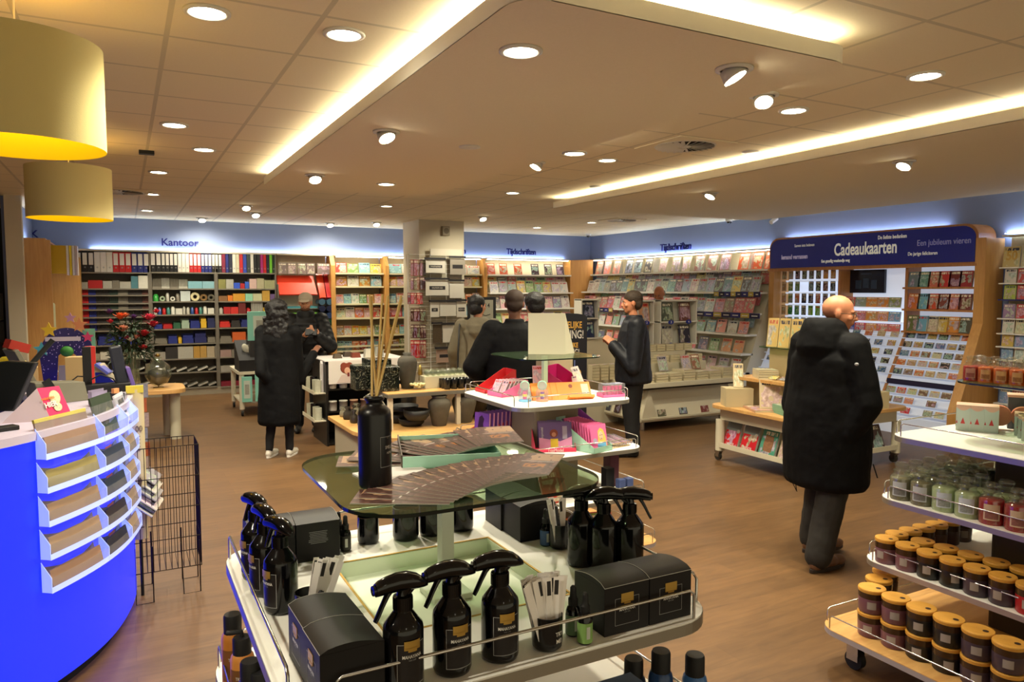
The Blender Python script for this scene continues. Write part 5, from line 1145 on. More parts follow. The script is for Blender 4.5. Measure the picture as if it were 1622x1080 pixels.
for k in range(16):
 if k in fixed: x, y, z, ci, s_ = fixed[k]; s_ *= 1.45
 else: (x, y, z) = heads[k]; ci = k % 8; s_ = rnd.uniform(0.045, 0.075)
 f_ = MB()
 for lay in range(3):
  for j in range(7+lay):
   a = 2*PI*j/(7+lay)+lay*0.4; rr_ = s_*(1-0.28*lay); f_.at((x, y, z+0.012*lay), (0, -0.5-0.35*lay, a)).add([(0, -rr_*0.16, 0), (rr_*0.6, -rr_*0.28, 0.004), (rr_, 0, 0.012), (rr_*0.6, rr_*0.28, 0.004), (0, rr_*0.16, 0)], [(0, 1, 2, 3, 4)])
 o = f_.build('flower_head', mat('petal_%d' % ci, fcol[ci], 0.6), t)
t = thing('terrarium', 'round glass globe filled with dark stones on a wire stand on the low table', 'glass globe', (0.34, 9.78, 0.625))
MB().lathe([(0.03, 0.02), (0.10, 0.06), (0.145, 0.14), (0.15, 0.20), (0.12, 0.28), (0.06, 0.33), (0.045, 0.37)], 26).build('globe', JARG, t); MB().lathe([(0, 0.02), (0.09, 0.07), (0.125, 0.14), (0.11, 0.20), (0, 0.25)], 20).build('stones', mat('terrarium_dark', (44, 38, 28), 0.5, var=0.5, bs=25), t)
MB().tube([(0.06*math.cos(a), 0.06*math.sin(a), 0.003) for a in [2*PI*k/12 for k in range(12)]], 0.004, 6, True).tube([(0, 0, 0.003), (0, 0, 0.03)], 0.008, 6).ell((0, 0, 0.39), (0.03, 0.03, 0.02), 10, 6).build('metal_fitting', mat('brass_fit', (150, 120, 60), 0.3, 0.8), t)
# ---- wooden units at the left wall
t = thing('wooden_cabinet', 'tall beech wall unit at the far left, its plain side facing the shop', 'cabinet', (-1.16, 11.70, 0))
MB().box(-0.02, 0.315, 0, 0.03, 0, 2.47).build('side_panel', BEECH, t); MB().box(-0.02, 0.02, 0.03, 1.0, 0, 2.47).build('back_panel', WALLC, t)
MB().box(-0.02, 0.26, 0.0, 1.9, 2.47, 2.49).build('top_panel', BEECH, t); MB().box(0.20, 0.26, 0.04, 0.7, 1.70, 2.30).build('dark_display', BLACKM, t); MB().box(0.26, 0.265, 0.1, 0.55, 1.80, 1.95).build('lit_screen', mat('lilac_screen', (200, 190, 255), em=(190, 180, 255), es=1.2), t)
MB().box(0.22, 0.30, 0.06, 0.62, 1.02, 1.62).build('pale_panel', mat('pale_green_panel', (190, 196, 160), 0.3), t, 0.03)
for k in range(6): MB().box(0.0, 0.28, 0.05, 0.95, 0.15+0.15*k, 0.165+0.15*k).build('shelf', WHITE, t)
t = thing('wooden_cabinet', 'second beech unit behind, carrying a yellow box sign', 'cabinet', (-0.80, 13.2, 0))
MB().box(-0.25, 0.22, 0, 0.03, 0, 2.30).build('side_panel', BEECH, t); MB().box(-0.25, 0.22, 0.03, 0.38, 0, 2.30).build('body', BEECH, t)
t = thing('yellow_sign', 'yellow and white box sign on top of the beech units', 'sign', (-0.70, 12.3, 2.03))
MB().box(-0.22, 0.0, 0, 0.3, 0.0, 0.40).build('casing', mat('sign_yellow', (210, 170, 20), 0.4), t)
for k, c_ in enumerate(((225, 220, 200), (230, 200, 30), (225, 220, 205), (196, 180, 170))): MB().box(0.0+0.035*k, 0.03+0.035*k, -0.02, 0.3, -0.02, 0.40).build('upright_band', mat('band_%d' % k, c_, 0.4), t)
# alcove beyond the post
t = thing('storage_rack', 'dim grey storage rack in the dark room beyond the post', 'rack', (-2.6, 12.2, 0))
MB().box(-0.8, 1.1, 0.3, 0.34, 0.3, 1.75).build('back_board', mat('dim_grey_board', (110, 106, 94), 0.7, var=0.2, bs=6), t); MB().box(-0.8, 1.1, -0.02, 0.02, 1.70, 1.78).build('dark_beam', BLACKM, t)
for k in range(4): MB().box(-0.8, 1.1, 0.0, 0.30, 0.4+0.32*k, 0.42+0.32*k).build('shelf', mat('dim_grey_board', (110, 106, 94)), t)
t = thing('plant_bundle', 'green bushy bundle at the left edge behind the monitor', 'plant', (-1.62, 10.6, 0.45)); m = MB(); rnd = random.Random(3)
for k in range(260):
 a = rnd.uniform(0, 2*PI); z = rnd.uniform(0, 0.42); rr_ = (0.34-0.6*z*0.9)*rnd.random()**0.5; m.at((rr_*math.cos(a), rr_*math.sin(a), z), (rnd.uniform(-1, 1), rnd.uniform(-1, 1), a)).add([(0, 0, 0), (.05, -.025, .01), (.11, 0, 0), (.05, .025, .01)], [(0, 1, 2, 3)])
m.build('foliage', mat('bright_leaf', (40, 96, 24), 0.6), t); MB().box(-0.3, 0.3, -0.3, 0.3, -0.45, 0).build('planter', BLACKM, t)
# ================================================================== BACK WALL
YF = 13.62
DIVM = mat('upright_grey', (112, 106, 94), 0.5, 0.2); BACKM = mat('shelf_back_grey', (120, 114, 100), 0.8); CREAMS = mat('cream_shelving', (214, 206, 180), 0.5)
def Xb(px, py=430, Y=YF): return at_y(px, py, Y).x
def Zb(px, py, Y=YF): return at_y(px, py, Y).z
def bay(name, label, x0, x1, zs, side=DIVM, shelf=GREYSHELF, back=BACKM, top=2.455, group=None, depth=0.36, zb=0.12, thick=0.022, label_strip=True, uprights=True):
 t = thing(name, label, 'shelving', (x0, YF, 0), 0, group); w_ = x1-x0
 MB().box(0.0, w_, depth+0.0, depth+0.02, 0, top-0.03).build('back_panel', back, t)
 if uprights:
  for x in (0, w_-0.03): MB().box(x, x+0.03, 0.03, depth, 0, top-0.03).build('side_panel', side, t)
 for z in zs:
  MB().box(0.03*uprights, w_-0.03*uprights, 0, depth, z-thick, z).build('shelf', shelf, t)
 MB().box(0, w_, 0.02, 0.40, top-0.03, top).build('top_board', CREAMS, t)
 MB().box(0, w_, 0.02, 0.04, 0, zb).build('kick_board', mat('kick_beige', (150, 140, 120), 0.6), t)
 return t
bx_ = [Xb(120), Xb(237), Xb(342), Xb(438)]
ys_ = [[431, 456.7, 467, 480, 489.6, 501.8, 511.6, 523.3, 546.7, 569, 592, 615], [431, 456.7, 477, 497.8, 520.4, 544, 567.8, 589.6, 614.4], [432, 457, 476.7, 496.7, 518, 541, 564, 587, 610]]
nm = ['left', 'middle', 'right']; ZK = []
for k in range(3):
 xm = (120+237)/2 if k == 0 else (290 if k == 1 else 390)
 zs = [Zb(xm, y) for y in ys_[k]]; ZK.append(zs)
 bay('office_shelving', 'grey steel office supplies shelving, %s bay below the Kantoor lettering' % nm[k], bx_[k], bx_[k+1], zs, group='office supplies shelving bays')
# ring binders on the top shelf
BC = {'black': (18, 18, 20), 'white': (222, 218, 205), 'red': (190, 22, 26), 'blue': (22, 34, 110), 'maroon': (120, 24, 50), 'navy': (18, 22, 48), 'bright blue': (40, 70, 170), 'grey green': (50, 62, 58), 'magenta': (170, 30, 120), 'green': (110, 190, 40), 'dark green': (16, 44, 30), 'cream': (205, 200, 170)}
bl = []
def add_b(cn, a, b, n, lab): bl.extend([(cn, a+(b-a)*i/n, a+(b-a)*(i+1)/n, lab) for i in range(n)])
add_b('black', 120, 149.5, 3, 1); add_b('white', 149.5, 179, 3, 1); add_b('red', 179, 208.5, 3, 1); add_b('blue', 208.5, 237, 3, 1)
add_b('black', 238.5, 256, 2, 1); add_b('black', 256, 282, 4, 1); add_b('white', 282, 300.5, 3, 1); add_b('red', 300.5, 319, 3, 1); add_b('blue', 319, 336, 3, 1); add_b('black', 336, 352, 3, 1)
for cn, a, b in (('maroon', 352, 358), ('blue', 358, 363), ('navy', 363, 369), ('white', 369, 374.5), ('cream', 374.5, 380), ('red', 380, 385.7), ('bright blue', 385.7, 391.5), ('grey green', 391.5, 397.5), ('white', 397.5, 402.5), ('black', 402.5, 407.7), ('black', 407.7, 413), ('magenta', 413, 417.6), ('red', 417.6, 422.6), ('navy', 422.6, 427.4), ('green', 427.4, 432), ('dark green', 432, 436.5)): bl.append((cn, a, b, 0))
bproto = {}
for k, (cn, a, b, lab) in enumerate(bl):
 xa, xb = Xb(a), Xb(b); w_ = round(xb-xa, 3); key = (cn, w_, lab)
 zt = ZK[0][0] if a < 237 else (ZK[1][0] if a < 342 else ZK[2][0])
 lb_ = '%s ring binder on the top office shelf, %s from the left' % (cn, ordw(k+1))
 if key in bproto: o = dup(bproto[key], (xa, YF+0.03, zt), label=lb_)
 else:
  o = thing('ring_binder', lb_, 'binder', (xa, YF+0.03, zt), group='ring binders on the top office shelf'); bproto[key] = o
  MB().box(0.002, w_-0.002, 0, 0.27, 0, 0.325).build('cover', mat('binder_'+cn.replace(' ', '_'), BC[cn], 0.45), o, 0.003, seg=1)
  if lab: MB().box(w_*0.14, w_*0.86, -0.0015, 0.0, 0.115, 0.305).build('spine_label', mat('spine_label_white', (225, 222, 210), 0.6), o)
  MB().at((w_/2, -0.001, 0.075), (PI/2, 0, 0)).lathe([(0.006, 0.0), (0.012, 0.001), (0.012, 0.001), (0.006, 0.001)], 12).build('finger_ring', mat('ring_steel', (150, 150, 150), 0.3, 0.9), o)
# stock on the office shelves
def m_prod(): pass
def boxitem(w_, h, d, kind):
 if kind == 'box': return MB().box(0, w_, 0, d, 0, h).box(w_*0.1, w_*0.9, -0.001, 0, h*0.15, h*0.85)
 if kind == 'tray': return MB().box(0, w_, 0, 0.006, 0, h*0.5).box(0, w_, d-0.006, d, 0, h).box(0, 0.006, 0, d, 0, h*0.6).box(w_-0.006, w_, 0, d, 0, h*0.6).box(0, w_, 0, d, 0, 0.004).box(w_*.08, w_*.92, 0.02, d-0.01, 0, h*0.85)
 if kind == 'roll':
  m = MB().at((w_/2, 0.0, h/2), (PI/2, 0, 0)); return m.lathe([(h*0.22, -0.05), (h*0.48, -0.05), (h*0.48, -0.05), (h*0.48, 0.0), (h*0.48, 0.0), (h*0.22, 0.0), (h*0.22, 0.0), (h*0.22, -0.05)], 16)
 if kind == 'pens':
  m = MB().box(0, w_, 0, 0.05, 0, 0.03); n = max(2, int(w_/0.016))
  for i in range(n): m.at((w_*(i+0.5)/n, 0.025, 0.02)).cyl(0.0055, 0, h, 8)
  return m
 if kind == 'paper':
  m = MB()
  return m.at((0, 0.0, 0.005), (0, R(-22), 0)).box(0, w_*1.05, 0, d, 0, 0.022)
 if kind == 'jar': return MB().at((w_/2, w_/2, 0)).lathe([(0, 0), (w_*.45, 0), (w_*.45, 0), (w_*.45, h*0.8), (w_*.3, h*0.85), (w_*.3, h), (w_*.3, h), (0, h)], 14)
 return MB().box(0, w_, 0, d, 0, h)
iproto = {}
NAMES = {'box': 'stationery_box', 'tray': 'supply_tray', 'roll': 'tape_roll', 'pens': 'pen_rack', 'paper': 'paper_pack', 'jar': 'glue_jar'}
WORDS = {'box': 'stationery box', 'tray': 'open supply tray', 'roll': 'tape roll', 'pens': 'row of pens', 'paper': 'slanted paper pack', 'jar': 'small jar'}
def stock(bayi, shelf, z, x0, x1, spec, hmax):
 """spec: list of (kind, colour name, rgb, width, height)"""
 x = x0+0.035; k = 0; cnt = 0
 while x < x1-0.05:
  kd, cn, c, w_, h = spec[k % len(spec)]; k += 1; h = min(h, hmax)
  if x+w_ > x1-0.03: w_ = max(0.03, x1-0.034-x)
  key = (kd, round(w_, 3), round(h, 3))
  cnt += 1
  if key not in iproto: iproto[key] = boxitem(w_, h, 0.22, kd).mesh(NAMES[kd], TINT if kd not in ('roll', 'jar') else TGLOSS)
  o = obj(NAMES[kd], iproto[key]); o.location = (x+0.002, YF+0.02, z+0.0005); o.color = lin(c)
  tag(o, '%s %s, %s shelf of the %s office bay, %s from left' % (cn, WORDS[kd], ordw(shelf+1), nm[bayi], ordw(cnt)), WORDS[kd].split()[-1], 'stock on the office shelves')
  x += w_+0.006
SV = (170, 168, 155); DK = (44, 40, 38); RD = (176, 24, 26); BL = (26, 40, 120); GY = (118, 112, 98); WH = (206, 204, 190); GN = (40, 90, 60); YL = (210, 170, 40); TL = (70, 120, 130)
P = {}
P[(0, 1)] = [('box', 'silver', SV, .12, .10), ('box', 'red', RD, .20, .13), ('box', 'silver', SV, .13, .12), ('box', 'grey', GY, .10, .13), ('box', 'silver', SV, .16, .11), ('box', 'teal', TL, .10, .20), ('box', 'white', WH, .22, .21), ('box', 'grey', GY, .12, .18), ('box', 'grey', GY, .14, .19)]
for s_ in range(2, 8): P[(0, s_)] = [('pens', 'red', RD, .12, .09), ('pens', 'blue', BL, .10, .08), ('pens', 'black', DK, .18, .09), ('pens', 'dark green', (30, 50, 40), .12, .08), ('pens', 'grey', GY, .14, .085), ('pens', 'black', DK, .2, .08), ('pens', 'brown', (80, 44, 34), .12, .09), ('pens', 'silver', SV, .10, .09)]
P[(0, 8)] = [('tray', 'grey', GY, .22, .14), ('tray', 'blue', BL, .28, .17), ('tray', 'blue', BL, .28, .16), ('tray', 'grey', GY, .25, .14)]
P[(0, 9)] = [('box', 'grey', (150, 146, 130), .25, .10), ('box', 'white', WH, .2, .12)]
P[(0, 10)] = [('paper', 'white', WH, .16, .1), ('box', 'grey', GY, .2, .14)]
P[(0, 11)] = [('paper', 'white', WH, .16, .1)]
P[(1, 1)] = [('pens', 'grey', GY, .13, .14), ('pens', 'silver', SV, .12, .15), ('pens', 'grey', GY, .13, .14), ('pens', 'silver', SV, .14, .13), ('box', 'pale blue', (120, 170, 180), .22, .12), ('box', 'pale blue', (130, 176, 186), .22, .12), ('box', 'pink grey', (170, 130, 120), .2, .12)]
P[(1, 2)] = [('jar', 'green', (50, 150, 60), .09, .12), ('roll', 'pale green', (150, 170, 140), .09, .09), ('jar', 'silver', SV, .06, .14), ('roll', 'white', WH, .08, .08), ('jar', 'grey', GY, .07, .13), ('box', 'silver', (190, 200, 196), .15, .17), ('roll', 'cream', (206, 196, 150), .14, .15), ('roll', 'brown', (120, 90, 50), .12, .12), ('roll', 'grey', (90, 84, 70), .12, .12)]
P[(1, 3)] = [('jar', 'silver', SV, .06, .12), ('jar', 'blue', (40, 70, 130), .06, .12), ('jar', 'red', RD, .06, .11), ('jar', 'teal', (60, 120, 110), .06, .12), ('jar', 'white', WH, .07, .13), ('box', 'white', WH, .10, .10), ('jar', 'silver', SV, .05, .13)]
P[(1, 4)] = [('tray', 'blue', BL, .13, .09), ('tray', 'red', RD, .15, .09), ('tray', 'green', GN, .12, .12), ('tray', 'pale green', (150, 170, 150), .13, .16), ('tray', 'blue', BL, .16, .15), ('tray', 'yellow', YL, .10, .19), ('tray', 'navy', (30, 36, 80), .2, .2)]
P[(1, 5)] = [('tray', 'grey', GY, .2, .11), ('tray', 'blue', BL, .15, .15), ('tray', 'yellow', YL, .06, .12), ('tray', 'blue', BL, .18, .16), ('tray', 'navy', (24, 30, 90), .20, .19)]
P[(1, 6)] = [('box', 'grey', (150, 146, 134), .16, .12), ('box', 'black', DK, .18, .2), ('box', 'silver', SV, .24, .2), ('box', 'gold', (176, 136, 60), .10, .2), ('box', 'gold', (176, 140, 70), .10, .2), ('box', 'cream', (170, 156, 130), .12, .19), ('box', 'grey', GY, .12, .2)]
P[(1, 7)] = [('paper', 'white', WH, .16, .1), ('paper', 'grey', (150, 146, 134), .16, .1)]
P[(1, 8)] = [('paper', 'grey', (160, 156, 144), .16, .1)]
P[(2, 1)] = [('box', 'olive', (130, 128, 70), .12, .16), ('box', 'silver', SV, .12, .16), ('box', 'blue', (40, 80, 190), .10, .10), ('box', 'red', RD, .07, .09), ('box', 'blue', (40, 90, 190), .07, .12), ('box', 'pinkish white', (200, 170, 160), .12, .17), ('box', 'beige', (170, 164, 130), .12, .18), ('box', 'olive', (150, 150, 110), .26, .15)]
P[(2, 2)] = [('box', 'brown', (130, 90, 50), .14, .09), ('box', 'orange', (214, 120, 30), .08, .10), ('box', 'amber', (206, 150, 40), .2, .13), ('box', 'mint', (140, 200, 170), .12, .13), ('box', 'pale', (190, 190, 150), .15, .13), ('box', 'gold', (190, 150, 60), .13, .2), ('box', 'violet', (100, 76, 120), .08, .12), ('pens', 'pink', (190, 110, 120), .20, .17)]
P[(2, 3)] = [('jar', 'silver', SV, .07, .11), ('box', 'red', RD, .11, .12), ('box', 'red', (200, 40, 30), .12, .12), ('box', 'dark red', (110, 30, 26), .12, .20), ('jar', 'red', RD, .08, .10), ('pens', 'white', WH, .2, .18), ('box', 'yellow', YL, .1, .1)]
P[(2, 4)] = [('tray', 'red', (200, 40, 30), .18, .12), ('tray', 'dark', DK, .16, .14), ('tray', 'blue', (30, 40, 110), .22, .15), ('tray', 'red', (190, 60, 30), .2, .15)]
P[(2, 5)] = [('tray', 'grey', GY, .2, .12), ('box', 'orange', (196, 90, 30), .22, .17), ('tray', 'brown', (90, 60, 40), .18, .14)]
P[(2, 6)] = [('box', 'pink grey', (150, 124, 116), .18, .12), ('box', 'grey', GY, .2, .12)]
P[(2, 7)] = [('box', 'grey', (150, 146, 134), .25, .10), ('box', 'dark', DK, .12, .11)]
P[(2, 8)] = [('box', 'dark red', (120, 20, 40), .3, .08), ('box', 'dark', DK, .14, .12)]
for (b, s_), sp_ in P.items():
 z = ZK[b][s_]; hm = ZK[b][s_-1]-z-0.035
 stock(b, s_, z, bx_[b], bx_[b+1], sp_, max(hm, 0.04))
# lettering on the wall
LB = mat('blue_letter', (8, 18, 110), 0.6)
def sign(s, px, py, wall, h, sx, label, ex=0.012, bold=0.003):
 o = text(s, h, 'wall_lettering', LB, None, sx=sx, ex=ex, bold=bold)
 if wall == 'b': p = at_y(px, py, YB-0.05); o.location = p; o.rotation_euler = (PI/2, 0, 0)
 else: p = at_x(px, py, XR-0.05); o.location = p; o.rotation_euler = (PI/2, 0, -PI/2)
 return tag(o, label, 'lettering')
sign('Kantoor', 285, 384.5, 'b', 0.125, 1.0, 'blue raised lettering Kantoor on the back wall above the binders')
sign('Tijdschriften', 826, 399, 'b', 0.125, 0.82, 'blue raised lettering Tijdschriften on the back wall right of the pillar')
sign('Wenskaarten', 712, 397, 'b', 0.115, 0.85, 'blue raised lettering ending in en, mostly hidden behind the pillar')
sign('Tijdschriften', 1070, 391, 'r', 0.135, 0.95, 'blue raised lettering Tijdschriften on the right wall')
sign('K', 54, 371, 'b', 0.12, 1.0, 'small blue raised letter at the left end of the back wall')
# gift wrap unit
gx0, gx1 = Xb(439), Xb(523)
t = thing('gift_wrap_unit', 'gift wrap display with a large orange red sheet and stacked rolls', 'shelving', (gx0, YF, 0)); gw = gx1-gx0
MB().box(0, gw, 0.34, 0.36, 0, 2.43).build('back_panel', CREAMS, t); MB().box(0, gw, 0.02, 0.40, 2.425, 2.455).build('top_board', CREAMS, t)
for k in range(12): z = 0.2+0.115*k; MB().box(0, gw, 0, 0.34, z-0.012, z).build('shelf', GREYSHELF, t)
MB().box(0, 0.02, 0.0, 0.34, 0, 1.9).build('side_panel', DIVM, t); MB().box(0, gw, 0.02, 0.04, 0, 0.12).build('kick_board', mat('kick_beige', (150, 140, 120)), t)
za, zb_ = Zb(470, 466), Zb(470, 436); xs_ = Xb(502)-gx0
o = MB().add([(0.03, -0.02, za), (xs_, -0.02, za), (xs_-0.03, 0.20, zb_), (0.01, 0.20, zb_), (0.03, 0.0, za-0.02), (xs_, 0.0, za-0.02), (xs_-0.03, 0.22, zb_-0.02), (0.01, 0.22, zb_-0.02)], [(0, 1, 2, 3), (7, 6, 5, 4), (0, 4, 5, 1), (1, 5, 6, 2), (2, 6, 7, 3), (3, 7, 4, 0)]).build('wrapping_sheets', mat('orange_red_paper', (226, 60, 30), 0.45)); o.location = (gx0, YF, 0); tag(o, 'large slanted stack of orange red wrapping sheets on the gift wrap unit', 'wrapping paper')
cols2 = [('teal', (60, 130, 140)), ('lime', (110, 180, 60)), ('white', (190, 196, 190)), ('navy', (20, 30, 60)), ('green', (40, 110, 70)), ('brown', (70, 50, 40)), ('blue', (40, 60, 120)), ('black', (20, 20, 22))]
for k in range(9):
 cn, c = cols2[k % 8]; z = 0.2+0.115*(11-k)
 o = MB().box(0.03, xs_, 0.0, 0.3, 0, 0.035).build('wrapping_sheets', TINT, colr=c); o.location = (gx0, YF, z); tag(o, '%s wrapping sheets in the flat slots, %s slot from the top' % (cn, ordw(k+1)), 'wrapping paper', 'flat wrapping sheets on the gift wrap unit')
rolls = [(0, 'orange', (214, 60, 26)), (1, 'red', (176, 16, 24))]
for k in range(2):
 x = Xb(508+11.5*k)-gx0-0.055
 o = MB().add([(0, -0.05, 1.66), (0.115, -0.05, 1.66), (0.115, 0.22, 2.10), (0, 0.22, 2.10), (0, 0.02, 1.62), (0.115, 0.02, 1.62), (0.115, 0.29, 2.06), (0, 0.29, 2.06)], [(0, 1, 2, 3), (7, 6, 5, 4), (0, 4, 5, 1), (1, 5, 6, 2), (2, 6, 7, 3), (3, 7, 4, 0)]).build('wrap_roll', TGLOSS, colr=rolls[k][2]); o.location = (gx0+x+0.02, YF, 0); tag(o, 'slanted bundle of %s gift wrap rolls beside the large sheet' % rolls[k][1], 'wrapping paper')
for r_ in range(5):
 for k in range(2):
  c = [(60, 90, 110), (24, 30, 60), (40, 60, 100), (16, 60, 40), (176, 160, 70)][r_]
  o = MB().at((0, 0, 0), (PI/2, 0, 0)).cyl(0.058, -0.28, 0.0, 16).build('ribbon_roll', TGLOSS, colr=c); o.location = (Xb(508.5+12*k), YF-0.05, 1.58-0.125*r_); tag(o, '%s ribbon roll below the red wrap, %s row from the top, %s one' % (('steel blue', 'navy', 'blue', 'green', 'gold')[r_], ordw(r_+1), ('left', 'right')[k]), 'ribbon', 'ribbon rolls on the gift wrap unit')
for k, px in enumerate((442, 457, 473, 487, 508)):
 o = obj('gift_bag', cover_me(0.15 if k < 4 else 0.24, 0.20, 0.03)); o.location = (Xb(px)+0.07, YF+0.05, Zb(470, 434)+0.0); o.color = lin((128, 112, 108)); tag(o, 'grey floral gift bag hanging at the top of the wrap unit, %s from the left' % ordw(k+1), 'gift bag', 'grey floral gift bags')
# ---- card shelves with wooden uprights
def upright(px, w_=0.07, lab=''):
 x = Xb(px); t = thing('wooden_upright', lab, 'panel', (x, YF-0.06, 0), group='beech uprights between the card shelves')
 MB().prism([(0.36, 0), (0.36, 2.44), (0.13, 2.44), (0.0, 2.25), (0.0, 1.2), (-0.06, 0.0)], 0, w_, axis='x').build('panel', BEECH, t)
upright(523, 0.08, 'beech upright between the gift wrap and the greeting cards'); upright(609, 0.07, 'beech upright in the middle of the card shelves'); upright(765, 0.07, 'beech upright between the card shelves and the magazine rack')
PAST = [('cream', (206, 196, 160)), ('pale pink', (206, 170, 150)), ('white', (214, 210, 196)), ('yellow', (206, 176, 70)), ('pale blue', (130, 170, 180)), ('orange', (200, 110, 60)), ('gold', (170, 120, 50)), ('red', (180, 60, 50)), ('green', (110, 140, 80)), ('blue', (60, 90, 140))]
def crow(x0, x1, z, n, h, pal, lab, grp, seed, cat='card', name='greeting_card', y=YF+0.07, tilt=R(8), gap=0.012, wf=1.0):
 rnd = random.Random(seed); w_ = (x1-x0)/n
 for k in range(n):
  cn, c = pal[rnd.randrange(len(pal))] if not isinstance(pal[0], int) else PAST[pal[k % len(pal)]]
  hh = h*rnd.uniform(0.85, 1.0)
  ww = round(max(0.03, (w_-gap)*wf), 2); hh = round(hh, 2)
  cover(name, ww, hh, 0.006, (x0+w_*(k+0.5), y, z+0.001), 0, tilt, c, '%s %s on %s, %s from the left' % (cn, name.replace('_', ' '), lab, ordw(k+1)), cat, grp)
ycs = [432, 453, 480.5, 503, 530.7, 554.5, 578]
za_ = [Zb(570, y) for y in ycs]+[0.75, 0.5, 0.25]
xa0, xa1 = Xb(531), Xb(608); xb0, xb1 = Xb(615), Xb(764)
for (x0, x1, lb) in ((xa0, xa1, 'cream greeting card shelving between two beech uprights'), (xb0, xb1, 'cream shelving of cards and children books running behind the pillar')):
 bay('card_shelving', lb, x0, x1, za_, shelf=mat('cream_shelf', (222, 214, 176), 0.4), back=mat('card_back_cream', (168, 154, 126), 0.8), side=CREAMS, group='card shelving bays', depth=0.30, uprights=False, thick=0.03)
rn = ['top', 'second', 'third', 'fourth', 'fifth', 'sixth']
for x0, x1 in ((xa0, xa1), (xb0, xb1)): tag(MB().box(x0+0.03, x1-0.03, YF+0.02, YF+0.045, 2.41, 2.424).build('shelf_lamp', mat('canopy_strip', (255, 246, 226), em=(255, 244, 220), es=14)), 'thin light strip under the top board of the %s card bay' % ('left' if x0 == xa0 else 'right'), 'lamp')
npa = [4, 4, 6, 5, 6, 6]; npb = [7, 11, 12, 7, 9, 9]
for r_ in range(6):
 h = 0.20
 crow(xa0+0.02, xa1-0.02, za_[r_], npa[r_], h, PAST, 'the %s shelf of the left card bay' % rn[r_], 'cards on the left card bay', 40+r_)
 crow(xb0+0.02, xb1-0.02, za_[r_], npb[r_], h, PAST if r_ in (0, 3, 5) else PAST[:6], 'the %s shelf of the right card bay' % rn[r_], 'cards on the right card bay', 60+r_)
# ---- magazine rack on the back wall
mx0, mx1 = Xb(771), Xb(902)
CANL = mat('canopy_strip', (255, 246, 226), em=(255, 244, 220), es=14)
def slope_rack(name, label, L, rows, top, zlow=0.35, out=0.38, strip=None):
 """rack in local coords: x along the wall, -y towards the shop; rows (y, z)"""
 t = thing(name, label, 'magazine rack')
 MB().add([(0, 0.28, top), (L, 0.28, top), (L, -out, 0.15), (0, -out, 0.15), (0, 0.30, top), (L, 0.30, top), (L, 0.30, 0.0), (0, 0.30, 0.0), (L, -out, 0), (0, -out, 0)], [(3, 2, 1, 0), (4, 5, 6, 7), (0, 1, 5, 4), (9, 8, 2, 3), (2, 8, 6, 5, 1), (3, 0, 4, 7, 9)]).build('sloped_back', CREAMS, t)
 for y, z in rows:
  MB().box(0, L, y-0.10, y+0.16, z-0.03, z).build('shelf', WHITE, t)
 MB().box(0, L, 0.0, 0.295, top-0.0, top+0.025).build('top_board', CREAMS, t)
 MB().box(0.03, L-0.03, 0.0, 0.03, top-0.012, top-0.001).build('light_strip', CANL, t)
 return t
rows_b = [(0.02, Zb(830, 435)), (-0.06, Zb(830, 463, YF-0.06)), (-0.12, 1.42), (-0.18, 1.10), (-0.24, 0.8)]
t = slope_rack('magazine_rack', 'cream magazine rack on the back wall under the right lettering', mx1-mx0, rows_b, 2.43); t.location = (mx0, YF, 0)
MAGC = [('white', (214, 208, 196)), ('grey green', (120, 130, 120)), ('pale blue', (130, 160, 180)), ('red', (176, 40, 40)), ('dark', (50, 44, 48)), ('yellow', (206, 176, 60)), ('teal', (70, 120, 130)), ('purple', (100, 70, 120)), ('pink', (196, 120, 130)), ('green', (100, 140, 60))]
for k, px in enumerate((776, 796, 819, 846, 867, 886)):
 cn, c = ('red and cream', (196, 90, 60)) if k < 3 else ('dark violet', (70, 52, 62))
 cover('magazine', 0.185, 0.235, 0.006, (Xb(px+1)+0.02, YF+0.0, rows_b[0][1]+0.001), 0, R(14), c, '%s cover magazine on the top shelf of the back rack, %s from the left' % (cn, ordw(k+1)), 'magazine', 'magazines on the back wall rack')
def mrow(t_, L, y, z, n, h, w_, lab, grp, seed, pal=MAGC, tilt=R(16), x0=0.05, step=None, name='magazine'):
 rnd = random.Random(seed); st = step or (L-2*x0)/n; c_, s_ = math.cos(t_.rotation_euler.z), math.sin(t_.rotation_euler.z)
 for k in range(n):
  lx = x0+st*(k+0.5); ly = y-0.004*(k % 2)
  cn, c = pal[rnd.randrange(len(pal))]; c = tuple(int(v*0.68+80) for v in c)
  P_ = (t_.location.x+lx*c_-ly*s_, t_.location.y+lx*s_+ly*c_, z+0.001)
  cover(name, w_, round(h*rnd.choice((0.92, 1.0)), 3), 0.004, P_, t_.rotation_euler.z, tilt, c, '%s magazine, %s, %s from the left' % (cn, lab, ordw(k+1)), 'magazine', grp)
G2 = 'magazines on the back wall rack'
mrow(t, mx1-mx0, 0.08, rows_b[1][1]+0.10, 8, 0.24, 0.2, 'rear line, second shelf of the back rack', G2, 71)
mrow(t, mx1-mx0, -0.05, rows_b[1][1], 9, 0.25, 0.195, 'front line, second shelf of the back rack', G2, 72, pal=[MAGC[0], MAGC[9], MAGC[1], MAGC[0], MAGC[2], MAGC[5]])
mrow(t, mx1-mx0, -0.12, rows_b[2][1], 9, 0.27, 0.20, 'third shelf of the back rack', G2, 73)
mrow(t, mx1-mx0, -0.18, rows_b[3][1], 9, 0.25, 0.20, 'fourth shelf of the back rack', G2, 74)
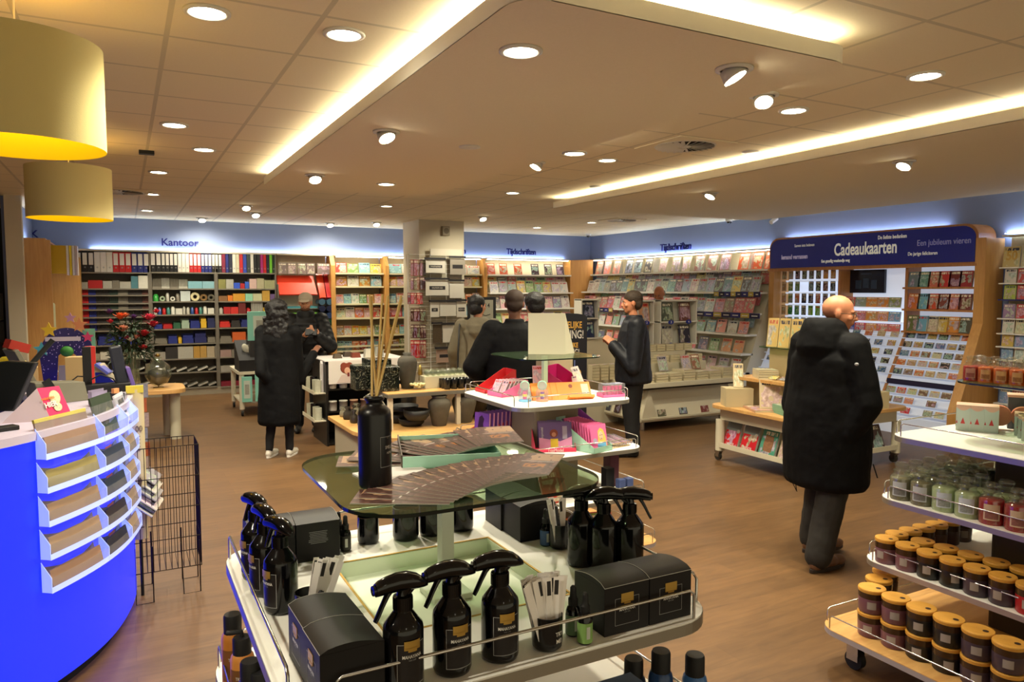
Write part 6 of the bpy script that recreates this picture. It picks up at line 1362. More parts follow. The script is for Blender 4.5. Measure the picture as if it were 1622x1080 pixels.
# beech wedge across the corner
cw = MB().add([(mx1+0.01, YF-0.02, 0), (9.12, 13.50, 0), (9.12, 13.50, 2.46), (mx1+0.01, YF-0.02, 2.44), (mx1+0.01, YF+0.38, 0), (9.3, 13.9, 0), (9.3, 13.9, 2.46), (mx1+0.01, YF+0.38, 2.44)], [(0, 1, 2, 3), (7, 6, 5, 4), (3, 2, 6, 7), (0, 4, 5, 1), (1, 5, 6, 2), (0, 3, 7, 4)]).build('corner_panel', BEECH); tag(cw, 'beech corner panel between the two magazine racks', 'panel')
# ---- pillar dressing
PY = 11.80
t = thing('pillar_grid', 'wire and slat grid on the pillar front holding calendars', 'wire grid', (0, PY+0.08, 0))
a = at_y(681, 403, PY+0.08); b = at_y(731, 403, PY+0.08)
MB().box(a.x, b.x, 0.0, 0.03, 0.3, a.z).build('board', mat('pillar_board', (168, 160, 138), 0.6), t)
MB().box(a.x, b.x, -0.02, 0.0, a.z-0.02, a.z+0.10).build('header', mat('pillar_header', (214, 206, 186), 0.5), t)
m = MB(); 
for k in range(26): z = 0.4+0.08*k; m.tube([(at_y(648, 400, PY+0.08).x, -0.005, z), (b.x, -0.005, z)], 0.004, 5)
for x in (at_y(648, 400, PY).x, a.x, (a.x+b.x)/2, b.x): m.tube([(x, -0.005, 0.3), (x, -0.005, a.z)], 0.006, 5)
m.build('wire_mesh', WHITE, t)
CALW = mat('calendar_white', (222, 218, 204), 0.5); CALK = mat('calendar_dark', (46, 44, 46), 0.5); CALG = mat('calendar_grey', (160, 152, 138), 0.5)
def cal(x0, y0, x1, y1, lab, base=CALW, band=True, txt=None, clip=True):
 A = at_y(640+x0*.2405, 360+y0*.2407, PY); B = at_y(640+x1*.2405, 360+y1*.2407, PY); w_ = B.x-A.x; h = A.z-B.z
 t = thing('wall_calendar', lab, 'calendar', (A.x, PY, B.z), group='calendars on the pillar')
 MB().box(0, w_, 0, 0.012, 0, h).build('sheet', base, t)
 if band: MB().box(w_*0.16, w_*0.84, -0.002, 0, h*0.38, h*0.62).build('title_band', CALK, t)
 if txt: text(txt, h*0.11, 'lettering', CALW, t, (w_/2, -0.003, h*0.5), sx=0.7, ex=0)
 if clip: MB().box(-0.02, w_+0.0, -0.03, 0.012, h+0.01, h+0.045).build('clip_rail', CALK, t)
 return t
cal(143, 215, 272, 300, 'white calendar with dark title band, top left on the pillar', txt='FAMILIEKALENDER'); cal(303, 205, 403, 312, 'grey and white planner at the top right on the pillar', CALG)
cal(142, 348, 296, 448, 'large white calendar lettered KALENDER 2023 on the pillar', txt='KALENDER 2023'); cal(300, 360, 395, 465, 'plain white planner right of the large calendar', CALW, band=False)
cal(172, 495, 232, 590, 'small white diary at the left of the third pillar row', txt='2023'); cal(236, 495, 343, 583, 'white family planner in the middle of the third pillar row', band=False, txt=None); cal(347, 490, 410, 590, 'white diary at the right of the third pillar row', txt='AGENDA')
cal(190, 640, 250, 760, 'dark patterned calendar in the fourth pillar row', mat('calendar_brown', (84, 70, 52), 0.5, var=0.5, bs=60), band=False); cal(255, 645, 328, 755, 'white plain calendar in the fourth pillar row', band=False); cal(212, 805, 345, 885, 'pinkish calendar low on the pillar', mat('calendar_pink', (176, 150, 132), 0.5))
rnd = random.Random(77); rowsL = [(212, 320, (150, 110, 104), 'dusky pink'), (330, 410, (156, 118, 110), 'dusky pink'), (430, 505, (190, 70, 76), 'red and white'), (535, 620, (90, 36, 32), 'dark red'), (640, 730, (80, 40, 40), 'brown red'), (745, 860, (180, 40, 44), 'bright red')]
for ri, (y0, y1, c, cn) in enumerate(rowsL):
 for k in range(5):
  x = (42 if ri == 2 else 62)+(k*20); A = at_y(640+x*.2405, 360+y0*.2407, PY); B = at_y(640+x*.2405, 360+y1*.2407, PY); h = A.z-B.z
  o = obj('hanging_pack', cover_me(0.055, round(h, 2), 0.01)); o.location = (A.x, PY+0.062-0.011*(k % 2), B.z); o.color = lin(tuple(int(v*rnd.uniform(0.8, 1.2)) for v in c))
  tag(o, '%s hanging pack on the left pillar side, %s row, %s from the left' % (cn, ordw(ri+1), ordw(k+1)), 'pack', 'hanging packs on the pillar')
# ================================================================== RIGHT WALL
# local frame: x runs from the far corner towards the camera (world -y), -y points into the shop (world -x)
RWX = 9.10
def Yr(px, py, X=RWX): return at_x(px, py, X).y
Y0r = 13.48; L = Y0r-8.47
rows_r = [(0.04, 2.135), (-0.20, 1.765), (-0.32, 1.43), (-0.42, 1.10), (-0.50, 0.80), (-0.56, 0.50)]
t = slope_rack('magazine_rack', 'long cream magazine rack on the right wall beneath the lettering', L, rows_r, 2.44, out=0.62)
t.location = (RWX, Y0r, 0); t.rotation_euler = (0, 0, -PI/2); RK = t
# price strips on two shelf fronts
YEL = mat('strip_yellow', (196, 176, 80), 0.5); NAV = mat('strip_navy', (40, 40, 120), 0.5); NAVD = mat('strip_dark', (38, 34, 66), 0.5)
for (yy, zz, a, b) in ((-0.20, 1.765, 1138, 1212), (-0.32, 1.43, 1098, 1212), (-0.32, 1.43, 950, 978)):
 xa = Y0r-Yr(a, 463, RWX+yy); xb = Y0r-Yr(b, 463, RWX+yy); n = 8 if b-a > 40 else 4
 s = obj('price_strip', MB().box(xa, xb, yy-0.106, yy-0.102, zz-0.075, zz+0.005).mesh('price_strip', NAV), t)
 for k in range(n):
  x0 = xa+(xb-xa)*k/n; MB().box(x0+0.01, x0+(xb-xa)/n-0.01, yy-0.110, yy-0.106, zz-0.07, zz).build('price_card', (YEL, NAV, NAVD)[(k*2) % 3], s)
  MB().box(x0+0.04, x0+(xb-xa)/n-0.04, yy-0.112, yy-0.110, zz-0.045, zz-0.030).build('print_bar', WTXT, s)
# row 1: groups of three
g = [((80, 150, 230), 'white and red', (206, 130, 110)), ((335, 415, 500), 'dark slate', (66, 66, 70)), ((625, 735, 825), 'grey portrait', (150, 140, 116)), ((935, 1045, 1155), 'grey red patterned', (130, 90, 84)), ((1315, 1430, 1545), 'orange red', (190, 80, 40))]
k = 0
for xs, cn, c in g:
 for x in xs:
  k += 1; Yp = Yr(930+x*.185, 420, RWX)
  cover('magazine', 0.23, 0.29, 0.006, (RWX+0.04, Yp, 2.137), -PI/2, R(14), c, '%s magazine on the top shelf of the right wall rack, %s from the left' % (cn, ordw(k)), 'magazine', 'magazines on the right wall rack')
for k in range(8): MB().box(0.25+k*0.62, 0.256+k*0.62, -0.02, 0.16, 2.14, 2.40).build('divider', ACRYL, RK)
G3 = 'magazines on the right wall rack'
P1 = [MAGC[0], MAGC[1], MAGC[2], MAGC[4], MAGC[7], MAGC[0], MAGC[3], MAGC[5]]
mrow(RK, L, 0.02, 1.89, 23, 0.25, 0.215, 'rear line, second shelf, right rack', G3, 1, pal=P1)
mrow(RK, L, -0.18, 1.768, 24, 0.26, 0.205, 'front line, second shelf, right rack', G3, 2, pal=[MAGC[0], MAGC[2], MAGC[1], MAGC[6], MAGC[4], MAGC[5]])
P2 = [('red', (190, 50, 56)), ('pink', (206, 110, 120)), ('white', (206, 196, 180)), ('brown', (120, 84, 70))]
mrow(RK, L, -0.16, 1.55, 22, 0.24, 0.21, 'rear line, third shelf, right rack', G3, 3, pal=MAGC)
mrow(RK, L, -0.30, 1.433, 22, 0.25, 0.215, 'front line, third shelf, right rack', G3, 4, pal=P2+MAGC[:2])
P3 = [('green', (90, 130, 90)), ('white', (200, 200, 186)), ('salmon', (214, 110, 90)), ('grey blue', (110, 130, 150))]
mrow(RK, L, -0.27, 1.20, 20, 0.22, 0.21, 'rear line, fourth shelf, right rack', G3, 5, pal=P3)
mrow(RK, L, -0.40, 1.103, 20, 0.22, 0.21, 'front line, fourth shelf, right rack', G3, 6, pal=P3+[MAGC[6]])
P4 = [('red', (176, 40, 40)), ('green', (80, 140, 60)), ('navy', (40, 40, 80)), ('lilac', (160, 120, 170)), ('orange', (206, 120, 60))]
mrow(RK, L, -0.48, 0.803, 18, 0.22, 0.21, 'fifth shelf, right rack', G3, 7, pal=P4)
mrow(RK, L, -0.54, 0.503, 18, 0.22, 0.21, 'sixth shelf, right rack', G3, 8, pal=[('lilac', (180, 150, 180)), ('white', (206, 200, 190)), ('pink', (200, 150, 160))])
# ---------------- gift card display
GX = 9.00; YA, YZ = 8.40, 5.20; GL = YA-YZ
t = thing('gift_card_display', 'large beech gift card display with a deep blue Cadeaukaarten header', 'display', (GX, YA, 0), -PI/2)
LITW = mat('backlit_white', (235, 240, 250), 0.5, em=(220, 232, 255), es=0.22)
BEE2 = m_wood('beech_edge', (170, 112, 60), (190, 132, 76), (14, 14, 1.2))
hz0, hz1 = 2.115, 2.595
hp = [(0, hz0), (GL, hz0)]+[(GL-0.16+0.16*math.cos(R(a)), hz1-0.16+0.16*math.sin(R(a))) for a in range(0, 91, 15)]+[(0.16-0.16*math.sin(R(a)), hz1-0.16+0.16*math.cos(R(a))) for a in range(0, 91, 15)]
MB().prism(hp, 0.0, 0.36, axis='y').build('header_box', BEE2, t)
hin = [(0.03+(x)*(GL-0.06)/GL, hz0+0.02+(z-hz0)*(hz1-hz0-0.045)/(hz1-hz0)) for x, z in hp]
HD = MB().prism(hin, -0.012, 0.0, axis='y').build('header_face', mat('deep_blue_header', (32, 42, 156), 0.35), t)
def htext(s, px, py, h, mt=None, bold=0.0, sx=0.8, col_=(220, 218, 205)):
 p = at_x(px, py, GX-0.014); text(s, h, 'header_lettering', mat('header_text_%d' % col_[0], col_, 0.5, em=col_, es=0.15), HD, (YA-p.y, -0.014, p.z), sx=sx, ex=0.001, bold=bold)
htext('Cadeaukaarten', 1369, 394, 0.175, bold=0.005, sx=0.66); htext('De liefste bedanken', 1413, 375, 0.052, bold=0.001, sx=0.72); htext('Een jubileum vieren', 1494, 383, 0.078, sx=0.80, col_=(130, 128, 170))
htext('De jarige feliciteren', 1461, 401.5, 0.046, sx=0.78, bold=0.0005); htext('Iemand verrassen', 1258, 407, 0.068, bold=0.003, sx=0.74, col_=(170, 160, 190)); htext('Samen iets beleven', 1274, 388.5, 0.044, sx=0.78); htext('Een gezellig weekendje weg', 1323, 413, 0.044, bold=0.0015, sx=0.70)
MB().box(0, GL, 0.335, 0.36, 0.0, hz0).build('lit_back', LITW, t)
for a, w_ in ((0.0, 0.10),): MB().box(a, a+w_, 0.0, 0.36, 0.0, hz0).build('side_panel', BEECH, t)
MB().prism([(0.36, 0), (0.36, hz0+0.3), (-0.02, hz0+0.3), (-0.02, 1.4), (-0.45, 0.35), (-0.45, 0)], GL-0.02, GL+0.10, axis='x').build('side_panel', BEECH, t)
MB().box(0.0, GL, -0.03, 0.02, hz0-0.03, hz0).build('header_ledge', BEE2, t)
xd1 = YA-Yr(1324, 480, GX); xd2 = YA-Yr(1430, 480, GX)
for x in (xd1, xd2): MB().box(x-0.02, x+0.02, 0.06, 0.34, 1.24, hz0).build('divider', BEE2, t)
# sloped lower part
zs0, zs1, ys0, ys1 = 1.24, 0.22, 0.10, -0.45
SLW = mat('slope_white_glow', (214, 220, 232), 0.5, em=(210, 225, 255), es=0.08)  # white lacquer with bluish shading and a faint glow set in its colour
MB().add([(0.1, ys0, zs0), (GL-0.02, ys0, zs0), (GL-0.02, ys1, zs1), (0.1, ys1, zs1), (0.1, 0.33, zs0), (GL-0.02, 0.33, zs0), (GL-0.02, 0.33, 0.0), (0.1, 0.33, 0), (0.1, ys1, 0), (GL-0.02, ys1, 0)], [(3, 2, 1, 0), (0, 1, 5, 4), (8, 9, 2, 3)]).build('sloped_rack', SLW, t)
for x in (xd1, xd2): MB().add([(x-0.015, ys0-0.03, zs0), (x+0.015, ys0-0.03, zs0), (x+0.015, ys1-0.03, zs1), (x-0.015, ys1-0.03, zs1), (x-0.015, ys0, zs0), (x+0.015, ys0, zs0), (x+0.015, ys1, zs1), (x-0.015, ys1, zs1)], [(3, 2, 1, 0), (0, 4, 7, 3), (1, 2, 6, 5), (0, 1, 5, 4)]).build('slope_divider', BEE2, t)
def G(lx, ly): return (GX+ly, YA-lx)
# screen
a = at_x(1345, 430, GX+0.26); b = at_x(1400, 464, GX+0.26)
s = thing('wall_screen', 'dark wall screen in the middle column of the gift card display', 'screen', (GX+0.26, a.y, b.z), -PI/2); w_ = a.y-b.y; h = a.z-b.z+0.02
MB().box(0, w_, 0, 0.05, 0, h).build('casing', mat('screen_navy', (14, 20, 38), 0.2), s, 0.004)
for k in range(3): MB().box(w_*(0.2+0.22*k), w_*(0.36+0.22*k), -0.002, 0, h*(0.18+0.03*(k == 1)), h*(0.55+0.08*(k == 1))).build('screen_picture', mat('screen_picture_blue', (40, 60, 84), 0.3), s)
text('CADEAUKAARTEN', h*0.05, 'screen_lettering', mat('screen_text', (90, 110, 140), 0.5), s, (w_/2, -0.003, h*0.82), sx=0.9, ex=0)
# left column: hanging packs
rowsP = [(443, ['tan', 'tan', 'black', 'black', 'grey brown', 'brown', 'amber', 'amber']), (462, ['tan', 'green', 'green', None, 'navy', 'black', 'brown', 'dark', 'dark']), (481, ['tan', 'green', 'orange', 'navy', 'dark', 'red', 'dark', 'dark']), (500, ['tan', 'bright green', 'bright green', 'grey', 'lime', 'lime', 'grey', 'dark']), (519, ['tan', 'bright green', 'bright green', 'grey', 'lime', 'navy', 'dark'])]
PC = {'tan': (176, 146, 106), 'black': (24, 22, 24), 'grey brown': (110, 96, 88), 'brown': (90, 56, 44), 'amber': (206, 150, 60), 'green': (110, 140, 80), 'orange': (196, 110, 70), 'navy': (30, 34, 66), 'dark': (40, 40, 48), 'red': (170, 50, 40), 'bright green': (24, 130, 60), 'grey': (100, 96, 100), 'lime': (120, 180, 60)}
for ri, (yb, cs) in enumerate(rowsP):
 z = at_x(1280, yb, GX+0.2).z
 MB().box(0.12, xd1-0.02, 0.24, 0.335, z-0.035, z-0.005).build('peg_rail', LITW, t)
 for k, cn in enumerate(cs):
  if not cn: continue
  lx = 0.16+k*(xd1-0.22)/8.0; X, Y = G(lx, 0.16)
  o = obj('gift_card', cover_me(0.085, 0.145, 0.004)); o.location = (X, Y, z+0.01); o.rotation_euler = (0, 0, -PI/2); o.color = lin(PC[cn])
  tag(o, '%s hanging gift card, left column, %s row from the top, %s from the left' % (cn, ordw(ri+1), ordw(k+1)), 'gift card', 'gift cards in the left column')
# middle column: boxed cards
rowsM = [(486, ['red', 'grey green', 'orange', 'orange', 'olive']), (508, ['red', 'pink', 'orange', 'orange', 'sky']), (527, ['blue', 'red', 'orange', 'pink', 'pink'])]
PM = {'red': (206, 30, 50), 'grey green': (150, 160, 140), 'orange': (216, 140, 60), 'olive': (150, 160, 90), 'pink': (214, 110, 100), 'sky': (110, 160, 190), 'blue': (40, 70, 170)}
for ri, (yb, cs) in enumerate(rowsM):
 z = at_x(1385, yb, GX+0.15).z; MB().box(xd1+0.02, xd2-0.02, 0.08, 0.335, z-0.02, z).build('shelf', LITW, t)
 for k, cn in enumerate(cs):
  lx = xd1+0.13+k*(xd2-xd1-0.16)/5; X, Y = G(lx, 0.12)
  o = obj('gift_box_card', cover_me(0.165, 0.135, 0.02)); o.location = (X, Y, z+0.001); o.rotation_euler = (-R(8), 0, -PI/2); o.color = lin(PM[cn])
  tag(o, '%s gift voucher, middle column, %s shelf, %s from the left' % (cn, ordw(ri+1), ordw(k+1)), 'gift voucher', 'gift vouchers in the middle column')
# right column: experience boxes on beech shelves
rowsR = [(454.5, ['grey blue', 'green blue', 'salmon', 'red', 'dark red', 'crimson']), (490, ['orange', 'sky', 'tomato', 'brown red', 'coral', 'dark red']), (526, ['olive', 'sky', 'cream', 'yellow', 'amber', 'dark olive'])]
PR = {'grey blue': (110, 130, 140), 'green blue': (100, 150, 140), 'salmon': (200, 110, 90), 'red': (200, 50, 50), 'dark red': (120, 40, 40), 'crimson': (160, 30, 40), 'orange': (200, 110, 50), 'sky': (110, 170, 200), 'tomato': (210, 80, 50), 'brown red': (130, 60, 50), 'coral': (200, 110, 80), 'olive': (100, 110, 60), 'cream': (206, 196, 170), 'yellow': (206, 176, 70), 'amber': (214, 140, 50), 'dark olive': (76, 70, 50)}
for ri, (yb, cs) in enumerate(rowsR):
 z = at_x(1490, yb, GX+0.05).z; MB().box(xd2+0.0, GL-0.02, -0.02, 0.335, z-0.025, z).build('beech_shelf', BEE2, t)
 for k, cn in enumerate(cs):
  lx = xd2+0.11+k*(GL-xd2-0.14)/6; X, Y = G(lx, 0.04)
  o = obj('experience_box', cover_me(0.155, 0.20, 0.03)); o.location = (X, Y, z+0.001); o.rotation_euler = (-R(10), 0, -PI/2); o.color = lin(PR[cn])
  tag(o, '%s experience gift box, %s beech shelf, %s from the left' % (cn, ordw(ri+1), ordw(k+1)), 'gift box', 'experience boxes on the beech shelves')
# slanted rows of small cards
SC = [('navy', (34, 44, 84)), ('tan', (180, 150, 110)), ('dark', (44, 40, 40)), ('brown', (130, 96, 70)), ('blue', (60, 100, 150)), ('cream', (200, 190, 160)), ('gold', (176, 146, 80)), ('orange', (200, 110, 60))]
SC2 = [('pale green', (150, 180, 130)), ('cream', (206, 196, 150)), ('salmon', (206, 140, 110)), ('brown', (120, 90, 70)), ('red', (206, 30, 50)), ('grey', (130, 130, 120))]
rnd = random.Random(9)
nrow = 9
for r_ in range(nrow):
 f_ = (r_+0.55)/nrow
 z = zs0+(zs1-zs0)*f_; y = ys0+(ys1-ys0)*f_
 MB().box(0.1, GL-0.02, y-0.05, y+0.02, z-0.012, z).build('card_ledge', SLW, t)
 if r_ == 5: MB().box(xd2+0.02, GL-0.02, y-0.058, y-0.05, z-0.012, z+0.055).build('dark_strip', mat('strip_dark', (38, 34, 66)), t); continue
 for ci, (a, b, n) in enumerate(((0.14, xd1-0.03, 5), (xd1+0.03, xd2-0.03, 5), (xd2+0.03, GL-0.04, 6))):
  for k in range(n):
   if ci < 1 and r_ > 5: continue
   lx = a+(b-a)*(k+0.5)/n; X, Y = G(lx, y-0.042)
   pal = SC if r_ < 5 else SC2
   cn, c = pal[(k*3+r_*(2 if ci else 1)+rnd.randrange(2)) % len(pal)]
   if r_ in (7, 8) and rnd.random() < 0.3: continue
   o = obj('gift_card', cover_me(0.115, 0.078, 0.004)); o.location = (X, Y, z+0.001); o.rotation_euler = (-R(24), 0, -PI/2); o.color = lin(c)
   tag(o, '%s slanted gift card, %s column, %s row down, %s from the left' % (cn, ('left', 'middle', 'right')[ci], ordw(r_+1), ordw(k+1)), 'gift card', 'slanted gift cards')
# ---------------- card rack at the right edge
CX = 9.15; YC = 5.02
t = thing('card_rack', 'tall greeting card rack at the right edge of the photo', 'card rack', (CX, YC, 0), -PI/2)
MB().box(0, 3.2, 0.2, 0.22, 0, 2.44).build('back_panel', CREAMS, t); MB().box(0, 3.2, 0.0, 0.18, 2.42, 2.44).build('top_board', CREAMS, t)
yr_ = [423, 448, 474, 504, 528, 549, 570, 592, 615, 640]
CPAL = [('cream', (206, 196, 160)), ('pink', (206, 110, 130)), ('white', (214, 210, 200)), ('lime', (170, 190, 50)), ('pale blue', (120, 150, 190)), ('red', (190, 50, 50)), ('grey', (120, 116, 106)), ('lilac', (150, 120, 160)), ('yellow', (206, 180, 90))]
rnd = random.Random(15)
for ri, yb in enumerate(yr_):
 z = at_x(1600, yb, CX).z; MB().box(0, 3.2, -0.03, 0.2, z-0.015, z).build('shelf', WHITE if ri != 2 else NAV, t)
 h = 0.24 if ri == 0 else 0.165; n = 12 if ri else 8
 for k in range(n):
  lx = 0.1+k*(0.20 if ri == 0 else 0.145); cn, c = CPAL[rnd.randrange(9)]
  o = obj('greeting_card', cover_me(0.185 if ri == 0 else 0.13, h, 0.003)); o.location = (CX+0.02, YC-lx, z+0.001); o.rotation_euler = (-R(6), 0, -PI/2); o.color = lin(c)
  if not (ri == 0 and k == 0): tag(o, '%s greeting card on the right edge rack, %s row, %s from the left' % (cn, ordw(ri+1), ordw(k+1)), 'card', 'greeting cards on the right edge rack')
  else:
   o.color = lin((206, 186, 120)); tag(o, 'cream greeting card with a golden 50, top left of the right edge rack', 'card')
   text('50', 0.11, 'lettering', GOLD, o, (0, -0.002, 0.13), ex=0.001, bold=0.004)
for k in range(3):
 o = MB().lathe([(0, 0), (0.08, 0.02), (0.03, 0.05), (0, 0.06)], 16).build('party_bow', TGLOSS, colr=((220, 120, 30), (190, 180, 60), (60, 120, 160))[k]); o.location = (CX-0.02, YC-0.35-0.3*k, 2.30-0.06*k); o.rotation_euler = (0, -PI/2, 0); tag(o, '%s party bow on the top row of the right edge rack' % ('orange', 'yellow', 'blue')[k], 'bow')
# ================================================================== MIDDLE OF THE SHOP
CRW = mat('cream_white_furniture', (206, 198, 172), 0.5); PAGES = mat('page_block', (206, 194, 158), 0.8, var=0.06, bs=60)
def bookstack(x, y, z, n, w_, d, h, c, where, grp, rz=0.0, cover_top=None):
 for k in range(n):
  key = ('flat', round(w_, 3), round(d, 3), round(h, 3))
  if key not in cvr:
   m = MB().add([(-w_/2, -d/2, h), (w_/2, -d/2, h), (w_/2, d/2, h), (-w_/2, d/2, h)], [(0, 1, 2, 3)], uv={0: [(0, 0), (1, 0), (1, 1), (0, 1)]})
   m.m(1).box(-w_/2+0.002, w_/2-0.002, -d/2+0.002, d/2-0.002, 0.002, h-0.002).m(2).box(-w_/2, w_/2, -d/2, d/2, 0, 0.002).box(-w_/2, -w_/2+0.002, -d/2, d/2, 0, h)
   m.add([(-w_/2, -d/2, h-.002), (w_/2, -d/2, h-.002), (w_/2, d/2, h-.002), (-w_/2, d/2, h-.002)], [(3, 2, 1, 0)])
   cvr[key] = m.mesh('book', [COVER, PAGES, TINT])
  o = obj('book', cvr[key]); o.location = (x, y, z+k*(h+0.0006)); o.rotation_euler = (0, 0, rz+R((k*7) % 5-2)*0.5); o.color = lin(c)
  tag(o, 'book lying %s, %s' % (where, 'single' if n == 1 else '%s from the bottom' % ordw(k+1)), 'book', grp)
# ---- white book island before the right wall
t = thing('book_island', 'low cream white book island with a sloped front ledge in the middle of the shop', 'display table', (5.72, 7.38, 0))
W_, D_ = 1.62, 1.55; ZTp = 0.62
MB().prism(rrect(-0.04, W_+0.04, -0.04, D_+0.04, 0.05, 4), ZTp-0.06, ZTp).build('tabletop', CRW, t, 0.004)
MB().box(0.10, W_-0.10, 0.10, D_-0.10, 0.10, ZTp-0.06).build('core', CRW, t)
MB().prism([(0.0, 0.15), (0.02, 0.12), (0.30, 0.12), (0.16, 0.52), (0.14, 0.52), (0.04, 0.17), (0.0, 0.17)], 0.02, W_-0.02, axis='x').build('front_ledge', CRW, t)
b = bpy.data.objects.new('side_ledge', MB().at((0, 0, 0), (0, 0, PI/2)).prism([(0.0, 0.15), (-0.02, 0.12), (-0.30, 0.12), (-0.16, 0.52), (-0.14, 0.52), (-0.04, 0.17), (0.0, 0.17)], 0.02, D_-0.02, axis='x').mesh('side_ledge', CRW)); col.objects.link(b); b.parent = t
MB().box(0.02, W_-0.02, 0.03, 0.05, 0.53, 0.55).build('dark_gap', mat('dark_slot', (60, 52, 40), 0.8), t)
for x, y in ((0.14, 0.14), (W_-0.14, 0.14), (W_-0.14, D_-0.14), (0.14, D_-0.14)): lo = MB().cyl(0.03, 0, 0.10, 12).build('foot', CHROME, t); lo.location = (x, y, 0)
rs = MB().box(0.22, 1.42, 0.38, 1.35, ZTp, ZTp+0.20).build('riser', CRW, t)
MB().box(0.42, 1.25, 0.62, 1.20, ZTp+0.20, ZTp+0.34).build('riser', CRW, t)
for k, (px, c, cn) in enumerate(((1049, (84, 84, 60), 'olive and brown'), (1083, (60, 44, 46), 'dark brown'), (1117, (120, 60, 54), 'red brown'), (1026, (90, 50, 40), 'rust'))):
 p = at_y(px, 650, 7.42); cover('book', 0.135, 0.21, 0.02, (p.x, 7.415, 0.175), 0, R(20), c, '%s book leaning on the front ledge of the white island, %s' % (cn, ('left of the dark one', 'middle', 'right end', 'beside the standing man')[k]), 'book', 'books on the front ledge of the white island')
for k in range(6): cover('book', 0.135, 0.20, 0.015, (5.74, 8.80-0.22*k, 0.175), -PI/2, R(20), ((60, 50, 50), (90, 70, 60), (70, 50, 40), (60, 60, 70), (80, 50, 50), (120, 90, 60))[k], 'dark book leaning on the left ledge of the white island, %s from the far end' % ordw(k+1), 'book', 'books on the left ledge of the white island')
CB = (196, 184, 150)
for k in range(7): bookstack(5.84+0.225*k, 7.50, ZTp+0.0005, 3 if k % 3 else 4, 0.19, 0.25, 0.034, CB, 'in the front row of the white island, %s stack from the left' % ordw(k+1), 'book stacks in the front row of the white island')
for k in range(6): bookstack(6.02+0.195*k, 7.83, ZTp+0.2005, 2 if k in (1, 4) else 3, 0.17, 0.12, 0.034, CB, 'on the riser of the white island, %s stack from the left' % ordw(k+1), 'book stacks on the riser of the white island')
for k in range(5): bookstack(5.80, 7.80+0.24*k, ZTp+0.0005, 4, 0.14, 0.21, 0.034, CB, 'along the left side of the white island, %s stack back' % ordw(k+1), 'book stacks at the left side of the white island')
for k in range(6): bookstack(6.22+0.16*k, 8.04, ZTp+0.3405, 3, 0.14, 0.10, 0.03, CB, 'on the top step of the white island, %s stack from the left' % ordw(k+1), 'book stacks on the top step of the white island')
for k, (px, py, c, cn) in enumerate(((1064, 586, (170, 160, 160), 'grey and red'), (1104, 584, (186, 170, 160), 'pale'), (1141, 586, (150, 100, 80), 'brown'), (1034, 588, (176, 150, 140), 'rosy'))):
 p = at_z(px, py, 0.76); cover('book', 0.14, 0.20, 0.02, (p.x, 7.60, ZTp+0.115), 0, R(18), c, '%s book propped on the stacks of the white island, %s' % (cn, ('left', 'middle', 'right', 'leftmost behind the man')[k]), 'book', 'propped books on the white island')
# book towers with numbered cells
OV = mat('oval_blue', (30, 40, 130), 0.4)
def tower(px0, px1, Y, z0, z1, cells, label, rz=0.0, colsn=2, nums=()):
 A = at_y(px0, 500, Y).x; B = at_y(px1, 500, Y).x; w_ = B-A; t = thing('book_tower', label, 'book display', (A, Y, z0), rz, 'white book towers'); H_ = z1-z0
 MB().box(0, w_, 0.16, 0.18, 0, H_).box(0, 0.015, 0, 0.16, 0, H_).box(w_-0.015, w_, 0, 0.16, 0, H_).build('frame', mat('tower_white', (214, 210, 196), 0.5), t)
 for r_ in range(3): MB().box(0.0, w_, -0.02, 0.17, H_*r_/2-(0.02 if r_ == 2 else 0), H_*r_/2+0.015-(0.02 if r_ == 2 else 0)).build('shelf', mat('tower_white', (214, 210, 196)), t)
 for k, (cn, c) in enumerate(cells):
  r_, cc = divmod(k, colsn)
  if cn is None: continue
  cw_ = (w_-0.03)/colsn; cover('book', round(min(0.20, cw_*0.88), 2), round(H_/2*0.84, 2), 0.02, (A+0.015+cw_*(cc+0.5), Y+0.04, z0+H_*(1-r_)/2+0.016), 0, R(8), c, '%s book in %s, %s shelf, %s' % (cn, label.split(' book tower')[0]+' tower', ('upper', 'lower')[r_], ('left', 'right')[cc] if colsn > 1 else 'alone'), 'book', 'books in the white towers')
 for k, n_ in enumerate(nums):
  r_, cc = divmod(k, colsn); cw_ = (w_-0.03)/colsn; X_ = 0.015+cw_*(cc+0.5); Z_ = H_*(1-r_)/2+0.005
  ov = MB().at((X_, -0.022, Z_), (PI/2, 0, 0)).ell((0, 0, 0), (0.052, 0.032, 0.003), 20, 6).build('number_oval', OV, t)
  text(n_, 0.032, 'number', WTXT, ov, (X_, -0.027, Z_), ex=0, bold=0.0008)
 return t
tower(1046, 1104, 8.15, 1.02, 1.66, [('grey green', (84, 90, 74)), ('brown red', (110, 64, 50)), ('pale grey', (176, 170, 154)), ('dark navy', (44, 40, 52))], 'right white book tower with blue numbered ovals', nums=('3', '4', '8', '9'))
tower(1010, 1036, 8.15, 1.02, 1.66, [('peach', (206, 150, 110)), ('brown', (140, 90, 60))], 'middle white book tower half hidden by the standing man', colsn=1, nums=('2', '7'))
tower(921, 948, 8.15, 1.15, 1.68, [('dark blue', (44, 50, 66)), ('navy', (34, 44, 80))], 'left white book tower behind the opening poster', colsn=1)
tag(MB().box(-0.42, 0.45, -0.2, 0.2, 0, 1.14).build('tower_plinth', CRW), 'cream plinth under the left book tower', 'plinth'); o = bpy.data.objects['tower_plinth']; o.location = (at_y(925, 500, 8.35).x, 8.37, 0)
for k in range(8): bookstack(at_y(925, 500, 8.35).x-0.30+0.09*k, 8.25, 1.1405, 1, 0.085, 0.08, 0.008, CB, 'before the left book tower, %s from the left' % ordw(k+1), 'small books before the left book tower')
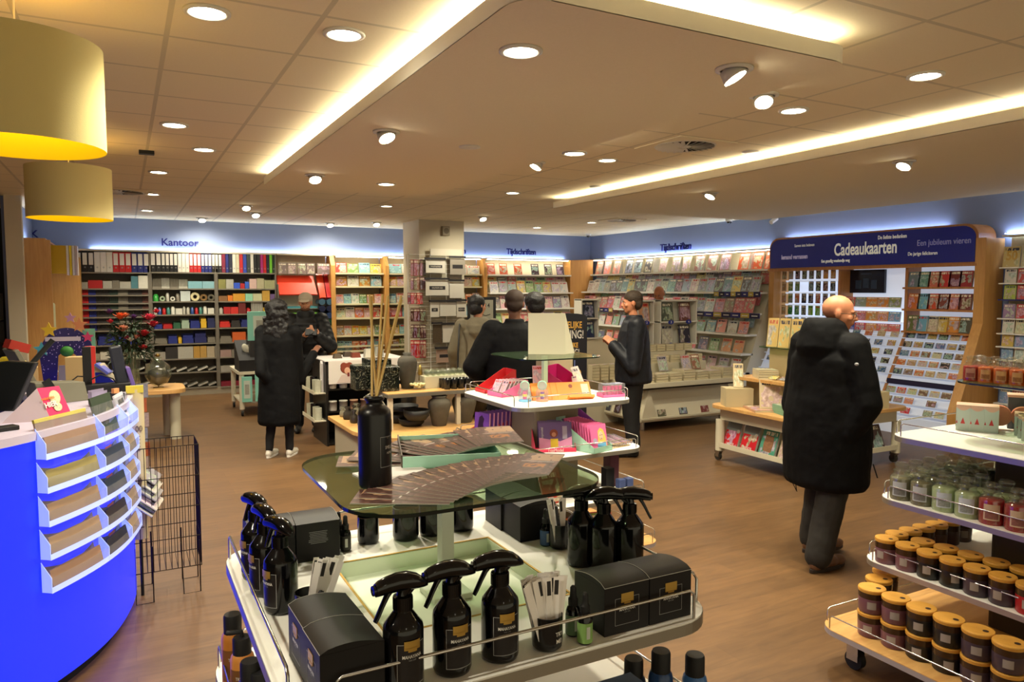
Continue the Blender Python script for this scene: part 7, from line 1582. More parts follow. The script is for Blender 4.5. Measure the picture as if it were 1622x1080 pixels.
for k in range(6): bookstack(at_y(950, 520, 8.0).x+0.14*k-0.1, 7.98 if k < 7 else 8, 0.6205, 5, 0.12, 0.10, 0.04, CB, 'behind the standing man on the white island, %s pile' % ordw(k+1), 'book piles behind the standing man')
# opening poster
t = thing('opening_poster', 'black pavement sign lettered FEESTELIJKE OPENING with gold text behind the card easel', 'sign', (0, 0, 0), R(-27))
a = at_y(899, 598, 7.1); t.location = (a.x, 7.1, 0)
MB().prism([(-0.22, 0.0), (0.22, 0.0), (0.22, 1.50)]+[(0.22*math.cos(R(x)), 1.50+0.035*math.sin(R(x))) for x in (30, 60, 90, 120, 150)]+[(-0.22, 1.50)], 0.0, 0.03, axis='y').build('board', mat('poster_night_blue', (16, 16, 26), 0.35), t)
PG = mat('poster_gold', (196, 150, 60), 0.5); PW = mat('poster_pale', (190, 186, 176), 0.5)
for s_, z, h, m_ in (('FEESTELIJKE', 1.40, 0.075, PG), ('OPENING!', 1.29, 0.095, PW), ('FEESTELIJKE', 1.17, 0.055, PG), ('OPENING!', 1.09, 0.07, PW)): text(s_, h, 'poster_lettering', m_, t, (0, -0.002, z), sx=0.60, ex=0.0, bold=0.002)
MB().tube([(-0.05, -0.003, 0.88), (0.0, -0.003, 1.0), (0.05, -0.003, 0.9)], 0.006, 5).tube([(0.08, -0.003, 0.88), (0.08, -0.003, 1.0)], 0.006, 5).build('drawing', mat('poster_blue_line', (110, 120, 170), 0.5), t)
MB().at((0.12, -0.003, 0.86), (PI/2, 0, 0)).lathe([(0.0, 0.0), (0.035, 0.0)], 20).build('gold_seal', PG, t)
t = thing('framed_board', 'black framed board with dark handwriting behind the person in the grey hooded coat', 'sign', (0, 0, 0), R(-20)); a = at_y(763, 470, 9.3); t.location = (a.x, 9.3, 0)
MB().box(-0.20, 0.20, 0, 0.03, 0.35, 1.70).build('frame', BLACKM, t); MB().box(-0.16, 0.16, -0.004, 0, 0.60, 1.66).build('sheet', mat('board_grey_sheet', (140, 138, 122), 0.5), t)
text('OPEN 4', 0.06, 'lettering', mat('print_ink', (30, 30, 30), 0.6), t, (0.0, -0.006, 1.58), ex=0, bold=0.002)
for k in range(6): MB().tube([(-0.10, -0.006, 1.45-0.1*k), (-0.02, -0.006, 1.47-0.1*k), (0.05, -0.006, 1.44-0.1*k), (0.12, -0.006, 1.46-0.1*k)], 0.005, 5).build('handwriting', mat('print_ink', (30, 30, 30)), t)
for x in (-0.18, 0.16): MB().box(x, x+0.02, -0.01, 0.02, 0, 0.36).build('leg', BLACKM, t)
# ---- rolling book table
t = thing('rolling_table', 'cream book table on casters with wood top behind the bald man', 'display table', (5.47, 4.78, 0)); W_, D_ = 1.66, 1.06; zt_ = 0.60
MB().prism(rrect(-0.04, W_+0.04, -0.04, D_+0.04, 0.14, 6), zt_-0.035, zt_).build('tabletop', BEECH_H, t, 0.004)
MB().box(0.06, W_-0.06, 0.06, D_-0.06, zt_-0.16, zt_-0.035).build('apron', CRW, t)
c0 = None
for x, y in ((0.06, 0.06), (W_-0.06, 0.06), (W_-0.06, D_-0.06), (0.06, D_-0.06)):
 lg_ = MB().cyl(0.045, 0.11, zt_-0.16, 18).build('leg', CRW, t); lg_.location = (x, y, 0)
 cs = MB().at((0, 0.0, 0.045), (0, PI/2, 0)).cyl(0.042, -0.014, 0.014, 18).build('wheel', mat('caster_dark', (50, 46, 40), 0.5), lg_); cs.location = (0, 0.02, 0)
 MB().box(-0.025, 0.025, -0.02, 0.05, 0.085, 0.115).box(-0.024, -0.018, -0.01, 0.04, 0.04, 0.09).box(0.018, 0.024, -0.01, 0.04, 0.04, 0.09).build('caster_fork', CHROME, lg_)
MB().box(0.02, 0.30, 0.08, D_-0.08, 0.15, 0.165).box(0.02, 0.035, 0.08, D_-0.08, 0.165, 0.20).build('side_shelf', CRW, t); MB().box(0.08, W_-0.08, 0.02, 0.30, 0.15, 0.165).box(0.08, W_-0.08, 0.02, 0.035, 0.165, 0.20).build('front_shelf', CRW, t)
MB().box(0.30, W_-0.3, 0.30, D_-0.3, 0.10, 0.44).build('core', CRW, t)
MB().box(0.30, 1.36, 0.22, 0.88, zt_, zt_+0.27).build('riser', mat('card_box_tan', (176, 158, 116), 0.6), t)
MB().box(0.16, 1.42, 0.16, 0.94, zt_+0.27, zt_+0.30).build('upper_shelf', BEECH_H, t)
MB().box(0.50, 1.2, 0.34, 0.76, zt_+0.30, zt_+0.60).build('riser', mat('card_box_tan', (176, 158, 116)), t); MB().prism(rrect(0.40, 1.30, 0.28, 0.84, 0.05, 4), zt_+0.600, zt_+0.612).build('glass_shelf', GLASSP, t)
bk = [('red and grey', (190, 30, 40)), ('red and grey', (190, 30, 40)), ('mint', (70, 140, 116)), ('cream', (176, 160, 130))]
for k, (cn, c) in enumerate(bk):
 y = 5.66-0.245*k
 o = cover('cook_book', 0.20, 0.265, 0.025, (5.545, y, 0.166), -PI/2, R(20), c, '%s cook book on the left ledge of the rolling table, %s from the left' % (cn, ordw(k+1)), 'book', 'cook books on the rolling table ledge')
 if k < 2:
  MB().box(-0.10, 0.10, -0.0015, 0, 0.175, 0.265).build('grey_band', mat('cook_grey', (110, 116, 112), 0.5), o); text('LEKKER', 0.030, 'lettering', WTXT, o, (0, -0.003, 0.03), ex=0); MB().at((0.07, -0.002, 0.175), (PI/2, 0, 0)).lathe([(0, 0), (0.02, 0)], 14).build('round_sticker', CALG, o)
 if k == 2: MB().prism([(-0.05, 0.05), (0.05, 0.04), (0.06, 0.12), (0.05, 0.20), (-0.05, 0.21), (-0.06, 0.12)], -0.003, -0.001, axis='y').build('food_picture', mat('food_brown', (130, 90, 60), 0.6, var=0.6, bs=60), o)
for k in range(4):
 cover('cook_book', 0.20, 0.26, 0.025, (6.10+0.235*k+0.0, 4.835, 0.166), 0, R(20), ((150, 80, 40), (176, 100, 60), (90, 60, 50), (80, 60, 60))[k], 'brown and white cook book on the front ledge of the rolling table, %s from the left' % ordw(k+1), 'book', 'brown cook books on the front ledge')
bookstack(5.66, 4.98, zt_+0.0005, 3, 0.22, 0.28, 0.028, (120, 160, 130), 'in the mint green stack on the rolling table', 'mint books on the rolling table', R(-20))
bookstack(5.62, 5.30, zt_+0.0005, 1, 0.26, 0.34, 0.02, (190, 150, 120), 'alone flat on the rolling table corner', 'single flat book on the rolling table', R(-25))
tag(MB().box(-0.14, 0.14, -0.10, 0.10, 0, 0.19).build('book_block', mat('cream_book_box', (196, 180, 140), 0.6)), 'thick cream boxed book standing at the left end of the rolling table', 'book'); o = bpy.data.objects['book_block']; o.location = (5.60, 5.62, zt_+0.0205-0.02); o.rotation_euler = (0, 0, R(-28))
cover('art_book', 0.24, 0.30, 0.02, (5.66, 5.20, zt_+0.022), R(-40), R(18), (196, 176, 136), 'tall cream book with a figure drawing leaning on the rolling table', 'book')
cover('art_book', 0.10, 0.26, 0.02, (5.60, 5.60, zt_+0.195), R(-40), R(24), (206, 186, 140), 'narrow cream book tipped up on the boxed book', 'book')
bookstack(5.79, 5.42, zt_+0.3005, 4, 0.2, 0.22, 0.022, CB, 'in the cream stack on the upper shelf of the rolling table', 'cream books on the upper shelf of the rolling table', R(-30))
bookstack(5.90, 5.02, zt_+0.3005, 4, 0.16, 0.12, 0.022, (90, 150, 90), 'in the green stack on the upper shelf of the rolling table', 'green books on the upper shelf of the rolling table')
for k in range(3): cover('flower_box', 0.115, 0.30, 0.04, (5.93, 5.48-0.15*k, zt_+0.613), -PI/2+R(18), R(10), (216, 186, 110), 'yellow flower print gift box on the glass of the rolling table, %s from the left' % ordw(k+1), 'box', 'yellow flower print boxes')
for k in range(4): cover('post_card', 0.10, 0.06, 0.003, (5.72, 5.40-0.13*k, zt_+0.31), -PI/2, R(60), ((80, 110, 160), (206, 180, 90), (120, 90, 70), (160, 160, 170))[k], 'small picture card along the upper shelf edge of the rolling table, %s from left' % ordw(k+1), 'card', 'picture cards on the upper shelf edge')
tag(MB().box(-0.22, 0.22, -0.16, 0.16, 0, 0.17).build('long_box', mat('kraft_cream_box', (206, 190, 146), 0.6)), 'cream carton on the right end of the rolling table', 'box'); o = bpy.data.objects['long_box']; o.location = (6.62, 4.93, zt_+0.0005)
tag(MB().box(-0.2, 0.2, -0.15, 0.15, 0, 0.16).build('long_box', mat('kraft_cream_box', (206, 190, 146))), 'cream carton on the upper shelf at the right of the bald man', 'box'); o = bpy.data.objects['long_box.001']; o.location = (6.62, 5.22, zt_+0.3005)
tag(MB().box(-0.04, 0.04, -0.04, 0.04, 0, 0.05).build('green_box', mat('apple_green', (110, 170, 40), 0.5)), 'small green box at the right end of the rolling table top', 'box'); o = bpy.data.objects['green_box']; o.location = (6.98, 4.95, zt_+0.0005)
# ---- black marbled giftware on wood tables
t = thing('wood_display_table', 'low beech topped display table with dark stoneware', 'display table', (1.90, 6.35, 0))
MB().prism([(0, 0.55), (0.10, 0.10), (0.35, 0.0), (1.75, 0.0), (1.75, 1.5), (0, 1.5)], 0.41, 0.45).build('tabletop', BEECH_H, t, 0.003)
MB().prism([(0.06, 0.62), (0.16, 0.16), (0.38, 0.07), (1.68, 0.07), (1.68, 1.44), (0.06, 1.44)], 0.0, 0.41).build('base_panel', mat('grey_cream_panel', (166, 156, 132), 0.6), t)
MB().box(0.30, 1.75, 0.36, 1.05, 0.765, 0.80).build('upper_shelf', ALU, t); MB().box(0.305, 1.745, 0.37, 1.045, 0.80, 0.806).build('upper_wood', BEECH_H, t)
for x, y in ((0.34, 0.42), (1.05, 0.42), (1.68, 0.42), (0.34, 0.98), (1.68, 0.98)): lo = MB().box(-0.022, 0.022, -0.022, 0.022, 0.45, 0.765).build('post', CRW, t); lo.location = (x, y, 0)
q = NT('black_marble'); tc = q.n('ShaderNodeTexCoord'); n1 = q.n('ShaderNodeTexNoise', i_Vector=tc.outputs['Object'], i_Scale=14.0, i_Detail=6.0, i_Distortion=1.5)
ab = q.math('ABSOLUTE', q.math('SUBTRACT', n1.outputs[0], 0.5)); q.inp('Base Color', q.mix(q.math('LESS_THAN', ab, 0.012), lin((18, 24, 20)), lin((130, 130, 110)))); q.inp('Roughness', 0.15); MARB = q.m
STONE = mat('grey_stoneware', (86, 80, 66), 0.85, var=0.35, bs=14, bump=0.4); CLAY = mat('dark_stoneware', (30, 30, 28), 0.55)
def put(o, px, py, z, dy=0.0): p = at_z(px, py, z); o.location = (p.x, p.y+dy, z); return o
for k, (px, w_, lb) in enumerate(((586, 0.21, 'left'), (616, 0.22, 'right'))):
 o = MB().box(-w_/2, w_/2, -0.1, 0.1, 0, 0.24).box(-w_/2-0.004, w_/2+0.004, -0.104, 0.104, 0.19, 0.245).build('marbled_box', MARB, bev=0.006); put(o, px, 620, 0.806, 0.22 if k == 0 else 0.10); tag(o, '%s black marbled lidded box on the raised shelf of the stoneware table' % lb, 'box', 'black marbled boxes')
o = MB().box(-0.12, 0.12, -0.12, 0.12, 0, 0.30).build('marbled_box', MARB, bev=0.006); o.location = (2.26, 7.25, 0.806); tag(o, 'larger black marbled box behind the two on the stoneware table', 'box')
def vase(px, py, z, h, r, label, dy=0.1, rough=STONE, neck=0.5):
 o = MB().lathe([(0, 0), (r*0.60, 0), (r*0.62, 0.004), (r*0.82, h*0.35), (r*0.98, h*0.62), (r, h*0.74), (r*0.90, h*0.84), (r*0.62, h*0.91), (r*neck, h*0.94), (r*(neck+0.12), h), (r*(neck+0.04), h), (r*(neck-0.06), h*0.94), (r*0.5, h*0.8)], 28).build('stone_vase', rough); put(o, px, py, z, dy); tag(o, label, 'vase'); return o
vase(702, 676, 0.45, 0.30, 0.115, 'squat grey stoneware vase under the raised shelf, left one', 0.10, neck=0.6); vase(743, 671, 0.45, 0.30, 0.125, 'squat grey stoneware vase under the raised shelf, right one', 0.12, neck=0.6); vase(770, 663, 0.45, 0.28, 0.11, 'third grey stoneware vase at the right end of the table', 0.2, neck=0.6)
vase(652, 617, 0.806, 0.36, 0.10, 'tall dark grey stoneware vase on the raised shelf', 0.12, mat('dark_grey_stone', (70, 66, 56), 0.8, var=0.3, bs=20, bump=0.3), neck=0.35)
for k, (px, py, r, h, lb) in enumerate(((660, 677, 0.13, 0.07, 'oval dark tray at the front of the stoneware table'), (638, 672, 0.12, 0.09, 'dark round bowl left of the oval tray'), (648, 662, 0.15, 0.12, 'large dark bowl behind the front trays'), (668, 668, 0.13, 0.10, 'stacked dark dish under the raised shelf'))):
 o = MB().lathe([(0, 0), (r*0.7, 0), (r*0.95, h*0.4), (r, h), (r*0.94, h), (r*0.9, h*0.45), (r*0.6, h*0.2), (0, h*0.2)], 28).build('stone_bowl', CLAY); put(o, px, py, 0.45+(0.0 if k < 3 else 0.075), 0.14); tag(o, lb, 'bowl')
o = MB().lathe([(0, 0), (0.08, 0), (0.09, 0.26), (0.08, 0.27), (0, 0.27)], 20).build('stone_jar', CLAY); put(o, 668, 660, 0.45, 0.4); tag(o, 'tall dark jar in the shade under the raised shelf', 'jar')
# dark wrapped bags at the left
rnd = random.Random(14)
for k in range(13):
 c_ = (54, 48, 40) if k % 3 else (120, 116, 96)
 m = MB(); n = 10; s_ = rnd.uniform(0.8, 1.15)
 m.lathe([(0, 0), (0.035*s_, 0), (0.044*s_, 0.02), (0.04*s_, 0.07*s_), (0.014, 0.095*s_), (0.03, 0.125*s_), (0.026, 0.13*s_)], 9)
 o = m.build('wrapped_soap', TMATT if k % 2 else TGLOSS, colr=c_); px = 536+(k % 5)*13.5+(k//5)*6; py = 660+(k % 5)*5.5-(k//5)*12; put(o, px, py, 0.45, 0.05); o.location.x = max(o.location.x, 2.03); o.location.y = min(o.location.y, 7.72); o.rotation_euler = (0, 0, k); tag(o, 'small dark wrapped bag on the left of the stoneware table, %s' % ordw(k+1), 'bag', 'small dark wrapped bags on the stoneware table')
t = thing('chalk_sign', 'small slate sign with white frame leaning behind the reed diffuser', 'sign', (0, 0, 0)); p = at_z(590, 655, 0.45); t.location = (p.x+0.10, p.y-0.05, 0.44); t.rotation_euler = (R(-12), R(-28), R(8))
MB().box(-0.075, 0.075, 0, 0.01, 0.03, 0.27).build('slate', mat('slate_grey', (44, 48, 48), 0.6), t); MB().box(-0.08, 0.08, -0.002, 0.012, 0.025, 0.032).box(-0.08, 0.08, -0.002, 0.012, 0.268, 0.275).box(-0.08, -0.073, -0.002, 0.012, 0.03, 0.27).box(0.073, 0.08, -0.002, 0.012, 0.03, 0.27).build('white_frame', CRW, t)
MB().tube([(-0.04, -0.002, 0.18), (0.0, -0.002, 0.20), (0.04, -0.002, 0.185)], 0.002, 5).tube([(-0.03, -0.002, 0.14), (0.03, -0.002, 0.15)], 0.002, 5).build('chalk_writing', WTXT, t)
# raised shelf goods: black tumblers with clear bulbs, mushroom stands, gold figures
for k in range(14):
 x = 2.86+0.075*(k % 5); y = 6.78+0.075*(k//5)
 t = thing('candle_tumbler', 'black tumbler with clear glass bulbs on the raised shelf, %s row, %s from left' % (ordw(k//5+1), ordw(k % 5+1)), 'candle holder', (x-0.02, y, 0.806), group='black tumblers with clear bulbs')
 MB().lathe([(0, 0), (0.030, 0), (0.034, 0.10), (0.034, 0.10), (0.031, 0.10), (0.028, 0.01)], 16).build('tumbler', mat('smoke_black', (28, 30, 30), 0.2), t); MB().tube([(0, 0, 0.08), (0.012, 0, 0.13)], 0.003, 5).build('white_wick', WTXT, t)
for k in range(22):
 a_ = k*0.9; o = MB().ell((0, 0, 0.035), (0.030, 0.030, 0.035), 12, 8).build('glass_bulb', JARG); o.location = (2.70+0.06*(k % 8)+0.01*(k//8), 6.95+0.05*(k//8), 0.806+0.12); o.color = (1, 1, 1, 1)
 tag(o, 'clear glass bulb of the cluster behind the black tumblers, %s counted across' % ordw(k+1), 'glass ball', 'clear glass bulbs on the raised shelf')
tag(MB().box(2.66, 3.24, 6.92, 7.08, 0.806, 0.925).build('bulb_crate', mat('pale_crate', (196, 190, 160), 0.6)), 'pale crate holding the clear glass bulbs on the raised shelf', 'crate')
for k, (px, py) in enumerate(((644, 614), (684, 612))):
 o = MB().lathe([(0, 0), (0.035, 0), (0.03, 0.03), (0.012, 0.05), (0.012, 0.08), (0.05, 0.10), (0.055, 0.115), (0.02, 0.12), (0, 0.12)], 20).build('mushroom_holder', BLACK); put(o, px, py, 0.806, 0.03); tag(o, '%s black mushroom shaped candle holder on the raised shelf' % ('left', 'right')[k], 'candle holder', 'black mushroom candle holders')
for k, px in enumerate((634, 676)):
 o = MB().lathe([(0, 0), (0.02, 0), (0.015, 0.05), (0.03, 0.08), (0.02, 0.14), (0.01, 0.17), (0, 0.18)], 12).build('gold_figure', mat('dull_gold', (150, 130, 70), 0.3, 0.7)); put(o, px, 606, 0.806, 0.2); tag(o, '%s small dull gold figure on the raised shelf' % ('left', 'right')[k], 'figure', 'small dull gold figures')
m = MB(); rnd = random.Random(6)
for k in range(26): m.ell((rnd.uniform(-.08, .08), rnd.uniform(-.05, .05), rnd.uniform(0.02, .06)), (.02, .02, .012), 8, 6)
o = m.build('moss_cluster', mat('cream_moss', (196, 190, 140), 0.8)); put(o, 665, 617, 0.806, 0.04); tag(o, 'cream coloured flower cluster at the front of the raised shelf', 'ornament')
# ---- dark display unit with banner
t = thing('dark_display_unit', 'black display counter with a white banner showing a person with red curls', 'display unit', (2.02, 8.40, 0)); W_, D_, H_ = 0.95, 0.68, 0.98
BLU = mat('black_speckled_panel', (24, 22, 20), 0.35, var=0.4, bs=200)
MB().prism([(0, 0), (D_, 0), (D_, H_), (0.06, H_), (0, H_-0.05)], 0, 0.025, axis='x').build('side_panel', BLU, t); MB().box(W_-0.025, W_, 0, D_, 0, H_).box(0.025, W_-0.025, D_-0.02, D_, 0, H_).build('side_panel', BLU, t)
for z in (0.03, 0.40, 0.66): MB().box(0.025, W_-0.025, 0.03, D_-0.02, z-0.02, z).build('shelf', BLU, t)
MB().box(-0.01, W_+0.01, -0.01, D_, H_, H_+0.012).build('white_top', mat('white_topper', (226, 220, 214), 0.4), t)
bn = MB().box(0.03, W_-0.02, -0.012, 0.0, 0.72, H_).build('banner', mat('banner_white', (216, 208, 196), 0.5), t)
MB().at((0.235, -0.014, 0.895), (PI/2, 0, 0)).ell((0, 0, 0), (0.07, 0.062, 0.001), 18, 6).ell((-0.03, 0.03, 0), (0.04, 0.04, 0.001), 12, 6).ell((0.035, 0.03, 0), (0.04, 0.04, 0.001), 12, 6).build('curly_hair_print', mat('print_red_hair', (130, 56, 34), 0.6), bn)
MB().at((0.245, -0.016, 0.865), (PI/2, 0, 0)).ell((0, 0, 0), (0.035, 0.042, 0.001), 16, 6).build('face_print', mat('print_skin_pale', (206, 160, 130), 0.6), bn); MB().prism([(0.12, 0.73), (0.36, 0.73), (0.30, 0.83), (0.18, 0.82)], -0.016, -0.0135, axis='y').build('body_print', mat('print_pale_body', (200, 180, 166), 0.6), bn); MB().box(0.245, 0.27, -0.018, -0.016, 0.80, 0.845).build('cup_print', mat('print_dark_cup', (110, 30, 30), 0.6), bn)
MB().box(0.72, 0.86, -0.016, -0.0135, 0.80, 0.90).build('bottles_print', mat('print_grey', (120, 116, 108), 0.6), bn)
for k, z in enumerate((0.62, 0.30)): MB().box(-0.14, 0.0, 0.02, D_-0.06, z-0.012, z).box(-0.14, -0.132, 0.02, D_-0.06, z, z+0.03).build('side_ledge', CRW, t)
MB().prism([(0.10, 0.62), (0.16, 0.62), (0.16, 0.95), (0.13, 0.98), (0.10, 0.95)], -0.03, -0.004, axis='x').build('white_handle', mat('white_topper', (226, 220, 214)), t)
for r_, (z, n) in enumerate(((0.6605, 6), (0.4005, 5))):
 for k in range(n):
  o = MB().lathe([(0, 0), (0.045, 0), (0.048, 0.01), (0.048, 0.10), (0.05, 0.10), (0.05, 0.115), (0, 0.115)], 18).build('scented_jar', TGLOSS, colr=((196, 190, 176), (190, 186, 170), (180, 140, 110), (150, 120, 100), (196, 190, 176), (120, 100, 90))[k]); o.location = (2.02+0.09+0.125*k, 8.47, z-0.26*0 if r_ == 0 else z); tag(o, 'scented jar in the black display unit, %s shelf, %s from the left' % (('upper', 'lower')[r_], ordw(k+1)), 'jar', 'jars in the black display unit')
for r_, z in enumerate((0.6205, 0.3005)):
 for k in range(5):
  dark = k in (2,)
  o = MB().cyl(0.042, 0, 0.14 if not dark else 0.16, 14).build('stacked_mug', TGLOSS, colr=(190, 188, 166) if not dark else (30, 28, 30)); o.location = (1.95, 8.50+0.105*k, z); tag(o, 'patterned white container on the %s side ledge of the black unit, %s from the front' % (('upper', 'lower')[r_], ordw(k+1)), 'container', 'containers on the side ledges')
for k, (x, y, w_, h) in enumerate(((0.20, 0.25, .10, .05), (0.42, 0.25, .11, .06), (0.58, 0.22, .13, .10), (0.72, 0.3, .12, .11), (0.36, 0.4, .1, .06))):
 o = MB().prism([(-w_/2, 0), (w_/2, 0), (w_/2*0.7, h), (-w_/2*0.8, h)], -0.04, 0.04, axis='y').build('sample_block', TGLOSS, colr=((90, 80, 66), (120, 60, 46), (196, 192, 176), (150, 150, 140), (80, 70, 60))[k]); o.location = (2.02+x, 8.40+y, H_+0.0125); tag(o, 'small sample block on top of the black display unit, %s' % ordw(k+1), 'sample', 'sample blocks on the black unit')
# ---- left trolley with mint frames
t = thing('trolley', 'cream trolley on casters with mint picture frames, left of the person in the long coat', 'trolley', (1.40, 10.95, 0))
for x, y in ((0.05, 0.05), (0.62, 0.05), (0.62, 0.95), (0.05, 0.95)):
 lg_ = MB().cyl(0.035, 0.10, 0.60, 14).build('leg', CRW, t); lg_.location = (x, y, 0); w = MB().at((0, 0, 0.045), (0, PI/2, 0)).cyl(0.042, -0.014, 0.014, 16).build('wheel', BLACKM, lg_); MB().box(-0.02, 0.02, -0.02, 0.02, 0.07, 0.11).build('caster_fork', CHROME, lg_)
MB().prism(rrect(0, 0.68, 0, 1.0, 0.06, 4), 0.60, 0.64).build('tabletop', CRW, t); MB().box(0.04, 0.64, 0.05, 0.95, 0.18, 0.20).build('lower_shelf', CRW, t)
tag(MB().add([(0, 0, 0), (0.5, 0, 0), (0.5, 0.5, 0), (0, 0.5, 0), (0, 0, 0.16), (0.5, 0, 0.16), (0.5, 0.5, 0.42), (0, 0.5, 0.42)], [(0, 1, 5, 4), (1, 2, 6, 5), (2, 3, 7, 6), (3, 0, 4, 7), (4, 5, 6, 7)]).build('black_bin', mat('black_card', (22, 20, 20), 0.5)), 'black sloped cardboard bin on the left trolley', 'bin'); o = bpy.data.objects['black_bin']; o.location = (1.42, 10.98, 0.6405)
for k in range(6): 
 o = MB().ell((0, 0, 0), (0.05, 0.04, 0.09), 10, 8).build('plush_parcel', TMATT, colr=(190, 186, 166)); o.location = (1.55+0.06*k, 11.20+0.03*(k % 2), 0.6405+0.30); o.rotation_euler = (0, 0.5*(k % 3-1), 0); tag(o, 'pale rolled parcel sticking out of the black bin, %s from the left' % ordw(k+1), 'parcel', 'pale parcels in the black bin')
MN = mat('mint_frame', (130, 196, 176), 0.5)
def frame(x, y, z, w_, h, label):
 t = thing('photo_display', label, 'picture frame', (x, y, z), R(-8)); MB().box(0, w_, 0, 0.03, 0, h).build('mint_border', MN, t, 0.004); MB().box(w_*0.2, w_*0.8, -0.003, 0, h*0.15, h*0.85).build('mount', mat('frame_mount', (190, 200, 184), 0.6), t); MB().box(w_*0.3, w_*0.7, -0.005, -0.003, h*0.3, h*0.7).build('grey_photo', mat('frame_photo', (150, 150, 136), 0.5, var=0.3, bs=30), t)
frame(1.56, 11.10, 1.07, 0.40, 0.42, 'mint bordered picture frame standing on the left trolley goods'); frame(1.62, 10.93, 0.21, 0.34, 0.38, 'mint bordered frame on the lower shelf of the left trolley'); frame(1.44, 10.93, 0.21, 0.14, 0.36, 'narrow pale frame on the lower shelf of the left trolley')
tag(MB().box(1.58, 1.94, 11.05, 11.4, 0.64, 1.069).build('frame_block', mat('dark_card_block', (40, 38, 36), 0.6)), 'dark block carrying the mint frame on the left trolley', 'block')
# beige column beside the toy stand and grey floor panel
tag(MB().prism(rrect(-0.12, 0.12, -0.12, 0.12, 0.05, 4), 0, 1.30).build('beige_column', mat('beige_column_m', (176, 160, 128), 0.6)), 'beige rounded column behind the magenta tray of the toy stand', 'column'); o = bpy.data.objects['beige_column']; p = at_y(878, 590, 5.0); o.location = (p.x, 5.0, 0)
# ================================================================== PEOPLE
SKIN = mat('skin_light', (196, 140, 108), 0.5, spec=0.3, var=0.06, bs=25); SKIN2 = mat('skin_ruddy', (190, 126, 92), 0.45, spec=0.35, var=0.08, bs=25); SKIN3 = mat('skin_brown', (110, 72, 52), 0.5, var=0.06, bs=25)
HAIRK = mat('hair_black', (14, 11, 10), 0.55, var=0.4, bs=90, bump=0.5); HAIRB = mat('hair_dark_brown', (40, 28, 18), 0.6, var=0.4, bs=90, bump=0.5)
PUFF = mat('black_padded_cloth', (14, 14, 16), 0.55, spec=0.3, bump=0.3, bs=22); COATK = mat('black_coat_cloth', (12, 12, 13), 0.75, spec=0.15, bump=0.25, bs=12); JACK = mat('dark_navy_jacket', (26, 28, 34), 0.5, spec=0.3, bump=0.3, bs=14)
GREYC = mat('grey_green_coat', (92, 84, 66), 0.85, bump=0.3, bs=12); TROU = mat('black_trousers', (16, 15, 15), 0.8, bump=0.2, bs=20); TROU2 = mat('dark_grey_trousers', (38, 35, 30), 0.8, bump=0.3, bs=14)
SNEAK = mat('white_sneaker_knit', (206, 200, 184), 0.6); BOOT = mat('brown_boot_leather', (104, 70, 44), 0.5); SHOEK = mat('black_shoe', (14, 13, 12), 0.4)
def V(*a): return Vector(a)
def caps(m, a, ra, b, rb, seg=14):
 m.ell(a, (ra, ra, ra), seg, 8); m.ell(b, (rb, rb, rb), seg, 8); n = 4
 m.tube([Vector(a).lerp(Vector(b), k/n) for k in range(n+1)], [ra+(rb-ra)*k/n for k in range(n+1)], seg)
def rings(m, R_, seg=28):
 """closed stack of elliptical rings (z, cx, cy, rx, ry)"""
 vs = []; fs = []
 for z, cx, cy, rx, ry in R_:
  for k in range(seg): a = 2*PI*k/seg; vs.append((cx+rx*math.cos(a), cy+ry*math.sin(a), z))
 for i in range(len(R_)-1):
  for k in range(seg): fs.append((i*seg+k, i*seg+(k+1) % seg, (i+1)*seg+(k+1) % seg, (i+1)*seg+k))
 fs.append(tuple(range(seg-1, -1, -1))); fs.append(tuple((len(R_)-1)*seg+k for k in range(seg)))
 m.add(vs, fs, True)
def blob(name, m, mt, parent, vox=0.008, sm=4, disp=0.0, dsc=0.12, label=None):
 me = m.mesh(name, mt); o = bpy.data.objects.new(name, me); col.objects.link(o)
 r = o.modifiers.new('r', 'REMESH'); r.mode = 'VOXEL'; r.voxel_size = vox; r.use_smooth_shade = True
 s = o.modifiers.new('s', 'SMOOTH'); s.factor = 0.5; s.iterations = sm
 if disp:
  tx = bpy.data.textures.new(name, 'CLOUDS'); tx.noise_scale = dsc; d = o.modifiers.new('d', 'DISPLACE'); d.texture = tx; d.strength = disp; d.mid_level = 0.5
  s2 = o.modifiers.new('s2', 'SMOOTH'); s2.factor = 0.5; s2.iterations = 1
 bpy.context.view_layer.update()
 me2 = bpy.data.meshes.new_from_object(o.evaluated_get(bpy.context.evaluated_depsgraph_get())); me2.name = name
 me2.materials.clear(); me2.materials.append(mt)
 for p in me2.polygons: p.use_smooth = True; p.material_index = 0
 o.modifiers.clear(); o.data = me2; bpy.data.meshes.remove(me)
 if parent: o.parent = parent
 if label: o['label'] = label
 return o
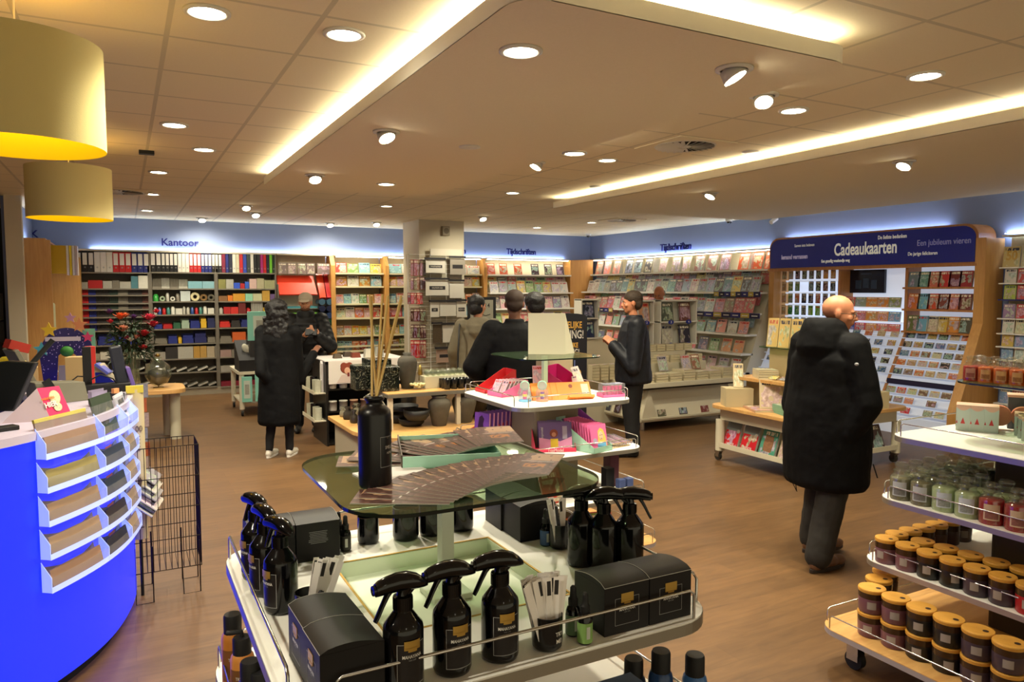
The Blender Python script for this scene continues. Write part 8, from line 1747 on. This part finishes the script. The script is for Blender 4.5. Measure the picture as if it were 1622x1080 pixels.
def hand(m, w, d, nrm, side, curl=0.6, s=1.0):
 """w wrist, d forearm direction, nrm palm normal (towards the palm), side +1/-1 thumb side"""
 d = Vector(d).normalized(); n = Vector(nrm); n = (n-d*n.dot(d)).normalized(); b = d.cross(n)*side
 w = Vector(w)
 for k in range(4):
  o_ = b*((1.5-k)*0.019*s); root = w+d*0.085*s+o_*1.0
  caps(m, w+d*0.01*s+o_*0.55, 0.015*s, root, 0.0115*s, 10)
  L_ = (0.040, 0.045, 0.042, 0.033)[k]*s; a = curl*(0.9+0.1*k); p = root; dr = d.copy()
  for j in range(3):
   a_ = a*(0.5 if j == 0 else 1.0); dr = (dr*math.cos(a_)+n*math.sin(a_)).normalized(); q_ = p+dr*L_*(1.0, 0.75, 0.6)[j]
   caps(m, p, (0.0100, 0.0092, 0.0085)[j]*s, q_, (0.0092, 0.0085, 0.0072)[j]*s, 8); p = q_
   n2 = (n*math.cos(a_)-dr*0).normalized(); 
 t0 = w+d*0.025*s+b*0.026*s; t1 = t0+(d*0.6+b*0.6+n*0.35).normalized()*0.042*s; t2 = t1+(d*0.85+b*0.1+n*0.45).normalized()*0.032*s
 caps(m, w+d*0.015*s+b*0.012*s, 0.016*s, t0, 0.0135*s, 8); caps(m, t0, 0.013*s, t1, 0.011*s, 8); caps(m, t1, 0.0105*s, t2, 0.0085*s, 8)
def head(m, c, yaw=0.0, pitch=0.0, s=1.0):
 """adds skull, jaw, nose, brow, ears, lips; returns the head matrix"""
 M = Matrix.Translation(c) @ Euler((pitch, 0, yaw)).to_matrix().to_4x4() @ Matrix.Scale(s, 4); old = m.T; m.T = old @ M
 m.ell((0, 0.012, 0.035), (0.076, 0.095, 0.085), 24, 16); m.ell((0, -0.018, -0.015), (0.066, 0.072, 0.090), 20, 14); m.ell((0, -0.045, -0.080), (0.036, 0.032, 0.026), 14, 10); m.ell((0, -0.020, -0.065), (0.056, 0.055, 0.035), 16, 10)
 m.ell((0, -0.078, 0.020), (0.052, 0.016, 0.011), 14, 8); caps(m, (0, -0.086, 0.008), 0.0085, (0, -0.106, -0.026), 0.0125, 10); m.ell((0.012, -0.094, -0.029), (0.009, 0.010, 0.008), 8, 6); m.ell((-0.012, -0.094, -0.029), (0.009, 0.010, 0.008), 8, 6)
 m.ell((0, -0.086, -0.050), (0.024, 0.011, 0.0058), 12, 6); m.ell((0, -0.084, -0.060), (0.020, 0.011, 0.0068), 12, 6)
 for x in (-1, 1):
  m.ell((x*0.078, 0.012, 0.000), (0.010, 0.020, 0.032), 12, 10, (0, 0, x*0.35)); m.ell((x*0.045, -0.062, -0.022), (0.022, 0.018, 0.020), 10, 8)
 m.T = old
 return M
def face_bits(M, t, beard=None, glasses=False, brow=(50, 34, 24)):
 EW = mat('eye_white', (205, 200, 190), 0.2); ED = mat('eye_dark', (26, 18, 14), 0.1)
 for x in (-0.028, 0.028):
  e = MB(); e.T = M; e.ell((x, -0.074, 0.002), (0.0115, 0.0115, 0.0085), 12, 8); o = e.build('eye', EW, t)
  e = MB(); e.T = M; e.ell((x, -0.0835, 0.002), (0.005, 0.003, 0.005), 10, 6); e.build('iris', ED, o)
  e = MB(); e.T = M; e.tube([(x-0.016, -0.086, 0.021), (x, -0.0925, 0.026), (x+0.016, -0.086, 0.022)], 0.0032, 6); e.build('eyebrow', mat('brow_%d' % brow[0], brow, 0.8), t)
 e = MB(); e.T = M; e.tube([(-0.021, -0.092, -0.055), (0, -0.0975, -0.0545), (0.021, -0.092, -0.055)], 0.0016, 6); e.build('lip_line', mat('lip_dark', (110, 56, 46), 0.6), t)
 if beard:
  e = MB(); e.T = M; e.ell((0, -0.030, -0.072), (0.060, 0.060, 0.040), 16, 10); e.ell((0, -0.050, -0.092), (0.038, 0.034, 0.024), 12, 8); e.ell((0, -0.090, -0.043), (0.028, 0.010, 0.006), 10, 6)
  blob('beard', e, beard, t, 0.006, 3)
 if glasses:
  e = MB(); e.T = M
  for x in (-0.03, 0.03): e.tube([(x+0.021*math.cos(a), -0.098, 0.002+0.016*math.sin(a)) for a in [2*PI*k/14 for k in range(14)]], 0.0016, 5, True)
  e.tube([(-0.010, -0.100, 0.006), (0.010, -0.100, 0.006)], 0.0016, 5)
  for x in (-1, 1): e.tube([(x*0.051, -0.098, 0.006), (x*0.080, -0.04, 0.008), (x*0.084, 0.012, 0.006)], 0.0018, 5)
  e.build('spectacles', mat('spectacle_metal', (70, 66, 60), 0.3, 0.8), t)
def person(label, loc, rz, h, sh, el, wr, feet, knees, hip=0.93, skin=SKIN, yaw=0.0, pitch=0.0, lean=0.0, bulk=1.0, hands=True, vox=0.008, palm=None, curl=0.6, headoff=(0, 0, 0), group=None):
 s = h/1.76; t = thing('person', label, 'person', loc, rz, group)
 P = dict(s=s); m = MB(); hz = hip*s
 hc = V(headoff[0], headoff[1]-lean, 1.655*s+headoff[2]); nk = V(headoff[0]*0.6, -lean*0.9+0.01, 1.49*s+headoff[2]*0.6)
 rings(m, [(hz-0.08*s, 0, 0, .10*s, .08*s), (hz, 0, 0, .155*s*bulk, .105*s*bulk), (1.06*s, 0, -lean*.3, .135*s*bulk, .095*s*bulk), (1.22*s, 0, -lean*.55, .155*s*bulk, .11*s*bulk), (1.36*s, 0, -lean*.75, .165*s*bulk, .105*s*bulk), (1.44*s, 0, -lean*.85, .12*s, .08*s), (1.47*s, 0, -lean*.88, .06*s, .055*s)])
 caps(m, nk-V(0, 0, .06*s), .055*s, hc-V(0, -0.012, .09*s), .050*s)
 M = head(m, hc, yaw, pitch, s)
 for i in (0, 1):
  x = (-1, 1)[i]; S_ = Vector(sh[i]) if sh else V(x*.185*s, -lean*.85, 1.425*s); E_, W_ = Vector(el[i]), Vector(wr[i])
  caps(m, V(x*.10*s, -lean*.85, 1.42*s), .06*s, S_, .052*s); caps(m, S_, .050*s, E_, .038*s); caps(m, E_, .038*s, W_, .026*s)
  if hands: hand(m, W_, W_-E_, palm[i][:3] if palm else (-x, 0, 0), -x, curl if not isinstance(curl, tuple) else curl[i], s)
  K_, F_ = Vector(knees[i]), Vector(feet[i]); caps(m, V(x*.09*s, 0, hz), .085*s, K_, .055*s); caps(m, K_, .053*s, F_+V(0, 0, .09*s), .036*s); caps(m, F_+V(0, .01, .05*s), .034*s, F_+V(0, -.12*s, .03*s), .026*s)
 b = blob('body', m, skin, t, vox, 3)
 b.name = 'body'; P.update(t=t, M=M, hc=hc, s=s, sh=[Vector(sh[i]) if sh else V((-1, 1)[i]*.185*s, -lean*.85, 1.425*s) for i in (0, 1)], el=[Vector(e) for e in el], wr=[Vector(w_) for w_ in wr], feet=[Vector(f) for f in feet], knees=[Vector(k) for k in knees], hz=hz, lean=lean, bulk=bulk)
 return P
def trousers(P, mt, r=(.105, .078, .062), vox=0.010, hem=0.10):
 m = MB(); s = P['s']
 rings(m, [(P['hz']-.10*s, 0, 0, .13*s, .11*s), (P['hz'], 0, 0, .175*s*P['bulk'], .125*s*P['bulk']), (P['hz']+.12*s, 0, -P['lean']*.3, .16*s*P['bulk'], .12*s*P['bulk'])])
 for i in (0, 1):
  x = (-1, 1)[i]; caps(m, V(x*.09*s, 0, P['hz']), r[0]*s, P['knees'][i], r[1]*s); caps(m, P['knees'][i], r[1]*s, P['feet'][i]+V(0, .01, hem*s), r[2]*s)
 return blob('trousers', m, mt, P['t'], vox, 3, 0.012, 0.10)
def shoes(P, mt, sole=None, big=1.0, yaws=(0, 0), high=False):
 for i in (0, 1):
  s = P['s']*big; m = MB().at(P['feet'][i], (0, 0, yaws[i]))
  m.ell((0, -.155*s, .035*s), (.044*s, .075*s, .034*s), 16, 10); m.ell((0, -.02*s, .045*s), (.040*s, .075*s, .044*s), 16, 10); m.ell((0, .03*s, .045*s), (.036*s, .045*s, .045*s), 14, 10); m.ell((0, -.09*s, .040*s), (.044*s, .08*s, .036*s), 14, 10)
  if high: m.lathe([(0, .03), (.052*s, .04*s), (.056*s, .15*s), (.056*s, .17*s), (0, .17*s)], 16)
  else: m.ell((0, .01, .085*s), (.037*s, .045*s, .03*s), 12, 8)
  o = blob('shoe', m, mt, P['t'], 0.007, 3)
  if sole:
   q_ = MB().at(P['feet'][i], (0, 0, yaws[i])); q_.prism([(.046*s*math.sin(a)*(1 if math.cos(a) > 0 else .88), -.075*s-.155*s*math.cos(a)) for a in [2*PI*k/20 for k in range(20)]], 0.0, .024*s); q_.build('sole', sole, o, 0.004)
def coat(P, mt, zb, hem, body, sleeve=(.085, .070, .056), disp=0.012, dsc=0.10, vox=0.010, collar=None, puffy=0, name='coat', label=None, hemy=0.0):
 """body: list of (z, rx, ry, cy)"""
 m = MB(); s = P['s']; L_ = P['lean']
 R_ = [(z*s, 0, (cy if cy is not None else 0)-L_*max(0, (z-.93)/.51)*.85, rx*s, ry*s) for z, rx, ry, cy in body]
 if puffy:
  R2 = []
  for a, b_ in zip(R_, R_[1:]):
   n = max(1, int(round((b_[0]-a[0])/(puffy/3))))
   for k in range(n):
    f_ = k/n; z_ = a[0]+(b_[0]-a[0])*f_; w_ = 1+0.035*math.sin(2*PI*z_/puffy); R2.append((z_, a[1]+(b_[1]-a[1])*f_, a[2]+(b_[2]-a[2])*f_, (a[3]+(b_[3]-a[3])*f_)*w_, (a[4]+(b_[4]-a[4])*f_)*w_))
  R_ = R2+[R_[-1]]
 rings(m, R_)
 for i in (0, 1):
  x = (-1, 1)[i]; S_, E_, W_ = P['sh'][i], P['el'][i], P['wr'][i]
  caps(m, V(x*.10*s, -L_*.85, 1.40*s), .085*s, S_, sleeve[0]*s)
  segs = [(S_, E_, sleeve[0], sleeve[1]), (E_, W_-(W_-E_).normalized()*0.012, sleeve[1], sleeve[2])]
  for a, b_, ra, rb in segs:
   if puffy:
    n = max(3, int((b_-a).length/(puffy*0.8)))
    for k in range(n+1): f_ = k/n; r_ = (ra+(rb-ra)*f_)*s*1.04; m.ell(a.lerp(b_, f_), (r_, r_, r_), 14, 10)
   caps(m, a, ra*s*.97, b_, rb*s*.97)
 if collar: rings(m, [(z*s, 0, cy-L_*.9, rx*s, ry*s) for z, rx, ry, cy in collar])
 return blob(name, m, mt, P['t'], vox, 3, disp, dsc, label)
def hairblob(P, ells, mt, vox=0.009, disp=0.008, dsc=0.03, name='hair'):
 m = MB(); m.T = P['M']
 for c, r_, *ro in ells: m.ell(c, r_, 18, 12, ro[0] if ro else None)
 return blob(name, m, mt, P['t'], vox, 2, disp, dsc)
def W(px, D, z=0.0):
 """point at viewing depth D on pixel column px, height z"""
 d = ray(px, 540); p = _C+d*(D/1166); return Vector((p.x, p.y, z))
def l2(t, p): return t.matrix_basis.inverted() @ Vector(p)
SHORT = [((0, 0.022, 0.052), (0.083, 0.096, 0.080)), ((0, 0.060, 0.005), (0.072, 0.052, 0.065))]
# --- 1 person in long black coat, seen from behind
B0 = W(441, 7.9); rz = R(150); T1 = Matrix.Translation(B0) @ Euler((0, 0, rz)).to_matrix().to_4x4(); I1 = T1.inverted()
def loc1(px, D, py): d = ray(px, py); return I1 @ (_C+d*(D/1166))
# facing away: local +x is to the left of the picture
wrR = loc1(497, 8.25, 560); elR = loc1(473, 8.0, 602); wrL = loc1(437, 7.85, 612); elL = loc1(413, 7.75, 590)
P1_ = person('person with long dark curly hair in an ankle-length black coat and white sneakers, back turned', B0, rz, 1.66, None, [elR, elL], [wrR, wrL], [(-.10, .0, 0), (.10, .06, 0)], [(-.09, -.03, .46), (.09, .0, .46)], skin=SKIN3, palm=[(0.2, 0, -1, 1), (1, 0, 0, 1)], curl=0.5, vox=0.008)
trousers(P1_, TROU, (.09, .062, .045)); shoes(P1_, SNEAK, mat('white_sole', (226, 222, 210), 0.5))
coat(P1_, COATK, 0.36, 0, [(0.38, .225, .19, .02), (0.42, .245, .205, .02), (0.70, .235, .19, .015), (0.95, .225, .165, .01), (1.15, .205, .15, 0.01), (1.34, .215, .15, 0.01), (1.44, .17, .125, 0.01), (1.50, .10, .09, 0.01)], sleeve=(.088, .068, .055), collar=[(1.38, .12, .11, .03), (1.46, .11, .11, .04), (1.52, .09, .09, .03)], name='coat')
rnd = random.Random(5); hs = [((0, 0.03, 0.045), (0.100, 0.115, 0.092)), ((0, 0.075, -0.02), (0.105, 0.080, 0.11)), ((0, 0.075, -0.13), (0.120, 0.065, 0.12)), ((0.07, 0.04, -0.10), (0.05, 0.06, 0.12)), ((-0.07, 0.04, -0.10), (0.05, 0.06, 0.12)), ((0.0, 0.09, -0.22), (0.13, 0.06, 0.10)), ((0.03, 0.10, -0.32), (0.10, 0.05, 0.08)), ((0.0, 0.02, 0.06), (0.11, 0.12, 0.10))]
for k in range(60): a = rnd.uniform(-1.4, 1.4); z = rnd.uniform(-0.38, 0.10); hs.append(((0.125*math.sin(a)*(1 if z < .03 else .8), 0.06+0.085*math.cos(a)*.8, z), (0.028, 0.026, 0.03)))
hairblob(P1_, hs, HAIRK, 0.009, 0.02, 0.03); face_bits(P1_['M'], P1_['t'])
# --- 2 man in light cap and puffer jacket
B0 = W(485, 9.35); rz = R(-20); T2 = (Matrix.Translation(B0) @ Euler((0, 0, rz)).to_matrix().to_4x4()).inverted()
def loc2(px, D, py): return T2 @ (_C+ray(px, py)*(D/1166))
wA = loc2(479, 9.02, 534); wB = loc2(503, 9.0, 532); eA = loc2(463, 9.2, 545); eB = loc2(523, 9.2, 548)
P2_ = person('person in a light beige cap and black puffer jacket looking down at a small device in both hands', B0, rz, 1.74, None, [eA, eB], [wA, wB], [(-.11, .0, 0), (.11, .0, 0)], [(-.10, -.02, .49), (.10, -.02, .49)], skin=SKIN, palm=[(0.3, 0.2, 1, 1), (-0.3, 0.2, 1, 1)], curl=0.75, pitch=R(6))
trousers(P2_, TROU); shoes(P2_, SHOEK)
coat(P2_, PUFF, 0.8, 0, [(0.80, .20, .15, 0), (0.84, .225, .17, 0), (1.05, .225, .165, 0), (1.25, .235, .165, 0), (1.38, .225, .15, 0), (1.46, .15, .11, 0), (1.50, .10, .09, 0)], sleeve=(.105, .090, .062), puffy=0.085, collar=[(1.42, .11, .11, 0), (1.49, .115, .115, 0), (1.555, .10, .10, 0.0)], name='puffer_jacket')
MB().box(-.03, .03, -0.2, -0.168, 1.285, 1.30).build('chest_logo', WTXT, P2_['t']).location = (0.10, 0.0, 0)
hairblob(P2_, [((0, 0.03, 0.02), (0.080, 0.085, 0.055))], HAIRB)
m = MB(); m.T = P2_['M']; m.ell((0, 0.012, 0.060), (0.088, 0.104, 0.078), 22, 14); m.ell((0, 0.02, 0.035), (0.087, 0.100, 0.03), 20, 10); cp = blob('cap', m, mat('cap_beige', (186, 174, 152), 0.85), P2_['t'], 0.007, 3)
m = MB(); m.T = P2_['M'] @ Matrix.Translation((0, -0.118, 0.040)) @ Euler((R(14), 0, 0)).to_matrix().to_4x4(); m.ell((0, 0, 0), (0.068, 0.060, 0.006), 18, 6); m.build('brim', mat('cap_beige', (150, 138, 120)), cp)
face_bits(P2_['M'], P2_['t'], beard=mat('beard_brown', (90, 58, 38), 0.8, var=0.3, bs=80))
o = MB().box(-0.07, 0.07, -0.02, 0.02, -0.035, 0.045).at((0, 0, 0), (PI/2, 0, 0)).cyl(0.028, 0.0, 0.045, 18).build('camera', mat('device_black', (18, 18, 18), 0.3), bev=0.004); o.location = _C+ray(493, 527)*(8.92/1166); o.rotation_euler = (R(-20), 0, R(-20)); tag(o, 'small black camera held in both hands by the person in the beige cap', 'camera')
# --- 3 grey hooded coat
B0 = W(757, 8.3); rz = R(165)
P3_ = person('person in a grey-green hooded coat with short dark hair, seen from behind, looking right', B0, rz, 1.72, None, [(-.27, -.02, 1.12), (.27, -.02, 1.12)], [(-.24, -.12, .90), (.25, -.10, .90)], [(-.10, 0, 0), (.10, 0, 0)], [(-.09, -.02, .48), (.09, -.02, .48)], yaw=R(-62), vox=0.010)
trousers(P3_, TROU); shoes(P3_, SHOEK)
coat(P3_, GREYC, 0.6, 0, [(0.62, .235, .18, 0), (0.66, .25, .19, 0), (0.95, .245, .18, 0), (1.2, .225, .165, 0), (1.36, .21, .15, 0.01), (1.45, .15, .12, 0.01), (1.49, .09, .09, 0.01)], sleeve=(.092, .078, .06), collar=[(1.28, .08, .04, .13), (1.36, .13, .08, .12), (1.44, .145, .11, .08), (1.50, .125, .10, .05), (1.53, .09, .08, .04)], name='hooded_coat')
hairblob(P3_, [((0, 0.022, 0.045), (0.092, 0.106, 0.090)), ((0, 0.065, -0.02), (0.085, 0.060, 0.085)), ((0.055, 0.03, -0.03), (0.035, 0.06, 0.06)), ((-0.055, 0.03, -0.03), (0.035, 0.06, 0.06))], HAIRK); face_bits(P3_['M'], P3_['t'])
MB().tube([(.20, -.02, 1.46), (.235, .16, 1.38), (.255, .19, 1.1), (.26, .19, .80)], 0.010, 8).build('bag_strap', BLACKM, P3_['t'])
# --- 4 broad man in black
B0 = W(815, 6.35); rz = R(152)
P4_ = person('broad person in a black jacket seen from behind, behind the card easel', B0, rz, 1.78, None, [(-.35, .03, 1.16), (.36, .05, 1.14)], [(-.25, -.16, 1.02), (.27, -.16, 1.0)], [(-.12, 0, 0), (.12, 0, 0)], [(-.10, -.02, .49), (.10, -.02, .49)], skin=SKIN3, bulk=1.15, vox=0.010)
trousers(P4_, TROU); shoes(P4_, SHOEK)
coat(P4_, mat('black_fleece', (17, 17, 18), 0.85, spec=0.15, bump=0.2, bs=14), 0.7, 0, [(0.72, .225, .17, 0), (0.78, .24, .18, 0), (1.0, .24, .18, 0), (1.2, .245, .175, 0), (1.36, .245, .16, 0), (1.45, .17, .125, 0.01), (1.50, .09, .09, 0.01)], sleeve=(.105, .09, .065), collar=[(1.42, .12, .10, .01), (1.50, .088, .085, .015), (1.535, .080, .078, .015)], name='jacket')
hairblob(P4_, SHORT, mat('hair_brown_cropped', (44, 30, 20), 0.8, var=0.3, bs=100), disp=0.003); face_bits(P4_['M'], P4_['t'])
# --- 5 second head behind the easel
B0 = W(846, 7.1); rz = R(170)
P5_ = person('person with thick black hair half hidden behind the blank card easel', B0, rz, 1.75, None, [(-.27, 0, 1.14), (.27, 0, 1.14)], [(-.22, -.12, .92), (.22, -.12, .92)], [(-.1, 0, 0), (.1, 0, 0)], [(-.09, -.02, .48), (.09, -.02, .48)], vox=0.011)
trousers(P5_, TROU); shoes(P5_, SHOEK); coat(P5_, COATK, 0.8, 0, [(0.80, .20, .15, 0), (1.0, .21, .16, 0), (1.25, .215, .16, 0), (1.38, .205, .145, 0), (1.46, .14, .11, 0.01), (1.51, .085, .085, 0.01)], name='jacket')
hairblob(P5_, [((0, 0.022, 0.050), (0.100, 0.112, 0.092)), ((0, 0.06, 0.0), (0.09, 0.065, 0.08))], HAIRK, disp=0.012); face_bits(P5_['M'], P5_['t'])
# --- 6 standing man in profile, facing left
B0 = W(1004, 7.95); rz = R(-118)
T6 = (Matrix.Translation(B0) @ Euler((0, 0, rz)).to_matrix().to_4x4()).inverted()
def loc6(px, D, py): return T6 @ (_C+ray(px, py)*(D/1166))
P6_ = person('person with short dark hair in a navy jacket standing in profile, facing left, hands clasped', B0, rz, 1.76, None, [loc6(993, 8.15, 575), loc6(1003, 7.72, 583)], [loc6(970, 8.05, 548), loc6(971, 7.85, 546)], [(-.10, .02, 0), (.10, -.02, 0)], [(-.09, -.02, .49), (.09, -.03, .49)], skin=SKIN2, palm=[(0.8, 0, -.6, 1), (-0.8, 0, -.6, 1)], curl=0.8, bulk=1.08, vox=0.007, headoff=(0, -0.03, 0))
trousers(P6_, TROU, (.115, .088, .075)); shoes(P6_, SHOEK)
coat(P6_, JACK, 0.8, 0, [(0.80, .225, .185, 0), (0.83, .24, .20, 0), (1.0, .235, .195, -.01), (1.2, .235, .18, -.01), (1.36, .22, .155, 0), (1.45, .155, .12, 0), (1.49, .095, .09, 0)], sleeve=(.098, .080, .060), collar=[(1.40, .12, .105, 0), (1.47, .105, .10, 0.0), (1.53, .090, .088, 0.0)], name='jacket', disp=0.014)
MB().tube([(.235, -.05, 1.10), (.245, -.10, .95)], 0.004, 6).build('zip_pocket', CHROME, P6_['t'])
hairblob(P6_, [((0, 0.022, 0.058), (0.090, 0.104, 0.086)), ((0, 0.064, 0.005), (0.082, 0.058, 0.080))], mat('hair_salt_brown', (52, 40, 28), 0.7, var=0.5, bs=90, bump=0.5), disp=0.006); face_bits(P6_['M'], P6_['t'])
# --- 7 balding man far behind the book towers
B0 = W(1048, 11.9); rz = R(-60)
P7_ = person('balding person in dark clothes stooping behind the book towers far back', B0, rz, 1.84, None, [(-.26, -.22, 1.10), (.26, -.22, 1.10)], [(-.20, -.42, .98), (.20, -.42, .98)], [(-.1, .05, 0), (.1, .05, 0)], [(-.09, 0, .5), (.09, 0, .5)], skin=SKIN2, lean=0.10, pitch=R(25), headoff=(0, -0.04, 0.0), vox=0.010)
trousers(P7_, TROU); shoes(P7_, SHOEK); coat(P7_, COATK, 0.8, 0, [(0.80, .19, .15, 0), (1.0, .20, .155, 0), (1.25, .21, .155, 0), (1.38, .20, .14, 0), (1.46, .13, .10, 0.0), (1.50, .08, .08, 0.0)], sleeve=(.085, .07, .055), name='sweater')
hairblob(P7_, [((0, 0.06, 0.0), (0.080, 0.055, 0.06)), ((0.06, 0.03, 0.0), (0.022, 0.04, 0.035)), ((-0.06, 0.03, 0.0), (0.022, 0.04, 0.035))], HAIRB, disp=0.004); face_bits(P7_['M'], P7_['t'])
# --- 8 bald man in black parka walking away to the right
B0 = W(1313, 4.78); rz = R(88)
T8 = (Matrix.Translation(B0) @ Euler((0, 0, rz)).to_matrix().to_4x4()).inverted()
def loc8(px, D, py): return T8 @ (_C+ray(px, py)*(D/1166))
f1 = loc8(1298, 4.72, 878); f2 = loc8(1288, 5.02, 855); f1.z = 0.0; f2.z = 0.03
f1 = Vector((f1.x, f1.y, 0)); f2 = Vector((f2.x, f2.y, 0.02))
k1 = loc8(1322, 4.72, 765); k2 = loc8(1300, 4.95, 762)
eR = loc8(1372, 4.55, 640); wR = loc8(1340, 4.60, 690); eL = loc8(1262, 5.05, 640); wL = loc8(1290, 4.85, 700)
P8_ = person('bald person with glasses in a black hooded parka and brown boots walking away on the right', B0, rz, 1.77, None, [eR, eL] , [wR, wL], [f1, f2], [k1, k2], skin=SKIN2, yaw=R(-46), pitch=R(5), bulk=1.2, vox=0.007, headoff=(-0.03, -0.05, -0.02), curl=0.7)
trousers(P8_, TROU2, (.125, .095, .085)); shoes(P8_, BOOT, mat('boot_sole', (46, 36, 28), 0.7), 1.1, (0.1, -0.1), high=True)
coat(P8_, COATK, 0.5, 0, [(0.52, .265, .205, 0), (0.56, .29, .225, 0), (0.80, .30, .23, 0), (1.0, .295, .225, 0), (1.2, .265, .20, 0), (1.35, .25, .18, 0.01), (1.44, .17, .14, 0.01), (1.50, .12, .11, 0.0)], sleeve=(.105, .10, .082), collar=[(1.34, .13, .10, .08), (1.43, .155, .14, .08), (1.52, .150, .145, .045), (1.58, .125, .12, .05), (1.61, .095, .08, .07)], name='hooded_parka', disp=0.016, dsc=0.13)
face_bits(P8_['M'], P8_['t'], glasses=True, brow=(110, 80, 60))
m = MB(); a = loc8(1357, 4.40, 577); m.ell(a, (0.014, 0.008, 0.010), 12, 6); m.build('sleeve_badge', FRAMEL, P8_['t'])
MB().tube([loc8(1252, 4.85, 757), loc8(1262, 4.86, 778), loc8(1258, 4.86, 752)], 0.004, 6).tube([loc8(1383, 4.5, 735), loc8(1390, 4.5, 757)], 0.004, 6).build('drawstring', BLACKM, P8_['t'])
# ------------------------------------------------------------------ tidy the labels
for o in list(sc.objects):
 l_ = o.get('label')
 if not l_: continue
 for a, b in (('first from the left', 'leftmost'), ('first from left', 'leftmost')): l_ = l_.replace(a, b)
 for a, b in ((' from the ', ' from '), (' of the ', ' of '), (' in the ', ' in '), (' with a ', ' with '), (' on the ', ' on '), (' and ', ' '), (' a ', ' '), (' cover ', ' ')):
  if len(l_.split()) > 16: l_ = l_.replace(a, b)
 o['label'] = l_
